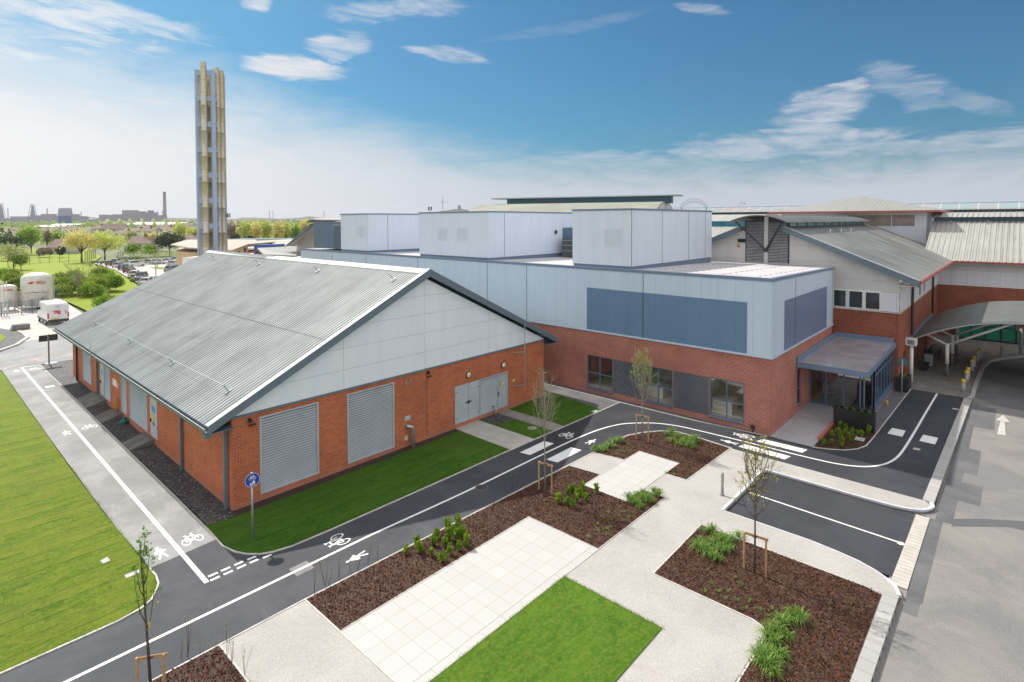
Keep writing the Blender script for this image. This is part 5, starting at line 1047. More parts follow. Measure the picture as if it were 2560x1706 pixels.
leafmat('bg_green', (.18, .32, .03), (.28, .42, .04), (.42, .48, .07), .5, .3)
leafmat('bg_bright', (.20, .36, .02), (.28, .44, .03), (.36, .46, .05), .5, .3)
leafmat('bg_yellow', (.66, .58, .18), (.78, .70, .28), (.52, .46, .16), .55, .3)
leafmat('bg_lime', (.52, .58, .10), (.64, .66, .18), (.52, .50, .16), .55, .3)
leafmat('bg_pale', (.46, .50, .22), (.58, .58, .30), (.32, .36, .14), .5, .3)
leafmat('bg_bush', (.16, .23, .03), (.34, .42, .05), (.52, .54, .09), .5, .45)
leafmat('bg_brown', (.26, .19, .14), (.34, .26, .18), (.20, .17, .10), .2, .4)
M('bark_brown', (.12, .09, .07), (.08, .06, .045), scale=8, rough=.9); M('bark_pale', (.30, .26, .21), (.22, .19, .15), scale=8, rough=.9)
def rvec(r):
    v = Vector((r.gauss(0, 1), r.gauss(0, 1), r.gauss(0, 1))); return v.normalized() if v.length else Vector((0, 0, 1))
def quads(name, cs, size, mat, parent=None, elong=1.0, up=None, seed=1):
    # many leaf-sized faces: cs = list of centres
    r = np.random.default_rng(seed); n = len(cs); C_ = np.array([tuple(c) for c in cs]); a = r.normal(size=(n, 3)); 
    if up is not None: a = a*np.array([.5, .5, .5])+np.array([0, 0, up])
    a /= np.linalg.norm(a, axis=1)[:, None]; b = r.normal(size=(n, 3)); b -= (b*a).sum(1)[:, None]*a; b /= np.linalg.norm(b, axis=1)[:, None]
    s = size*r.uniform(.6, 1.3, n)[:, None]; A_ = a*s*elong/2; B_ = b*s/2
    v = np.stack([C_-A_*.9-B_*.25, C_-A_*.1-B_*.9, C_+A_, C_+B_*.8], 1).reshape(-1, 3)
    me = bpy.data.meshes.new(name); f = np.arange(4*n).reshape(-1, 4)
    me.vertices.add(4*n); me.vertices.foreach_set('co', v.ravel()); me.loops.add(4*n); me.loops.foreach_set('vertex_index', f.ravel()); me.polygons.add(n)
    me.polygons.foreach_set('loop_start', np.arange(0, 4*n, 4)); me.update(); me.validate(); return obj(name, me, parent, mat)
# young trees
def young_tree(x, y, h, lean, leaf, nl, lsz, crown0, spread, label, nb=16, upright=.8, stakeh=1.3, bark='bark_brown', sd=(0, .34), whips=3, stake_label='', seed=3):
    r = random.Random(seed); t = thing('young_tree', label, 'tree', (x, y, 0), 0, 'young staked trees')
    tr = MB(); tr.tube([(0, 0, 0), (lean*.3, 0, h*.35), (lean*.6, .02, h*.7), (lean, 0, h)], lambda q: .036*(1-q)+.006, 8)
    pts = []
    for i in range(nb):
        f = crown0+(1-crown0)*(i+.3)/nb*.9; z0 = h*f; a = i*2.4+r.uniform(-.4, .4); L = spread*(1-.55*(f-crown0)/(1-crown0))*r.uniform(.7, 1.15)*h*.25
        d = Vector((math.cos(a), math.sin(a), 0)); p0 = Vector((lean*f, 0, z0)); p1 = p0+d*L*.55*(1.2-upright)+Vector((0, 0, L*.35)); p2 = p1+d*L*.35*(1.3-upright)+Vector((0, 0, L*upright)); p3 = p2+Vector((r.uniform(-.05, .05), r.uniform(-.05, .05), L*.6*upright))
        tr.tube([p0, p1, p2, p3], lambda q: .013*(1-q)+.003, 5)
        for w_ in range(whips):
            b0 = p1.lerp(p3, r.uniform(.1, .9)); e = b0+Vector((r.uniform(-1, 1), r.uniform(-1, 1), r.uniform(.3, 1.5))).normalized()*L*.45; tr.tube([b0, e], .0045, 4); pts += [b0.lerp(e, q) for q in (.4, .7, 1)]
        pts += [p1, p2, p3, p2.lerp(p3, .5)]
    me = tr.build('trunk', MATS[bark], None, smooth=True); me.parent = t
    cs = [r.choice(pts)+rvec(r)*r.uniform(0, .09) for _ in range(nl)]; q = quads('leaves', cs, lsz, MATS[leaf], t, 1.5, seed=seed)
    s = thing('tree_stakes', stake_label, 'stakes', (x, y, 0), 0, 'timber stakes beside the young trees')
    dx, dy = sd
    for k in (-1, 1): MB().tube([(x+dx*k, y+dy*k, -.02), (x+dx*k, y+dy*k, stakeh-.03*k)], .035, 10).build('post', MATS['timber'], s)
    MB().bar((x+dx*-1.15+.045, y+dy*-1.15, stakeh-.03), (x+dx*1.15+.045, y+dy*1.15, stakeh-.07), .02, .09).build('rail', MATS['timber_rail'], s)
    MB().tube([(x+.05, y-.05, stakeh-.03), (x-.05, y-.04, stakeh-.04), (x-.05, y+.05, stakeh-.05), (x+.05, y+.05, stakeh-.06)], .02, 6).build('tie', MATS['rubber'], s)
    return t
young_tree(4.15, 16.25, 3.85, -.18, 'leaf_green', 240, .07, .40, .80, 'young tree with green leaf tufts rising at the bottom left over the path', 9, .95, .92, sd=(.26, -.14), stake_label='short timber stakes around the young tree at the bottom left edge', seed=11)
young_tree(19.05, 15.3, 4.6, -.08, 'leaf_willow', 160, .045, .50, 1.25, 'nearly bare young tree with pale twigs between the long bed and path', 26, .75, 1.3, 'bark_pale', whips=6, sd=(0, .36), stake_label='timber stakes and rail around the bare young tree beside the white blocks', seed=5)
young_tree(27.1, 15.0, 4.4, 0, 'leaf_willow', 750, .06, .42, 1.15, 'fresh lime green young tree in front of the clinic windows', 24, .7, 1.4, 'bark_pale', whips=5, sd=(0, .36), stake_label='timber stakes and rail around the lime green tree before the clinic', seed=8)
young_tree(19.38, 6.45, 4.2, 0, 'leaf_yellow', 480, .055, .42, 1.25, 'young tree with yellow budding leaves in the right hand bark bed', 22, .62, 1.32, 'bark_brown', whips=5, sd=(0, .36), stake_label='timber stakes and rail around the yellow budding tree on the right', seed=21)
tg = thing('plant_tag', 'small yellow tag tied to the trunk of the bottom left tree', 'tag', (4.1, 16.2, 1.75)); MB().box((4.11, 16.21, 1.68), (4.15, 16.22, 1.82)).build('label_strip', MATS['yellow'], tg)
# laurels
def laurel_mesh(seed, h=.55):
    r = random.Random(seed); st = MB(); cs = []
    for i in range(9):
        a = r.uniform(0, 6.28); q = r.uniform(.02, .15); top = Vector((math.cos(a)*q*1.1, math.sin(a)*q*1.1, h*r.uniform(.6, 1.0))); st.tube([(math.cos(a)*q*.2, math.sin(a)*q*.2, 0), top*.6, top], .008, 4)
        for k in range(26): f = r.uniform(.2, 1.0); p = top*f+Vector((r.gauss(0, .035), r.gauss(0, .035), r.gauss(0, .02))); cs.append(p)
    return st, cs
LV = []
def shrub_kind(seed, h):
    st, cs = laurel_mesh(seed, h); t = thing('shrub', 'x', 'shrub'); so_ = st.build('stems', MATS['bark_brown'], None); so_.parent = t; quads('leaves', cs, .075, MATS['leaf_laurel'], t, 1.7, .9, seed); return t
protos = [shrub_kind(40+i, .42+.05*i) for i in range(4)]; usedp = set()
def place(protos, used, x, y, rz, sc, label, group, z=0.02):
    i = rnd.randrange(len(protos)); p = protos[i]
    if i in used: p = copy_tree(p)
    else: used.add(i)
    p.location = (x, y, z); p.rotation_euler = (0, 0, rz); p.scale = (sc, sc, sc); p['label'] = label; p['group'] = group; return p
z5 = lambda a, b: (560+a/3.294, 1230+b/3.294); z7 = lambda a, b: (1100+a/3.294, 1230+b/3.294); z6 = lambda a, b: (1100+a/3.647, 800+b/3.647); z3 = lambda a, b: (1920+a/3.647, 800+b/3.647)
z4 = lambda a, b: (1740+a/2.819, 1150+b/2.819)
for m_, L_, lab, grp in ((z5, [(1495, 515), (1585, 465), (1618, 508), (1730, 445), (1745, 385), (1712, 532), (1797, 582), (1825, 462), (1850, 405), (1848, 335), (1840, 292), (1915, 408), (1920, 342), (1925, 285), (1960, 385), (1935, 492), (1868, 518), (1992, 455)], 'small upright laurel in the western cluster of the long bark bed, beside the path', 'laurels in the western cluster'),
                       (z7, [(970, 92), (1055, 45), (1045, 112), (1090, 140), (1125, 88), (1140, 35), (1200, 75), (1180, 12), (1290, 15), (1085, 8)], 'small laurel in the eastern cluster of the long bark bed, by the square paving', 'laurels in the eastern cluster'),
                       (z3, [(515, 1145), (580, 1145), (670, 1158), (578, 1082), (662, 1092), (765, 1122), (628, 1042), (702, 1052), (662, 1000), (712, 1015), (818, 1062), (852, 1066), (915, 1046), (762, 1056)], 'dark leafy laurel in the small bark bed in front of the long black planter', 'laurels in front of the planter')):
    for a, b_ in L_:
        g_ = G(*m_(a, b_)); place(protos, usedp, g_.x, g_.y, rnd.uniform(0, 6), rnd.uniform(.72, 1.0), lab, grp)
for k in range(5): place(protos, usedp, 36.98, 6.1+.38*k, k, .55, 'low greenery growing inside the long black planter', 'greenery in the long planter', .9)
for k in range(3): place(protos, usedp, 47.2+.45*k, 5.82, k, .6, 'low greenery growing inside the far black planter', 'greenery in the far planter', .82)
# arching sedges
def sedge(seed, h=.5, n=75):
    r = random.Random(seed); m_ = MB()
    for i in range(n):
        a = r.uniform(0, 6.28); q = r.uniform(.25, 1); d = Vector((math.cos(a), math.sin(a), 0)); hh = h*r.uniform(.6, 1.1); b0 = Vector((r.gauss(0, .04), r.gauss(0, .04), 0)); s_ = Vector((-d.y, d.x, 0))*r.uniform(.008, .017)
        p = [b0, b0+d*q*.14+Vector((0, 0, hh*.5)), b0+d*q*.36+Vector((0, 0, hh*.78)), b0+d*q*.60+Vector((0, 0, hh*(.70-.5*q)))]
        m_.add([p[0]-s_, p[0]+s_, p[1]-s_, p[1]+s_, p[2]-s_*.8, p[2]+s_*.8, p[3]], [(0, 1, 3, 2), (2, 3, 5, 4), (4, 5, 6)])
    o_2 = m_.build('sedge_clump', MATS['leaf_sedge']); tag(o_2, 'x', 'plant'); return o_2
sp_ = [sedge(60+i, .36+.05*i, 50+12*i) for i in range(4)]; useds = set()
SED = [(z4, [(60, 505), (115, 510), (30, 590), (85, 600), (150, 590), (20, 650), (75, 640), (130, 660), (185, 560), (215, 610), (250, 570), (300, 545), (230, 650), (160, 715), (110, 700), (190, 655)], 'arching green grass clump in the upper left corner of the right hand bark bed', 'grass clumps at the top of the right bed'),
       (z4, [(700, 1130), (650, 1150), (740, 1150), (600, 1180), (550, 1230), (500, 1250), (560, 1310), (480, 1340), (600, 1390), (520, 1400), (450, 1420), (560, 1460), (490, 1480), (540, 1520), (660, 1270)], 'tall arching grass clump in the lower drift of the right hand bark bed', 'grass clumps in the lower right drift'),
       (z7, [(1560, 85), (1610, 110), (1650, 140), (1600, 60), (1700, 85), (1740, 92), (1670, 20), (1800, 42), (1760, 10), (1640, 80)], 'green grass clump at the eastern tip of the long bark bed', 'grass clumps at the tip of the long bed'),
       (z6, [(1440, 1195), (1480, 1185), (1520, 1165), (1555, 1140), (1590, 1115), (1640, 1120), (1580, 1165), (1410, 1200), (1500, 1200)], 'green iris-like clump along the path edge at the left of the curved bark bed', 'clumps at the left of the curved bed'),
       (z6, [(2070, 1060), (2110, 1040), (2150, 1080), (2130, 1120), (2190, 1070), (2200, 1120), (2250, 1100), (2250, 1150), (2300, 1120), (2290, 1170), (2330, 1110), (2180, 1150)], 'dense pale green grass clump at the right of the curved bark bed', 'clumps at the right of the curved bed')]
for m_, L_, lab, grp in SED:
    for a, b_ in L_: g_ = G(*m_(a, b_)); place(sp_, useds, g_.x, g_.y, rnd.uniform(0, 6), rnd.uniform(.62, .92), lab, grp)
sm_ = [sedge(80+i, .13, 22) for i in range(2)]
for o_2 in sm_: o_2.name = 'sprout'
usedm = set()
SPR = [(z4, [(65, 935), (155, 935), (225, 935), (200, 990), (292, 1000), (375, 998), (350, 1058), (450, 1062), (535, 1060), (105, 880), (505, 1110), (570, 1110), (320, 880), (270, 840)], 'tiny green sprout in the bark at the left part of the right hand bed', 'sprouts in the right bed'),
       (z7, [(1325, 215), (1385, 180), (1410, 235), (1475, 135), (1515, 175), (1510, 245), (1555, 215), (1595, 180), (1475, 205), (1300, 330), (1370, 310), (1370, 360), (1220, 380), (1295, 280), (1410, 300)], 'tiny green sprout in the bark near the east end of the long bed', 'sprouts in the long bed'),
       (z6, [(1600, 1235), (1640, 1205), (1680, 1215), (1710, 1140), (1760, 1170), (1830, 1155), (1750, 1205), (2130, 1420), (2060, 1400)], 'tiny green sprout in the bark of the curved bed', 'sprouts in the curved bed')]
for m_, L_, lab, grp in SPR:
    for a, b_ in L_: g_ = G(*m_(a, b_)); q = place(sm_, usedm, g_.x, g_.y, rnd.uniform(0, 6), 1, lab, grp); q.scale = (.32, .32, .8)
# bare whips
def whip(seed, h):
    r = random.Random(seed); st = MB(); cs = []
    for i in range(3):
        e = Vector((r.uniform(-.25, .25), r.uniform(-.25, .25), h*r.uniform(.7, 1))); st.tube([(0, 0, 0), e*.5+Vector((.02, .01, 0)), e], lambda q: .006*(1-q)+.002, 4); cs += [e*r.uniform(.5, 1) for _ in range(5)]
    t = thing('sapling', 'x', 'sapling'); s_ = st.build('stems', MATS['bark_brown'], None); s_.parent = t; quads('leaves', cs, .035, MATS['leaf_willow'], t, 1.4, seed=seed); return t
wp = [whip(90+i, 1.0+.12*i) for i in range(3)]; usedw = set()
for m_, L_, lab, grp in [(z5, [(745, 850), (835, 790), (862, 775), (945, 730), (1045, 680), (1100, 655), (1185, 600), (1270, 575)], 'thin bare sapling at the path edge of the long bark bed', 'saplings along the path edge'), (z5, [(20, 1420), (60, 1480), (170, 1520)], 'thin bare sapling at the right corner of the bottom left bark bed', 'saplings in the bottom left bed'), (lambda a, b: (a/3.294, 1230+b/3.294), [(1490, 1395), (1545, 1370), (1650, 1420), (1760, 1440)], 'thin bare sapling by the path in the bottom left bark bed', 'saplings in the bottom left bed by the path'),
                       (z6, [(660, 1540), (700, 1510)], 'thin twiggy sapling in the long bed just left of the staked bare tree', 'saplings beside the bare tree'), (z4, [(320, 880), (530, 980), (640, 1000), (950, 1150), (1090, 1220), (870, 1350)], 'thin twiggy sapling standing in the middle of the right hand bark bed', 'saplings in the right bed')]:
    for a, b_ in L_: g_ = G(*m_(a, b_)); place(wp, usedw, g_.x, g_.y, rnd.uniform(0, 6), rnd.uniform(.6, 1.1), lab, grp)
# bark chips and grass fringes: nobody could count them
def inside(P, poly):
    n = len(poly); x, y = P[:, 0], P[:, 1]; c = np.zeros(len(P), bool)
    for i in range(n):
        x0, y0 = poly[i]; x1, y1 = poly[(i+1) % n]; k = ((y0 > y) != (y1 > y)) & (x < (x1-x0)*(y-y0)/(y1-y0+1e-12)+x0); c ^= k
    return c
M('chip', (.14, .050, .023), (.05, .019, .010), scale=13, rough=.95, spec=.08, lo=.42, hi=.58)
for poly, dens, box in ((bed1, 330, None), (bed2, 260, None), (bed3, 330, (12, 3, 21.2, 9.1)), (bed4, 330, (3, 13.5, 6, 16.6)), (bed5, 220, None)):
    X0_, Y0_, X1_, Y1_ = box or (min(p[0] for p in poly), min(p[1] for p in poly), max(p[0] for p in poly), max(p[1] for p in poly))
    n = int(dens*(X1_-X0_)*(Y1_-Y0_)); Pp = np.c_[NR.uniform(X0_, X1_, n), NR.uniform(Y0_, Y1_, n)]; Pp = Pp[inside(Pp, poly)]
    cs = np.c_[Pp, .022+np.abs(NR.normal(0, .014, len(Pp)))]; o_2 = quads('bark_chips', cs, .042, MATS['chip'], None, 1.9, seed=len(Pp)); tag(o_2, 'brown bark chips', 'bark'); stuff(o_2); del o_2['label']; del o_2['category']
def fringe(pts, mat, n_m=110, h=.06, z=.03):
    m_ = MB(); r = random.Random(3)
    for i in range(len(pts)-1):
        a, b_ = Vector(pts[i]), Vector(pts[i+1]); L = (b_-a).length
        for k in range(int(L*n_m)):
            p = a.lerp(b_, r.random())+Vector((r.gauss(0, .03), r.gauss(0, .03))); d = Vector((r.uniform(-.04, .04), r.uniform(-.04, .04), h*r.uniform(.5, 1.2))); s_ = Vector((r.uniform(-.006, .006), r.uniform(-.006, .006), 0)); q = Vector((p.x, p.y, z)); m_.add([q-s_, q+s_, q+d], [(0, 1, 2)])
    stuff(m_.build('grass', mat))
leafmat('blade', (.12, .24, .02), (.17, .29, .03), (.25, .32, .05), .4, 3)
fringe([(9, 11.15), (14.9, 11.15), (14.9, 7.5)], MATS['blade']); fringe([(14.9, 11.15), (14.9, 7.5)], MATS['blade'])
fringe([(8.1, 23.3), (8.0, 21.6), (8.3, 20.5), (9, 19.92), (9.7, 19.76), (21.4, 19.58)], MATS['blade'], 50, .05)
fringe([(5.55, 34), (5.62, 24.7), (5.66, 21.6), (5.25, 20.3), (4.3, 19.86), (0, 19.82)], MATS['blade'], 60)

# ------------------------------------------------------------------ background trees and bushes
RH = Vector((RT.x, RT.y, 0)).normalized(); FH = Vector((FW.x, FW.y, 0)).normalized()
def crown_pts(r, c, rx, ry, rz, n, lobes=7, hollow=.55):
    L = []
    for i in range(lobes):
        v = rvec(r); v.z = abs(v.z)*.9-.25 if i else 0; L.append((c+Vector((v.x*rx*.55, v.y*ry*.55, v.z*rz*.6)), r.uniform(.42, .7)))
    out = []
    for k in range(n):
        q, s_ = r.choice(L); v = rvec(r)*(hollow+(1-hollow)*r.random())*s_*(1+.18*math.sin(7*k)); out.append(q+Vector((v.x*rx, v.y*ry, v.z*rz)))
    return out
def bg_tree(name, label, cat, px, top, base, wpx, D, mat, n=900, leaf=None, trunk=True, seed=0, sparse=False, bark='bark_brown', group=None, lo=None):
    r = random.Random(seed or int(px*7+top)); p = FAR(px, base, D); gx, gy = p.x, p.y; zt = FAR(px, top, D).z; zb_ = max(0, p.z) if lo is None else lo; w_ = wpx*D/FPX; h = zt
    t = thing(name, label, cat, (gx, gy, 0), 0, group)
    if trunk:
        tb = MB(); tb.tube([(0, 0, 0), (.1, .1, h*.3), (0, 0, h*.62)], lambda q: .022*h*(1.2-q), 6)
        for i in range(9 if not sparse else 16): a = i*2.39; e = Vector((math.cos(a)*w_*.38, math.sin(a)*w_*.38, h*r.uniform(.62, .95))); m0 = Vector((e.x*.3, e.y*.3, h*.42)); tb.tube([(0, 0, h*r.uniform(.2, .36)), m0, e], lambda q: .009*h*(1.1-q), 4)
        o_2 = tb.build('trunk', MATS[bark], None); o_2.parent = t
    cz = (zt+zb_)/2 if not trunk else zt*.56; rz = (zt-zb_)/2 if not trunk else zt*.46; n = int(n*1.5)
    cs = crown_pts(r, Vector((0, 0, cz)), w_/2, w_/2, rz, n, 9 if w_ > 5 else 6, .35 if sparse else .6); quads('crown', cs, leaf or max(.28, D*.0026), MATS[mat], t, 1.2, seed=seed+3); return t
BT = [('tree', 'dark evergreen tree at the far left edge behind the tanks', 22, 580, 640, 70, 176, 'bg_dark', 1500, True),
      ('tree', 'rounded bright green tree behind the left lawn', 78, 566, 640, 62, 205, 'bg_bright', 1300, False),
      ('tree', 'smaller bright green tree right of the rounded green tree', 146, 575, 640, 36, 240, 'bg_bright', 800, False),
      ('tree', 'thin brown budding tree between two bright green trees', 118, 570, 640, 22, 230, 'bg_brown', 350, False),
      ('tree', 'large golden budding tree on the lawn beside the railings', 204, 566, 657, 84, 166, 'bg_yellow', 1300, False),
      ('tree', 'pale golden tree right beside the largest golden tree', 262, 571, 653, 84, 174, 'bg_lime', 1400, False),
      ('tree', 'pale feathery tree above the small gas tank at left', 34, 600, 676, 78, 140, 'bg_pale', 1200, False),
      ('tree', 'small green tree standing on the lawn left of the railings', 52, 632, 674, 34, 139, 'bg_green', 450, False),
      ('tree', 'broad dark round evergreen beside the car park', 424, 581, 634, 78, 200, 'bg_dark', 1700, False),
      ('tree', 'tall lime tree left of the flue stack', 448, 556, 600, 44, 330, 'bg_lime', 700, False),
      ('tree', 'lime tree directly left of the flue stack, lower one', 482, 566, 600, 40, 300, 'bg_lime', 600, False),
      ('tree', 'golden tree behind the terraced roofs', 382, 577, 612, 30, 260, 'bg_yellow', 450, False),
      ('tree', 'orange green tree above the semi-detached brown roof', 328, 574, 605, 30, 290, 'bg_pale', 450, False)]
for nm, lb_, px, tp, bs, wd, D_, mt_, nn, ev in BT: bg_tree(nm, lb_, 'tree', px, tp, bs, wd, D_, mt_, nn, sparse=(nn < 1350 and 'gold' in lb_ or 'brown' in lb_))
for i, (px, tp, wd, mt_) in enumerate([(612, 546, 40, 'bg_lime'), (640, 550, 34, 'bg_yellow'), (660, 545, 38, 'bg_lime'), (690, 548, 42, 'bg_yellow'), (716, 552, 34, 'bg_lime'), (735, 556, 36, 'bg_bright'), (762, 546, 36, 'bg_yellow'), (784, 548, 30, 'bg_lime'), (672, 560, 20, 'bg_green'), (738, 566, 26, 'bg_green'), (706, 574, 30, 'bg_green')]):
    bg_tree('tree', 'yellow green tree in the row between the flue stack and the plant rooms', 'tree', px, tp, 600, wd, 255+6*i, mt_, 650, group='yellow green trees behind the plant building')
for i, (px, tp, wd) in enumerate([(566, 558, 22), (580, 555, 24), (596, 557, 24), (606, 562, 22), (572, 566, 20)]): bg_tree('tree', 'leafless brown tree just right of the flue stack', 'tree', px, tp, 600, wd, 290+5*i, 'bg_brown', 420, sparse=True, group='leafless brown trees right of the flue stack')
for px, tp, bs, wd, D_, mt_, lb_ in [(589, 580, 600, 30, 230, 'bg_dark', 'dark bush behind the yellow brick building, left one'), (628, 584, 600, 30, 235, 'bg_dark', 'dark bush behind the yellow brick building, right one'), (110, 618, 637, 40, 190, 'bg_brown', 'bare brown bush left of the small house'), (153, 612, 634, 20, 190, 'bg_dark', 'dark conical evergreen against the small house'),
                                  (332, 607, 640, 42, 190, 'bg_green', 'light green bush behind the car park hedge'), (372, 608, 640, 38, 195, 'bg_bright', 'bright green bush in front of the semi-detached house')]:
    bg_tree('bush', lb_, 'bush', px, tp, bs, wd, D_, mt_, 650, trunk=False, lo=0)
bushes = [(142, 690, 739, 58, 92), (172, 700, 739, 60, 90), (200, 692, 738, 56, 92), (225, 700, 737, 52, 90), (246, 676, 722, 46, 100), (272, 680, 722, 48, 98), (290, 694, 724, 44, 98), (262, 668, 712, 40, 108), (152, 676, 715, 46, 104), (238, 712, 739, 44, 88), (18, 680, 722, 50, 100), (42, 692, 726, 48, 98), (2, 668, 715, 50, 108), (134, 712, 739, 36, 90), (186, 680, 720, 44, 100), (160, 684, 735, 62, 93), (214, 684, 735, 60, 93), (240, 690, 735, 56, 92), (282, 678, 728, 50, 96), (126, 684, 735, 52, 92), (250, 664, 712, 50, 106), (176, 668, 712, 50, 106), (60, 684, 724, 50, 100), (30, 668, 716, 50, 106)]
for i, (px, tp, bs, wd, D_) in enumerate(bushes): bg_tree('bush', 'rounded green bush in the thicket on the bank behind the tanks', 'bush', px, tp, bs, wd, D_, 'bg_bush' if i % 3 else 'bg_green', 900, trunk=False, lo=0, leaf=.26, group='green bushes of the thicket behind the tanks')
bg_tree('bush', 'dark green bush standing alone just above the ribbed roof edge', 'bush', 266, 732, 772, 52, 76, 'bg_green', 1300, trunk=False, lo=0, leaf=.22)
bt = thing('bare_tree', 'bare leafless tree standing in front of the thicket', 'tree', tuple(FAR(195, 741, 89).xy)+(0,)); tb = MB(); r = random.Random(4); tb.tube([(0, 0, 0), (0, .1, 2.2), (.1, 0, 4.2)], lambda q: .13*(1.1-q), 8)
for i in range(26): a = i*2.39; z0 = 1.6+i*.08; e = Vector((math.cos(a)*(1.1+r.random()*1.2), math.sin(a)*(1.1+r.random()*1.2), z0+1.2+r.random()*1.2)); tb.tube([(0, 0, z0), (e.x*.4, e.y*.4, z0+.5), e], lambda q: .035*(1.1-q), 4); [tb.tube([e*.7+Vector((0, 0, z0*.25)), e+Vector((r.uniform(-.5, .5), r.uniform(-.5, .5), r.uniform(0, .7)))], .012, 3) for _ in range(3)]
o_2 = tb.build('trunk', MATS['bark_pale'], None); o_2.parent = bt
def hedge(label, px0, px1, tp, bs, D_, mat, depth=2.0):
    a = FAR(px0, bs, D_); b_ = FAR(px1, bs, D_); h = FAR(px0, tp, D_).z; t = thing('hedge', label, 'hedge', ((a.x+b_.x)/2, (a.y+b_.y)/2, 0)); L = (b_-a).length; r = random.Random(int(px0)); d = Vector((b_.x-a.x, b_.y-a.y, 0)).normalized(); nn = Vector((-d.y, d.x, 0))
    cs = []
    for k in range(int(L*h*22)):
        u, v, w_ = r.uniform(-.5, .5), r.uniform(-.5, .5), r.random(); f = r.randrange(3)
        if f == 0: w_ = 1+r.gauss(0, .04)
        elif f == 1: v = -.5+r.gauss(0, .03)
        cs.append(d*u*L+nn*v*depth+Vector((0, 0, w_*h)))
    quads('leaves', cs, .34, MATS[mat], t, 1.1, seed=5)
hedge('dark clipped hedge below the golden trees at the car park corner', 217, 273, 654, 667, 150, 'bg_dark', 3)
hedge('long dark clipped hedge behind the white estate car', 298, 364, 645, 661, 155, 'bg_dark', 3)
for i, (px0, px1, tp, bs, D_) in enumerate([(300, 350, 632, 646, 178), (345, 400, 626, 646, 182), (395, 440, 630, 648, 176), (435, 500, 634, 650, 172)]): hedge(['loose green shrub border left behind the hedge', 'loose green shrub border above the dark silver car', 'loose green shrub border right of the lamp post', 'loose green shrub border beside the brown roofed building'][i], px0, px1, tp, bs, D_, 'bg_bush', 5)
# ------------------------------------------------------------------ houses and halls
M('roof_brown', (.27, .20, .17), (.20, .15, .13), scale=.8, rough=.9); M('render_cream', (.62, .58, .52), (.55, .52, .46), scale=.3); M('brick_buff', (.58, .43, .26), (.52, .38, .23), scale=.6); M('roof_cream', (.50, .43, .36), (.42, .36, .31), scale=.4, rough=.8); M('wall_white', (.80, .80, .79)); M('blue_box', (.02, .09, .33), (.02, .08, .28), rough=.4); M('window_dark', (.05, .07, .08), rough=.2)
def house(label, px0, px1, ridge, eave, base, D_, gable=0, name='house', rmat='roof_brown', wmat='render_cream', cat='house', chim=1, depth=8, group=None, win=True):
    a = FAR(px0, base, D_); b_ = FAR(px1, base, D_); ze = max(2.2, FAR(px0, eave, D_).z); zr2 = FAR(px0, ridge, D_).z; L = (Vector((b_.x-a.x, b_.y-a.y, 0))).length
    c = Vector(((a.x+b_.x)/2, (a.y+b_.y)/2, 0))+FH*depth/2; ang = math.atan2(RH.y, RH.x); t = thing(name, label, cat, c, ang, group); ze = min(ze, zr2-1.2)
    def lb(mb, nm, mt_, par=t): 
        me = bpy.data.meshes.new(nm); me.from_pydata([tuple(q) for q in mb.v], [], mb.f); o_3 = obj(nm, me, par, MATS[mt_]); return fix(o_3)
    x, y = L/2, depth/2; lb(MB().box((-x, -y, -.3), (x, y, ze)).add([(-x, -y, ze), (-x, y, ze), (-x, 0, zr2-.1)], [(0, 1, 2)]).add([(x, -y, ze), (x, y, ze), (x, 0, zr2-.1)], [(0, 1, 2)]), 'wall', wmat)
    ov = .4; sl2 = (zr2-ze)/y; rf2 = lb(MB().prism([(-x-ov, -y-ov, ze-ov*sl2), (-x-ov, 0, zr2), (-x-ov, y+ov, ze-ov*sl2), (-x-ov, y+ov, ze-ov*sl2+.2), (-x-ov, 0, zr2+.2), (-x-ov, -y-ov, ze-ov*sl2+.2)], (2*x+2*ov, 0, 0)), 'roof', rmat)
    for k in range(chim): o_4 = lb(MB().box((-.5+(x*.9 if chim == 1 and gable else 0)+k*3, -.4, zr2-1), (.5+(x*.9 if chim == 1 and gable else 0)+k*3, .4, zr2+1.2)), 'chimney', 'brick_old', rf2)
    if win:
        for k in range(max(1, int(L/3.5))): xx = -x+(k+.5)*L/max(1, int(L/3.5)); lb(MB().box((xx-.6, -y-.03, ze-1.7), (xx+.6, -y-.002, ze-.6)), 'window', 'window_dark')
    return t
house('small brown roofed bungalow with pale wall behind the lawn', 120, 160, 600, 619, 633, 208, 1)
house('brown roofed semi-detached house above the car park hedge', 320, 380, 592, 609, 622, 255, 0)
house('brown roofed house with brick chimney left of the flue stack', 455, 496, 589, 603, 622, 262, 0)
house('large brown pitched roof hall rising above the terraces', 252, 306, 560, 573, 590, 430, 0, chim=0)
house('brown roofed house behind the left dark evergreen', 24, 60, 582, 590, 600, 330, 1)
TR = [(232, 256, 564, 572, 430), (306, 345, 571, 578, 420), (350, 385, 570, 579, 400), (385, 420, 566, 574, 450), (418, 446, 570, 578, 430), (395, 425, 562, 568, 520), (340, 372, 564, 569, 560), (284, 312, 577, 585, 380), (458, 480, 558, 563, 620), (428, 455, 560, 566, 640), (0, 40, 568, 575, 520), (45, 90, 570, 576, 500), (92, 140, 571, 577, 470), (140, 180, 572, 577, 480), (178, 225, 570, 576, 520), (150, 190, 566, 570, 640), (205, 240, 567, 571, 620), (560, 575, 553, 557, 800)]
for i, (a, b_, c_, d_, D_) in enumerate(TR): house('far terraced house roof between the trees and the steelworks', a, b_, c_, d_, d_+6, D_, i % 2, chim=1, depth=9, group='far terraced roofs', win=D_ < 450)
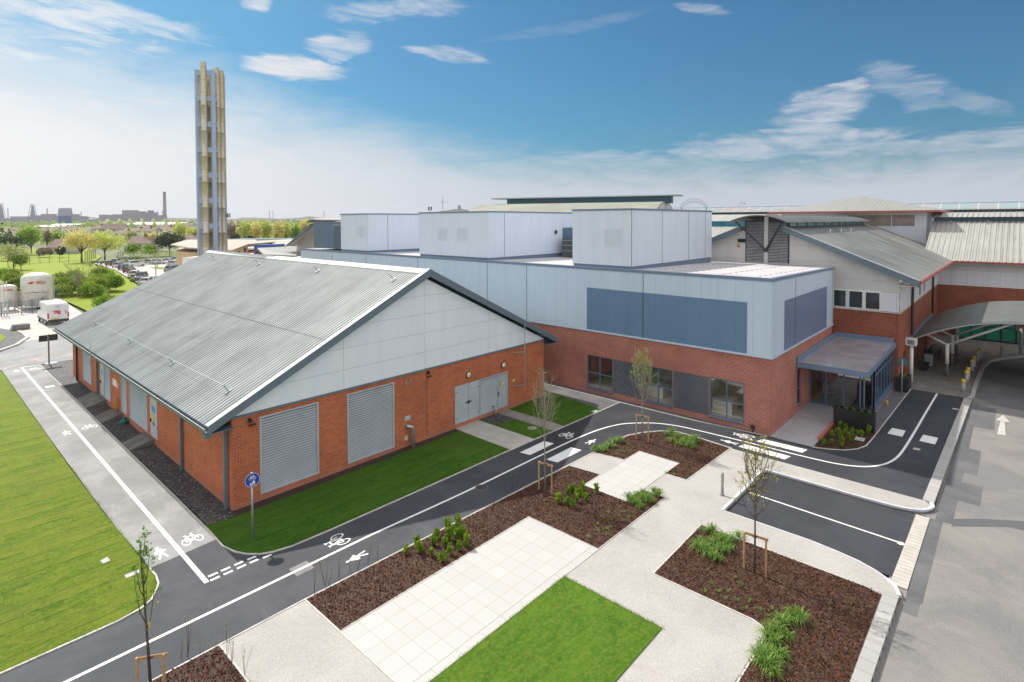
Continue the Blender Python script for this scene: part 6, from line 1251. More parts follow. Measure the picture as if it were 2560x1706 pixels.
for lb_, a, b_, c_, d_, D_ in [('long white flat industrial roof left of the golden tree', 78, 150, 563, 569, 720), ('long thin white industrial roof behind the terraces', 306, 432, 558.5, 562, 900)]:
    p0, p1 = FAR(a, d_, D_), FAR(b_, d_, D_); t = thing('industrial_shed', lb_, 'shed', ((p0.x+p1.x)/2, (p0.y+p1.y)/2, 0), math.atan2(RH.y, RH.x)); L = (p1-p0).length; z1 = FAR(a, c_, D_).z
    for nm, q0, q1, mt_ in (('wall', (-L/2, 0, 0), (L/2, 40, z1-2.5), 'render_cream'),): me = MB().box(q0, q1); m3 = bpy.data.meshes.new(nm); m3.from_pydata(me.v, [], me.f); obj(nm, m3, t, MATS[mt_])
    me = MB().prism([(-L/2-1, -1, z1-2.5), (L/2+1, -1, z1-2.5), (L/2+1, 42, z1+1), (-L/2-1, 42, z1+1)], (0, 0, .4)); m3 = bpy.data.meshes.new('roof'); m3.from_pydata([tuple(v) for v in me.v], [], me.f); obj('roof', m3, t, MATS['wall_white'])
def halls(nm, lb_, cat, parts):
    t = thing(nm, lb_, cat, parts[0][1][0])
    t.location = Vector((t.location.x, t.location.y, 0))
    for name, pts, off, mt_ in parts:
        fix(MB().prism(pts, off).build(name, MATS[mt_], t))
def F3(px, py, D_, z=None):
    p = FAR(px, py, D_); return (p.x, p.y, p.z if z is None else z)
halls('leisure_hall', 'wide low building with shallow beige brown roof behind the flue stack', 'building', [
    ('roof', [F3(426, 614, 150), F3(468, 602, 172), F3(640, 602, 172), F3(660, 634, 132), F3(470, 622, 140)], (0, 0, .3), 'roof_cream'),
    ('wall', [F3(440, 621, 148, 0), F3(470, 626, 143, 0), F3(640, 630, 140, 0), F3(640, 612, 165, 0), F3(450, 612, 168, 0)], (0, 0, 4.2), 'brick_buff')])
pc = MB(); 
halls('buff_building', 'yellow brick building with sloping gable wall right of the flue stack', 'building', [
    ('wall', [F3(563, 632, 118), F3(619, 611.5, 118), F3(619, 640, 118), F3(563, 640, 118)], tuple(FH*10), 'brick_buff'),
    ('roof', [F3(560, 632.5, 117), F3(620, 610.5, 117), F3(620, 611.8, 117), F3(560, 633.8, 117)], tuple(FH*14), 'roof_cream'),
    ('window', [F3(609, 620, 117.9), F3(615, 620, 117.9), F3(615, 631, 117.9), F3(609, 631, 117.9)], tuple(FH*-.06), 'window_dark'), ('vent', [F3(595, 629, 117.9), F3(601, 629, 117.9), F3(601, 632, 117.9), F3(595, 632, 117.9)], tuple(FH*-.06), 'dark_grey')])
halls('long_block', 'long low buff block with green fascia behind the cream roofs', 'building', [
    ('wall', [F3(556, 601, 190), F3(655, 599, 190), F3(655, 620, 190), F3(556, 620, 190)], tuple(FH*12), 'brick_buff'), ('fascia', [F3(556, 599.5, 189), F3(730, 598.5, 189), F3(730, 601, 189), F3(556, 602, 189)], tuple(FH*14), 'trim_grey')])
halls('cream_hall', 'large cream sheet roof behind the blue container', 'building', [
    ('roof', [F3(618, 606, 155), F3(730, 601, 155), F3(745, 625, 105), F3(620, 625, 110)], (0, 0, .3), 'roof_cream'), ('wall', [F3(619, 625, 112, 0), F3(745, 625, 108, 0), F3(745, 610, 140, 0), F3(619, 610, 145, 0)], (0, 0, 5), 'wall_white')])
halls('blue_container', 'dark blue flat sided plant container on the hospital roofs', 'container', [('body', [F3(635, 613, 98), F3(695, 611.5, 98), F3(695, 629, 98), F3(635, 629, 98)], tuple(FH*3), 'blue_box')])
halls('brick_outbuilding', 'small red brick gable with ribbed stained roof behind the ridge', 'building', [
    ('wall', [F3(630, 640, 82), F3(643, 624, 82), F3(658, 640, 82), F3(658, 660, 82), F3(630, 660, 82)], tuple(RH*.1+FH*2), 'brick_old'),
    ('roof', [F3(643, 623.5, 81.5), F3(741, 619, 90), F3(741, 643, 78), F3(659, 640, 78)], (0, 0, .2), 'roof_old_y'),
    ('verge_board', [F3(629, 640, 81), F3(643, 622, 81), F3(660, 640, 81), F3(657, 640, 81), F3(643, 626, 81), F3(632, 640, 81)], tuple(FH*.5), 'trim_grey')])
halls('flat_roof_block', 'long flat white roofed block behind the ribbed ridge', 'building', [('body', [F3(590, 636, 92), F3(742, 645, 76), F3(742, 665, 76), F3(590, 665, 92)], tuple(FH*4), 'wall_white'), ('brick_band', [F3(594, 634, 94), F3(636, 630, 94), F3(636, 645, 94), F3(594, 645, 94)], tuple(FH*2), 'trim_red')])
halls('gabled_wing', 'cream gabled hospital wing with grey verge beyond the clinic', 'building', [
    ('wall', [F3(741, 593, 84), F3(742, 660, 84), F3(800, 660, 84), F3(800, 568, 84), F3(783, 563, 84)], tuple(FH*2), 'clad_cream'),
    ('soffit', [F3(713, 616, 81), F3(778, 566, 81), F3(786, 566, 83.9), F3(741, 602, 83.9), F3(741, 616, 83.9)], (0, 0, .12), 'render_cream'),
    ('verge_board', [F3(713, 616, 80.5), F3(715, 617, 80.5), F3(783, 563, 80.5), F3(783, 559, 80.5), F3(775, 560, 80.5)], tuple(FH*.5), 'trim_grey'),
    ('curved_roof', [F3(764, 557, 79), F3(772, 551, 79), F3(785, 549, 79), F3(800, 551, 79), F3(800, 553, 79), F3(785, 551, 79), F3(773, 553, 79)], tuple(FH*12), 'roof_canopy'),
    ('roof', [F3(785, 549.5, 90), F3(860, 548, 100), F3(860, 560, 84), F3(785, 556, 84)], (0, 0, .2), 'roof_cream')])
halls('white_parapet_block', 'low white walled block at the far side of the car park', 'building', [('wall', [F3(456, 645, 128), F3(500, 642, 128), F3(500, 670, 128), F3(456, 672, 128)], tuple(FH*6), 'wall_white')])
# roofs beyond the clinic
def vault(lb_, px0, px1, ptop, pe, D0, D1, prad, mat='roof_canopy', name='barrel_roof_hall'):
    a, b_ = FAR(px0, ptop, D0), FAR(px1, ptop+0, D1); d = Vector((b_.x-a.x, b_.y-a.y, 0)); dn = d.normalized(); s_ = Vector((-dn.y, dn.x, 0)); t = thing(name, lb_, 'building', (a.x, a.y, 0)); zt = a.z
    pr2 = []
    for k in range(15): an = math.pi*k/14; pr2.append((math.cos(an)*prad, math.sin(an)))
    h = 5.5
    pts = [Vector((a.x, a.y, 0))+s_*u+Vector((0, 0, zt-h+h*v)) for u, v in pr2]
    fix(MB().prism(pts+[Vector((a.x, a.y, 0))+s_*u+Vector((0, 0, zt-h+h*v-.25)) for u, v in pr2[::-1]], d).build('roof', MATS[mat], t)); 
    e = Vector((b_.x, b_.y, 0)); fix(MB().prism([e+s_*u*.97+Vector((0, 0, zt-h+h*v*.96)) for u, v in pr2]+[e-s_*prad*.97, e+s_*prad*.97], dn*-.5).build('end_wall', MATS['clad_cream'], t))
    return t, a, b_, dn, s_, zt
t, a, b_, dn, s_, zt = vault('long olive grey barrel roofed hall with dark glazed ridge box behind the plant rooms', 1225, 1665, 511, 530, 105, 92, 13, M('vault_olive', (.30, .31, .25), (.24, .25, .20), scale=.2).name)
sd2 = s_*1.1
q0 = Vector((a.x, a.y, zt-.3))+dn*4; q1 = Vector((b_.x, b_.y, zt-.3))+dn*1
fix(MB().prism([q0-sd2, q0+sd2, q1+sd2, q1-sd2], (0, 0, 1.15)).build('ridge_box', MATS['trim_teal'], t)); fix(MB().prism([q0-sd2*1.5+Vector((0, 0, 1.16))-dn*3, q0+sd2*1.5+Vector((0, 0, 1.16))-dn*3, q1+sd2*1.5+Vector((0, 0, 1.16))+dn*1.5, q1-sd2*1.5+Vector((0, 0, 1.16))+dn*1.5], (0, 0, .18)).build('ridge_roof', MATS['galv'], t))
t2 = thing('pyramid_roof_hall', 'low shallow pyramid roof with a small vent behind the middle plant room', 'building', tuple(FAR(1148, 530, 110).xy)+(0,)); p = FAR(1148, 521.5, 110); c0 = Vector((p.x, p.y, 0)); cs = [c0-RH*7-FH*7, c0+RH*7-FH*7, c0+RH*7+FH*7, c0-RH*7+FH*7]
MB().add([v+Vector((0, 0, p.z-1.3)) for v in cs]+[p], [(0, 1, 4), (1, 2, 4), (2, 3, 4), (3, 0, 4)]).build('roof', MATS['roof_canopy'], t2); fix(MB().prism([v*1 for v in [c0-RH*6.5-FH*6.5, c0+RH*6.5-FH*6.5, c0+RH*6.5+FH*6.5, c0-RH*6.5+FH*6.5]], (0, 0, p.z-1.35)).build('wall', MATS['clad_cream'], t2)); MB().lathe([(.3, p.z-.2), (.3, p.z+.6)], (p.x, p.y, 0), 10).build('vent', MATS['galv'], t2)
# long glazed atrium roof on the right
def VXp(px, py, X_): v = ray(px, py); return EYE+v*(X_/v.x)
GX = 104; g0, g1 = VXp(1650, 523, GX), VXp(2600, 495, GX)
t = thing('glazed_atrium', 'long glass roofed atrium with dark ridge rail along the skyline at right', 'building', (GX, g1.y, 0)); zt = g0.z*.5+g1.z*.5; yA, yB = g0.y, g1.y-6
m, tt = newmat('atrium_glass'); P = tt.sep(tt.pos()); l = stripes(tt, P[1], 2.2, .14); finish(tt, tt.mix(l, tt.mix(tt.sstep(tt.noise(tt.pos(), .12, 3), .4, .6), (.26, .34, .35), (.36, .32, .32)), (.50, .47, .44)), .15, 0, spec=.8)
pf = [(0, zt-3.2), (.5, zt-2.0), (1.6, zt-.9), (3.4, zt-.2), (5, zt), (6.6, zt-.2), (8.4, zt-.9), (10, zt-3.2)]
fix(MB().prism([(GX+a_, yB, z_) for a_, z_ in pf]+[(GX+a_, yB, z_-.15) for a_, z_ in pf[::-1]], (0, yA-yB, 0)).build('glass_roof', MATS['atrium_glass'], t))
MB().box((GX-.2, yB, zt-1.55), (GX+.35, yA, zt-1.15)).box((GX-.15, yB, zt-3.45), (GX+.2, yA, zt-3.15)).build('rail', MATS['dark_grey'], t); MB().box((GX+.1, yB, 4), (GX+.4, yA, zt-3.41)).build('glazed_wall', MATS['atrium_glass'], t)
fr2 = MB()
for k in range(12): y = yB+3+k*(yA-yB-6)/11; fr2.bar((GX-.1, y-1.8, zt-6.5), (GX-.1, y, zt-3.4), .3).bar((GX-.1, y+1.8, zt-6.5), (GX-.1, y, zt-3.4), .3).box((GX-.25, y+2.4, 6), (GX, y+2.8, zt-3.4))
fr2.build('truss', MATS['clad_white'], t)
# lower ribbed roof with teal band, seen left of the tower
t = thing('teal_band_wing', 'low ribbed curved roof with bright teal band behind the last plant room', 'building', (70, 36, 0))
def V3(px, py, X_): p = VXp(px, py, X_); return Vector((X_, p.y, p.z))
ya, yb = V3(1760, 545, 62).y, V3(1900, 545, 62).y; z1, z2, z3_, z4_ = V3(1800, 537, 62).z, V3(1800, 553.5, 62).z, V3(1800, 566, 62).z, V3(1800, 585, 62).z
fix(MB().prism([(62, ya+4, z2), (64, ya+4, z1), (68, ya+4, z1), (70, ya+4, z2)], (0, yb-ya-4, 0)).build('curved_roof', MATS['roof_old_y'], t)); MB().box((62.2, yb, z3_), (69, ya+4, z2)).build('teal_band', M('teal_bright', (.02, .20, .30)), t); fix(MB().prism([(56, ya+4, z4_-1.2), (62.2, ya+4, z3_), (62.2, ya+4, 3), (56, ya+4, 3)], (0, yb-ya-4, 0)).build('lower_roof', MATS['roof_old_y'], t))
# masts, skyline rail, bare tree
for px, tp, bs, D_, lb_, kind in [(1107, 492, 532, 100, 'tall thin aerial with cross arms behind the middle plant room', 'cross'), (1075, 517, 532, 96, 'short mast with two panel antennas behind the middle plant room', 'panel'), (810, 526, 548, 160, 'thin lattice mast above the cream gabled wing', 'pole'), (674, 527, 552, 700, 'pair of far thin masts above the yellow trees, left one', 'pole'), (683, 527, 552, 700, 'pair of far thin masts above the yellow trees, right one', 'pole'), (1206, 514, 532, 100, 'thin short mast left of the barrel roof', 'pole')]:
    p = FAR(px, bs, D_); t = thing('mast', lb_, 'mast', (p.x, p.y, 0)); zt = FAR(px, tp, D_).z; w_ = .0005*D_; MB().tube([(p.x, p.y, 0), (p.x, p.y, zt)], max(.04, w_), 6).build('pole', MATS['galv'], t)
    if kind == 'cross':
        for z in (zt-1.0, zt-2.9): MB().bar(Vector((p.x, p.y, z))-RH*.7, Vector((p.x, p.y, z))+RH*.7, .06).build('cross_arm', MATS['galv'], t)
    if kind == 'panel':
        for s2 in (-.22, .22): q = Vector((p.x, p.y, zt-.3))+RH*s2; MB().bar(q-zup*.35, q+zup*.3, .14).build('antenna', MATS['dark_grey'], t)
t = thing('roof_walkway', 'arched steel guard rail walkway on the skyline right of the barrel roof', 'railing', tuple(FAR(1735, 512, 100).xy)+(0,)); rl = MB(); c0 = FAR(1735, 519, 100); c0 = Vector((c0.x, c0.y, c0.z))
pp = [c0+RH*(2.3*k/6)+zup*(1.0-1.0*(k/6)**2) for k in range(-6, 7)]
for k in range(12): rl.bar(pp[k], pp[k+1], .06).bar(pp[k]+zup*.55, pp[k+1]+zup*.55, .05)
for q in pp: rl.bar(q-zup*.2, q+zup*.6, .05)
rl.build('rail', MATS['galv'], t); MB().bar(c0-RH*2.2-zup*6, c0-RH*2.2, .12).bar(c0+RH*2.2-zup*6, c0+RH*2.2, .12).build('post', MATS['galv'], t)
bg_tree('bare_tree', 'bare tree crown just above the glazed roof right of the walkway', 'tree', 1858, 500, 560, 42, 190, 'bg_brown', 420, sparse=True)
# ------------------------------------------------------------------ gas tanks, fence, van
def text_mesh(s_, size, mat, parent, M4, name='lettering', bold=0.0):
    cu = bpy.data.curves.new(name, 'FONT'); cu.body = s_; cu.size = size; cu.align_x = 'CENTER'; cu.align_y = 'CENTER'; cu.offset = bold; cu.extrude = .004; cu.resolution_u = 3
    to = bpy.data.objects.new(name, cu); COL.objects.link(to); dg = bpy.context.evaluated_depsgraph_get(); dg.update(); me = bpy.data.meshes.new_from_object(to.evaluated_get(dg)); bpy.data.objects.remove(to); bpy.data.curves.remove(cu)
    me.transform(M4); me.materials.clear(); return obj(name, me, parent, mat)
def frame_at(o, xd, yd):           # local X,Y axes of a sign face
    xd = Vector(xd).normalized(); yd = Vector(yd).normalized(); zd = xd.cross(yd); return Matrix(((xd.x, yd.x, zd.x, o[0]), (xd.y, yd.y, zd.y, o[1]), (xd.z, yd.z, zd.z, o[2]), (0, 0, 0, 1)))
M('tank_white', (.68, .66, .60), (.50, .47, .38), scale=1.6, rough=.5, lo=.45, hi=.75); M('red_sign', (.62, .04, .03)); M('text_dark', (.10, .12, .12))
def tank(px, base, top, wpx, D_, label, txt):
    p = FAR(px, base, D_); z1 = FAR(px, top, D_).z; r = wpx*D_/FPX/2; t = thing('gas_tank', label, 'tank', (p.x, p.y, 0)); dz = .45*r
    o_2 = MB().lathe([(r*.9, .5), (r, .62), (r, z1-dz), (r*.93, z1-dz*.62), (r*.7, z1-dz*.25), (r*.35, z1-.04), (.06, z1)], (p.x, p.y, 0), 40).build('vessel', MATS['tank_white'], t, smooth=True)
    for k in range(3): a = k*2.1+.4; MB().bar((p.x+math.cos(a)*r*.8, p.y+math.sin(a)*r*.8, 0), (p.x+math.cos(a)*r*.8, p.y+math.sin(a)*r*.8, .8), .18).build('leg', MATS['tank_white'], t)
    d = Vector((-p.x, -p.y, 0)).normalized(); fx = Vector((-d.y, d.x, 0)); o_ = Vector((p.x, p.y, 0))+d*(r+.02)
    MB().prism([o_+fx*(-.55*r)+zup*(z1-dz*1.85), o_+fx*(-.3*r)+zup*(z1-dz*1.85), o_+fx*(-.12*r)+zup*(z1-dz*1.5), o_+fx*(-.42*r)+zup*(z1-dz*1.5)], d*.01).build('emblem', MATS['red_sign'], t)
    text_mesh(txt, r*.30, MATS['red_sign'], t, frame_at((o_+fx*(.28*r)+zup*(z1-dz*1.68))-t.location, fx, zup), bold=.01)
    return t, p, r, z1, d, fx
t, p, r, z1, d, fx = tank(93.5, 768, 681, 62, 78, 'large white stained gas tank behind the fence by the van', 'BOC')
text_mesh('Liquid Medical Oxygen', r*.17, MATS['text_dark'], t, frame_at(Vector((p.x, p.y, z1*.47))+d*(r+.02)-t.location, fx, zup))
MB().tube([Vector((p.x, p.y, .55))+fx*-2.4, Vector((p.x, p.y, .4))+fx*-1.8+d*r*1.15, Vector((p.x, p.y, .4))+fx*1.3+d*r*1.25, Vector((p.x, p.y, .9))+fx*1.9+d*r], .15, 10).build('pipework', MATS['foil'], t, smooth=True)
MB().box(Vector((p.x, p.y, .6))+fx*.6+d*(r+.05), Vector((p.x, p.y, 1.5))+fx*1.1+d*(r+.25)).box(Vector((p.x, p.y, .7))-fx*.9+d*(r+.05), Vector((p.x, p.y, 1.4))-fx*.5+d*(r+.2)).build('valve_box', MATS['galv'], t)
MB().tube([Vector((p.x, p.y, .5))+fx*(r+.1), Vector((p.x, p.y, z1-.5))+fx*(r+.1)], .05, 6).build('side_pipe', MATS['tank_white'], t)
t, p, r, z1, d, fx = tank(20, 772, 711, 35, 76, 'small white gas tank at the left edge beside the large tank', 'BOC')
MB().box(Vector((p.x, p.y, .6))+d*(r+.03)-fx*.4, Vector((p.x, p.y, 1.4))+d*(r+.3)+fx*.4).build('valve_box', MATS['galv'], t)
p = FAR(8, 775, 72); t = thing('vent_stack', 'grey steel pipe stand at the left edge beside the small tank', 'pipe', (p.x, p.y, 0)); zt = FAR(8, 703, 72).z
for s2 in (-.35, .1, .5): q = p+RH*s2; MB().tube([(q.x, q.y, 0), (q.x, q.y, zt)], .07, 6).build('pipe', MATS['tank_white'], t)
t = thing('utility_cabinet', 'small brown grey cabinet standing between the two gas tanks', 'cabinet', tuple(FAR(47, 757, 80).xy)+(0,)); q = FAR(47, 757, 80); MB().box((q.x-.35, q.y-.3, .0), (q.x+.35, q.y+.3, 2.0)).build('body', M('cab_brown', (.20, .17, .15)), t, bevel=.03); MB().box((q.x-.28, q.y-.32, .9), (q.x+.28, q.y-.301, 1.8)).build('door', M('cab_door', (.28, .25, .23)), t)
def rail_fence(label, pts, h, post_gap, mat='trim_grey', vert=.0, name='fence'):
    t = thing(name, label, 'fence', (pts[0][0], pts[0][1], 0)); rl = MB(); n = 0
    for (x0, y0), (x1, y1) in zip(pts, pts[1:]):
        a, b_ = Vector((x0, y0, 0)), Vector((x1, y1, 0)); L = (b_-a).length; k = max(1, round(L/post_gap))
        for i in range(k+1 if (x1, y1) == tuple(pts[-1]) else k): q = a.lerp(b_, i/k); MB().box(q+Vector((-.05, -.05, 0)), q+Vector((.05, .05, h+.05))).build('post', MATS[mat], t)
        for z in (.25, h-.1): rl.bar(a+zup*z, b_+zup*z, .05)
        if vert: 
            for i in range(int(L/vert)): q = a.lerp(b_, (i+.5)*vert/L); rl.bar(q+zup*.1, q+zup*h, .025)
    rl.build('bars', MATS[mat], t); return t
rail_fence('grey steel fence around the gas tanks', [(7.0, 97.5), (8.97, 96.2), (10.9, 95.8), (12.0, 96.4), (13.3, 98.0), (15.9, 110.1), (17.0, 110.3)], 1.75, 2.0, vert=.3)
rail_fence('dark vertical bar railings across the bright lawn', [(20, 198), (25.4, 206.3), (28.1, 209.4), (30.3, 210), (32.7, 210.6), (35, 211.3), (39.1, 212), (44.6, 226)], 3.0, 3.0, 'dark_grey', .55)
# van
def mesh_in(mb, nm, mat, par, bevel=0, smooth=False):
    me = bpy.data.meshes.new(nm); me.from_pydata([tuple(v) for v in mb.v], [], mb.f); me.update(); o_2 = obj(nm, me, par, mat)
    fix(o_2)
    if smooth: me.shade_smooth()
    if bevel: b_ = o_2.modifiers.new('bevel', 'BEVEL'); b_.width = bevel; b_.segments = 3; b_.limit_method = 'ANGLE'
    return o_2
M('van_white', (.74, .75, .76), (.70, .71, .72), rough=.25, spec=.7)
def wheels(t, xs, w_, r, tw=.2):
    for x in xs:
        for s2 in (-1, 1):
            o_2 = mesh_in(MB().lathe([(r*.6, -tw/2), (r, -tw/2+.03), (r, tw/2-.03), (r*.6, tw/2)], (x, s2*(w_/2-tw/2+.02), r), 20, 'y'), 'wheel', MATS['rubber'], t); mesh_in(MB().lathe([(r*.62, -tw/2-.01), (r*.62, tw/2+.01)], (x, s2*(w_/2-tw/2+.02), r), 14, 'y'), 'rim', MATS['steel_brushed'], o_2)
V = thing('delivery_van', 'white high roof van with red TRJ lettering parked on the service yard', 'van', (12.55, 85.6, 0), R_(90+1.5))
hw = 1.0
mesh_in(MB().prism([(-2.9, -hw, .45), (-2.9, -hw, 1.3), (-2.86, -hw, 2.3), (-2.7, -hw, 2.52), (-1.5, -hw, 2.6), (1.2, -hw, 2.55), (1.55, -hw, 2.35), (2.15, -hw, 1.45), (2.85, -hw, 1.12), (2.95, -hw, .8), (2.95, -hw, .4), (-2.4, -hw, .4)], (0, 2*hw, 0)), 'body', MATS['van_white'], V, .14)
mesh_in(MB().box((-2.98, -.98, .42), (-2.86, .98, .68)).box((-2.6, -1.02, .40), (2.7, -1.0, .62)).box((-2.6, 1.0, .40), (2.7, 1.02, .62)), 'bumper', MATS['dark_grey'], V)
mesh_in(MB().prism([(1.58, -.85, 2.28), (2.16, -.85, 1.48), (2.18, -.85, 1.5), (1.6, -.85, 2.3)], (0, 1.7, 0)), 'windscreen', MATS['car_glass'], V)
for s2 in (-1, 1):
    mesh_in(MB().prism([(.9, s2*1.002, 1.5), (1.95, s2*1.002, 1.5), (1.5, s2*1.002, 2.15), (.9, s2*1.002, 2.2)], (0, s2*.012, 0)), 'side_window', MATS['car_glass'], V)
    mesh_in(MB().box((-2.92, s2*.86, .85), (-2.895, s2*1.0, 1.45)), 'tail_light', M('lamp_red', (.55, .02, .02), rough=.3), V); mesh_in(MB().box((1.5, s2*1.02, 1.5), (1.62, s2*1.25, 1.8)), 'wing_mirror', MATS['dark_grey'], V)
mesh_in(MB().box((-2.905, -.008, .7), (-2.9, .008, 2.4)), 'door_gap', MATS['dark_grey'], V); mesh_in(MB().box((-2.99, .1, .72), (-2.975, .6, .84)), 'number_plate', MATS['yellow'], V); mesh_in(MB().box((-2.93, -.75, 1.25), (-2.9, -.65, 1.75)), 'door_handle', M('handle_grey', (.35, .36, .37)), V)
wheels(V, (-1.75, 1.95), 2.04, .35)
text_mesh('TRJ', .46, MATS['red_sign'], V, frame_at((-2.915, .12, 1.5), (0, -1, 0), (0, 0, 1)), bold=.03); text_mesh('-- + --', .2, MATS['text_dark'], V, frame_at((-2.90, 0, 2.2), (0, -1, 0), (0, 0, 1)), 'roof_line_mark') if 0 else None
mesh_in(MB().box((-2.9, -.35, 2.17), (-2.893, .35, 2.19)).box((-2.9, -.2, 2.24), (-2.893, .2, 2.255)), 'small_print', M('print_grey', (.35, .36, .38)), V)
# cars
def car(label, x, y, rz, paint, kind='hatch', group='cars in the car park', z=.03):
    t = thing('parked_car', label, 'car', (x, y, z), rz, group); w_ = .86
    pt2 = M('paint_'+paint, {'white': (.74, .75, .76), 'silver': (.48, .50, .52), 'black': (.018, .02, .024), 'dark': (.06, .07, .085), 'blue': (.03, .05, .20), 'grey': (.20, .22, .24), 'lime': (.42, .55, .05)}[paint], rough=.22, spec=.8)
    hgt, rear = {'hatch': (1.48, -2.0), 'saloon': (1.42, -2.2), 'suv': (1.70, -2.2), 'mpv': (1.95, -2.3)}[kind]; b_ = .62*hgt
    mesh_in(MB().prism([(rear, -w_, .35), (rear-.05, -w_, .6), (rear+.02, -w_, b_), (1.05, -w_, b_), (1.9, -w_, b_*.86), (2.15, -w_, .62), (2.15, -w_, .32), (1.7, -w_, .25), (-1.7, -w_, .25)], (0, 2*w_, 0)), 'body', pt2, t, .10)
    rb = rear+.1 if kind != 'saloon' else rear+.75
    c_ = MB(); a0 = [(rb, b_-.02), (rb+.35, hgt-.05), (.35, hgt-.05), (1.1, b_-.02)]; c_.v = [(x_, s2*(w_-.05-(0 if i in (0, 3) else .14)), z_) for s2 in (-1, 1) for i, (x_, z_) in enumerate(a0)]; c_.f = [(0, 1, 2, 3), (4, 7, 6, 5), (0, 4, 5, 1), (1, 5, 6, 2), (2, 6, 7, 3), (3, 7, 4, 0)]
    mesh_in(c_, 'cabin', pt2, t)
    def inset(q4, nm, k_=.14, up_=.012):
        q4 = [Vector(q) for q in q4]; m0 = sum(q4, Vector())/4; nrm_ = (q4[1]-q4[0]).cross(q4[2]-q4[1]).normalized()
        if nrm_.dot(m0-Vector((0, 0, .8))) < 0: nrm_ = -nrm_
        mesh_in(MB().poly([m0+(q-m0)*(1-k_)+nrm_*up_ for q in q4]), nm, MATS['car_glass'], t)
    v_ = c_.v; inset([v_[3], v_[2], v_[6], v_[7]], 'windscreen'); inset([v_[0], v_[1], v_[5], v_[4]], 'rear_window')
    for o_5 in (0, 4): inset([v_[o_5], v_[o_5+1], v_[o_5+2], v_[o_5+3]], 'side_window', .2)
    for s2 in (-1, 1): mesh_in(MB().box((2.02, s2*.5, .62), (2.16, s2*.82, .78)), 'headlight', MATS['galv'], t, .02); mesh_in(MB().box((rear-.06, s2*.55, .7), (rear+.02, s2*.84, .92)), 'tail_light', MATS['lamp_red'], t, .02)
    mesh_in(MB().box((rear-.07, -.26, .5), (rear-.045, .26, .62)), 'number_plate', MATS['yellow'], t)
    wheels(t, (-1.3, 1.35), 1.76, .32); return t
def atp(px, py): g_ = G(px, py, .03); return g_.x, g_.y
CARS = [('white saloon at the near end of the car park row, partly behind the roof', 366, 712, 62, 'white', 'saloon'), ('dark people carrier with black rear window, second in the near row', 352, 704, 242, 'dark', 'mpv'), ('white car with blue tinted windscreen in the middle of the kerb row', 338, 695, 62, 'white', 'suv'),
        ('black car tucked between a blue car and a white car', 324, 682, 60, 'black', 'hatch'), ('blue car with pale windscreen in the kerb row', 311, 675, 60, 'blue', 'hatch'), ('silver car near the far end of the kerb row', 296, 669, 58, 'silver', 'hatch'), ('dark car at the far end of the kerb row by the hedge', 280, 664, 58, 'dark', 'saloon'), ('white roofed car right at the dark hedge corner', 292, 661, 58, 'white', 'suv'),
        ('white estate car parked crosswise before the long hedge', 340, 666.5, 8, 'white', 'suv'), ('dark silver car at the left of the back row', 379, 661, -60, 'silver', 'hatch'), ('white car second in the back row', 405, 660, -60, 'white', 'saloon'), ('white car third in the back row', 425, 658, -60, 'white', 'hatch'), ('white car fourth in the back row', 445, 656, -60, 'white', 'suv'), ('silver car just in front of the back row at right', 438, 665, -60, 'silver', 'hatch'),
        ('grey van-like car half hidden by the ribbed roof edge', 437, 683, 30, 'grey', 'mpv'), ('white car nearest the roof edge behind the white saloon', 389, 708, 40, 'white', 'hatch'), ('lime green car glimpsed in the kerb row', 343, 702, 62, 'lime', 'hatch')]
for lb_, px, py, rz, pn, kd in CARS: x, y = atp(px, py); car(lb_, x, y, R_(rz), pn, kd)
# lamp posts
LP = [(303, 677, 627, 'grey lamp post beside the kerb row of cars'), (317, 658, 617, 'grey lamp post with a square sign board before the hedge'), (326, 661, 640, 'short grey lamp post behind the white estate car'), (394, 671, 614, 'grey lamp post on the small traffic island'), (390, 700, 656, 'grey lamp post in the open part of the car park'), (328, 700, 672, 'short grey lamp post at the kerb by the parked cars'), (345, 724, 705, 'low grey lamp post on the grass near the ribbed roof'), (458, 645, 628, 'small grey lamp post near the white walled block'), (474, 648, 618, 'grey lamp post just left of the flue stack')]
for px, bs, tp, lb_ in LP:
    g_ = G(px, bs); D_ = (g_-EYE).dot(FW); zt = FAR(px, tp, D_).z; t = thing('lamp_post', lb_, 'lamp post', (g_.x, g_.y, 0), 0, 'lamp posts around the car park'); MB().tube([(g_.x, g_.y, 0), (g_.x, g_.y, zt)], .10, 6).build('pole', MATS['galv'], t); q = Vector((g_.x, g_.y, zt)); MB().box(q-RH*.45-FH*.2, q+RH*.45+FH*.2+zup*.15).build('lamp_head', MATS['galv'], t)
    if px == 317: MB().box(q-RH*.6+zup*-3.2, q+RH*.6+zup*-2.5+FH*.05).build('sign_board', MATS['white_paint'], t)
struct(flat('traffic_island', [tuple(G(x, y).xy) for x, y in [(375, 671), (392, 668.5), (425, 670.5), (425, 673), (395, 673.5)]], .12, MATS['turf_far'], .1))
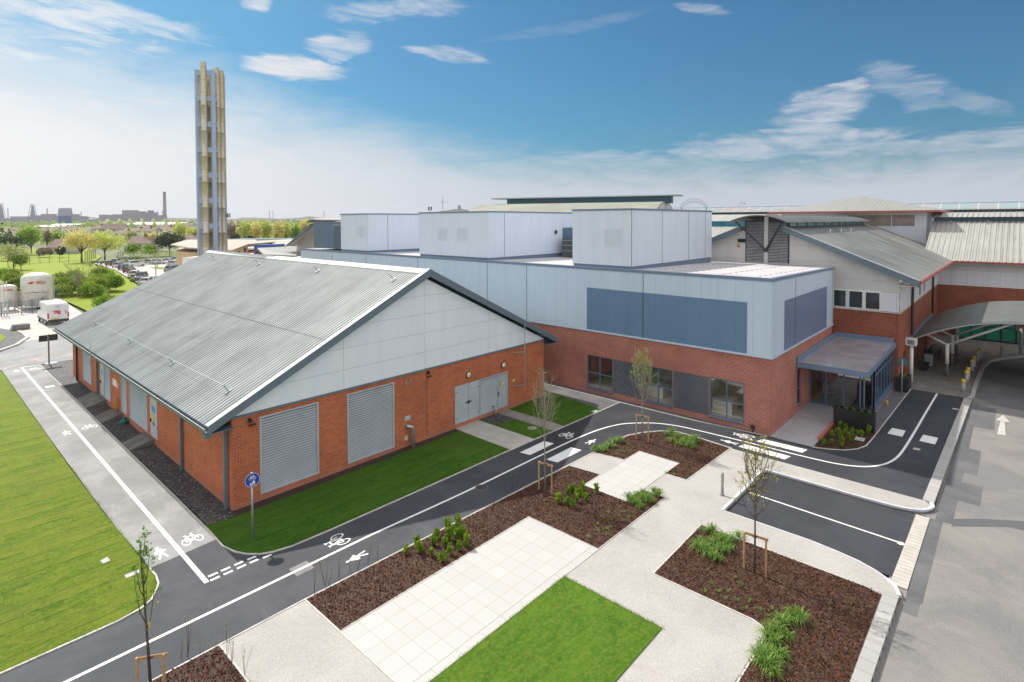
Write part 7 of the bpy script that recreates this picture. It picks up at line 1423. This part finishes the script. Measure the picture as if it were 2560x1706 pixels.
# ------------------------------------------------------------------ steelworks, hills, woods on the horizon
M('works_dark', (.085, .065, .070), (.06, .05, .055), scale=.01, rough=.9); M('works_rust', (.13, .085, .075), (.10, .065, .06), scale=.01, rough=.9); M('works_steel', (.06, .075, .09), (.05, .06, .075), scale=.01)
DS = 2500; K_ = DS/FPX
def works(name, label, cat, boxes, mat, cyl=(), extra=None, D_=DS, group=None):
    x0, x1, t0, t1 = boxes[0] if boxes else cyl[0]; p = FAR((x0+x1)/2, 550, D_); t = thing(name, label, cat, (p.x, p.y, 0), math.atan2(RH.y, RH.x), group)
    k = D_/FPX; pc2 = (x0+x1)/2
    zz = lambda py: FAR(pc2, py, D_).z
    if boxes:
        for i, (a, b_, c_, d_) in enumerate(boxes): mesh_in(MB().box(((a-pc2)*k, -12-4*i, max(-1, zz(d_))), ((b_-pc2)*k, 14+3*i, zz(c_))), ['main_block', 'annex', 'upper_block', 'gantry', 'shed', 'tower_block'][i % 6], MATS[mat], t)
    for (a, b_, c_, d_) in cyl: r0 = (b_-a)*k/2; mesh_in(MB().lathe([(r0*1.15, 0), (r0, zz(c_)*.5), (r0*.85, zz(c_))], (((a+b_)/2-pc2)*k, 0, 0), 16), 'stack', MATS[mat], t, smooth=True)
    return t
def furnace(label, pc2, tp, wd):
    p = FAR(pc2, 550, DS); t = thing('blast_furnace', label, 'furnace', (p.x, p.y, 0), math.atan2(RH.y, RH.x)); k = K_; H_ = FAR(pc2, tp, DS).z; w_ = wd*k
    mesh_in(MB().lathe([(w_*.30, 0), (w_*.34, H_*.2), (w_*.20, H_*.55), (w_*.10, H_*.8), (w_*.10, H_*.93)], (0, 0, 0), 14), 'shaft', MATS['works_steel'], t); lt = MB()
    for s2 in (-1, 1):
        for s3 in (-1, 1): lt.bar((s2*w_*.42, s3*w_*.3, 0), (s2*w_*.13, s3*w_*.1, H_*.95), 1.2)
    for f in (.3, .45, .6, .72, .84, .95): q = w_*(.42-.30*f)+2; lt.box((-q, -q*.8, H_*f), (q, q*.8, H_*f+.9))
    lt.bar((w_*.5, 0, 0), (w_*.1, 0, H_*.85), 2.2).bar((-w_*.2, 0, H_*.93), (-w_*.2, 0, H_), 1).bar((w_*.2, 0, H_*.93), (w_*.2, 0, H_*1.01), 1).box((-w_*.24, -2, H_*.985), (w_*.24, 2, H_)); mesh_in(lt, 'gantry', MATS['works_steel'], t); mesh_in(MB().box((-w_*.7, -15, 0), (w_*.75, 15, H_*.28)), 'cast_house', MATS['works_dark'], t)
furnace('lattice blast furnace at the extreme left of the steelworks', 3, 509, 22); furnace('lattice blast furnace tower in the left part of the steelworks', 82, 511, 22)
works('gas_holder', 'broad cylindrical dark blue gas holder in the steelworks', 'tank', [], 'works_steel', [(148, 179, 521, 550)])
works('works_stack', 'tall brown chimney stack of the steelworks', 'chimney', [], 'works_rust', [(408.5, 416, 480, 546)])
for lb_, c_ in [('thin pale stack near the left edge of the steelworks', (19.5, 21.5, 521, 545)), ('brown stack rising from the rusty works shed', (117, 119.5, 521, 536)), ('thin stack right of the gas holder', (202, 204.3, 530, 542)), ('short stack left of the tall chimney, farther one', (394, 396, 529, 545)), ('short stack close beside the tall chimney', (406, 408, 527, 545))]: works('works_stack', lb_, 'chimney', [], 'works_rust', [c_], group='smaller stacks of the steelworks')
works('works_shed', 'long low shed left of the second blast furnace', 'factory', [(31, 75, 541.5, 556), (95, 140, 545, 558), (0, 33, 546, 556)], 'works_dark')
works('works_shed', 'rusty arched works shed with a brown stack', 'factory', [(108, 136, 535.5, 556), (98, 108, 539, 556)], 'works_rust')
works('works_shed', 'low works block directly right of the gas holder', 'factory', [(183, 215.5, 541, 556), (184, 192.5, 536, 556), (136, 183, 546, 558)], 'works_dark')
works('works_mill', 'large stepped mill building in the right part of the steelworks', 'factory', [(310, 342, 526, 556), (254, 270, 537, 556), (270, 312, 539, 556), (340, 358, 529, 556), (290, 312, 536.5, 556), (180, 320, 548, 558)], 'works_rust')
works('works_mill', 'brown mill tower next to the stepped mill', 'factory', [(367, 389, 531.5, 556), (356, 372, 533.5, 556), (376.5, 378.5, 526.5, 556), (390, 410, 538.5, 556)], 'works_rust')
p0, p1 = FAR(215, 544, DS), FAR(254, 547, DS); t = thing('conveyor', 'long sloping conveyor bridge between works blocks', 'conveyor', (p0.x, p0.y, 0)); MB().bar(p0, p1, 4).build('bridge', MATS['works_dark'], t); cl2 = MB(); [cl2.bar(Vector((*p0.lerp(p1, f).xy, 0)), p0.lerp(p1, f), 2) for f in (.2, .5, .8)]; cl2.build('trestle', MATS['works_dark'], t)
t = works('blue_gantry', 'bright blue portal gantry in front of the steelworks', 'crane', [(156, 158.5, 541, 562), (162, 164.5, 541, 562), (156, 164.5, 541, 543.5)], 'blue_box', D_=1300)
def hill(label, prof, D_, mat, th=300):
    pts = [FAR(px, py, D_) for px, py in prof]; b_ = MB(); n = len(pts); V_ = []
    for k_, (f, zf) in enumerate(((-.25, 0), (-.1, .6), (0, 1), (.25, .9), (.6, 0))):
        for q in pts: V_.append((q.x+FH.x*th*f*2, q.y+FH.y*th*f*2, (q.z-0)*zf-(1 if zf == 0 else 0)))
    b_.v = V_
    for r0 in range(4):
        for i in range(n-1): b_.f.append((r0*n+i, r0*n+i+1, (r0+1)*n+i+1, (r0+1)*n+i))
    o_2 = b_.build('hill', MATS[mat], smooth=True); struct(o_2)
M('hill_wood', (.075, .09, .05), (.12, .10, .06), scale=.02, rough=.95); M('hill_far', (.06, .07, .055), (.09, .085, .06), scale=.01, rough=.95)
hill('', [(-200, 549), (0, 549), (410, 548), (425, 545), (450, 545.5), (480, 546), (520, 546), (560, 548), (590, 547), (604, 544), (640, 544.5), (670, 546), (700, 547), (730, 546), (755, 544), (772, 541), (790, 544), (830, 547), (900, 548), (1300, 549), (2700, 545), (3200, 547)], 3300, 'hill_wood')
def wood(px0, px1, tp, bs, D_, mat, n, seed):
    r = random.Random(seed); cs = []
    for k in range(n):
        px = r.uniform(px0, px1); c = FAR(px, bs, D_*r.uniform(.9, 1.1)); h = abs(FAR(px, tp, D_).z)*(.7+.45*math.sin(px*.33+seed)*math.sin(px*.11)); cs.append(Vector((c.x, c.y, r.random()**.5*max(2, h))))
    stuff(quads('far_wood', cs, D_*.0045, MATS[mat], None, 1.0, seed=seed))
wood(-40, 470, 553, 560, 1500, 'bg_bush', 2600, 1); wood(-40, 470, 556, 562, 1000, 'bg_green', 2200, 2); wood(170, 470, 558, 564, 800, 'bg_green', 1500, 3); wood(250, 470, 550, 560, 1300, 'bg_pale', 1100, 4); wood(-20, 240, 560, 568, 760, 'bg_bush', 700, 5)
wood(400, 800, 549, 560, 1600, 'bg_bush', 1600, 6); wood(540, 620, 553, 575, 450, 'bg_brown', 1600, 7); wood(590, 800, 556, 590, 380, 'bg_lime', 1900, 8); wood(-30, 220, 572, 582, 430, 'bg_pale', 900, 9); wood(240, 470, 575, 590, 380, 'bg_pale', 1000, 10)
wood(-30, 30, 560, 640, 240, 'bg_dark', 260, 12); wood(0, 480, 590, 606, 300, 'bg_green', 900, 11)
# ------------------------------------------------------------------ the air
hz = MB().box((-3400, -400, -1.6), (4200, 4200, 92)); ho = hz.build('haze', None) if 0 else None
me = bpy.data.meshes.new('haze'); me.from_pydata(hz.v, [], hz.f); ho = obj('haze', me); hm = bpy.data.materials.new('haze'); hm.use_nodes = True; t = NT(hm.node_tree); pv_ = t.n('ShaderNodeVolumePrincipled'); pv_.inputs['Color'].default_value = (.88, .90, 1.0, 1); pv_.inputs['Density'].default_value = .00012; pv_.inputs['Anisotropy'].default_value = .2
o_2 = t.n('ShaderNodeOutputMaterial'); t.put(o_2.inputs['Volume'], pv_.outputs[0]); me.materials.append(hm); stuff(ho)
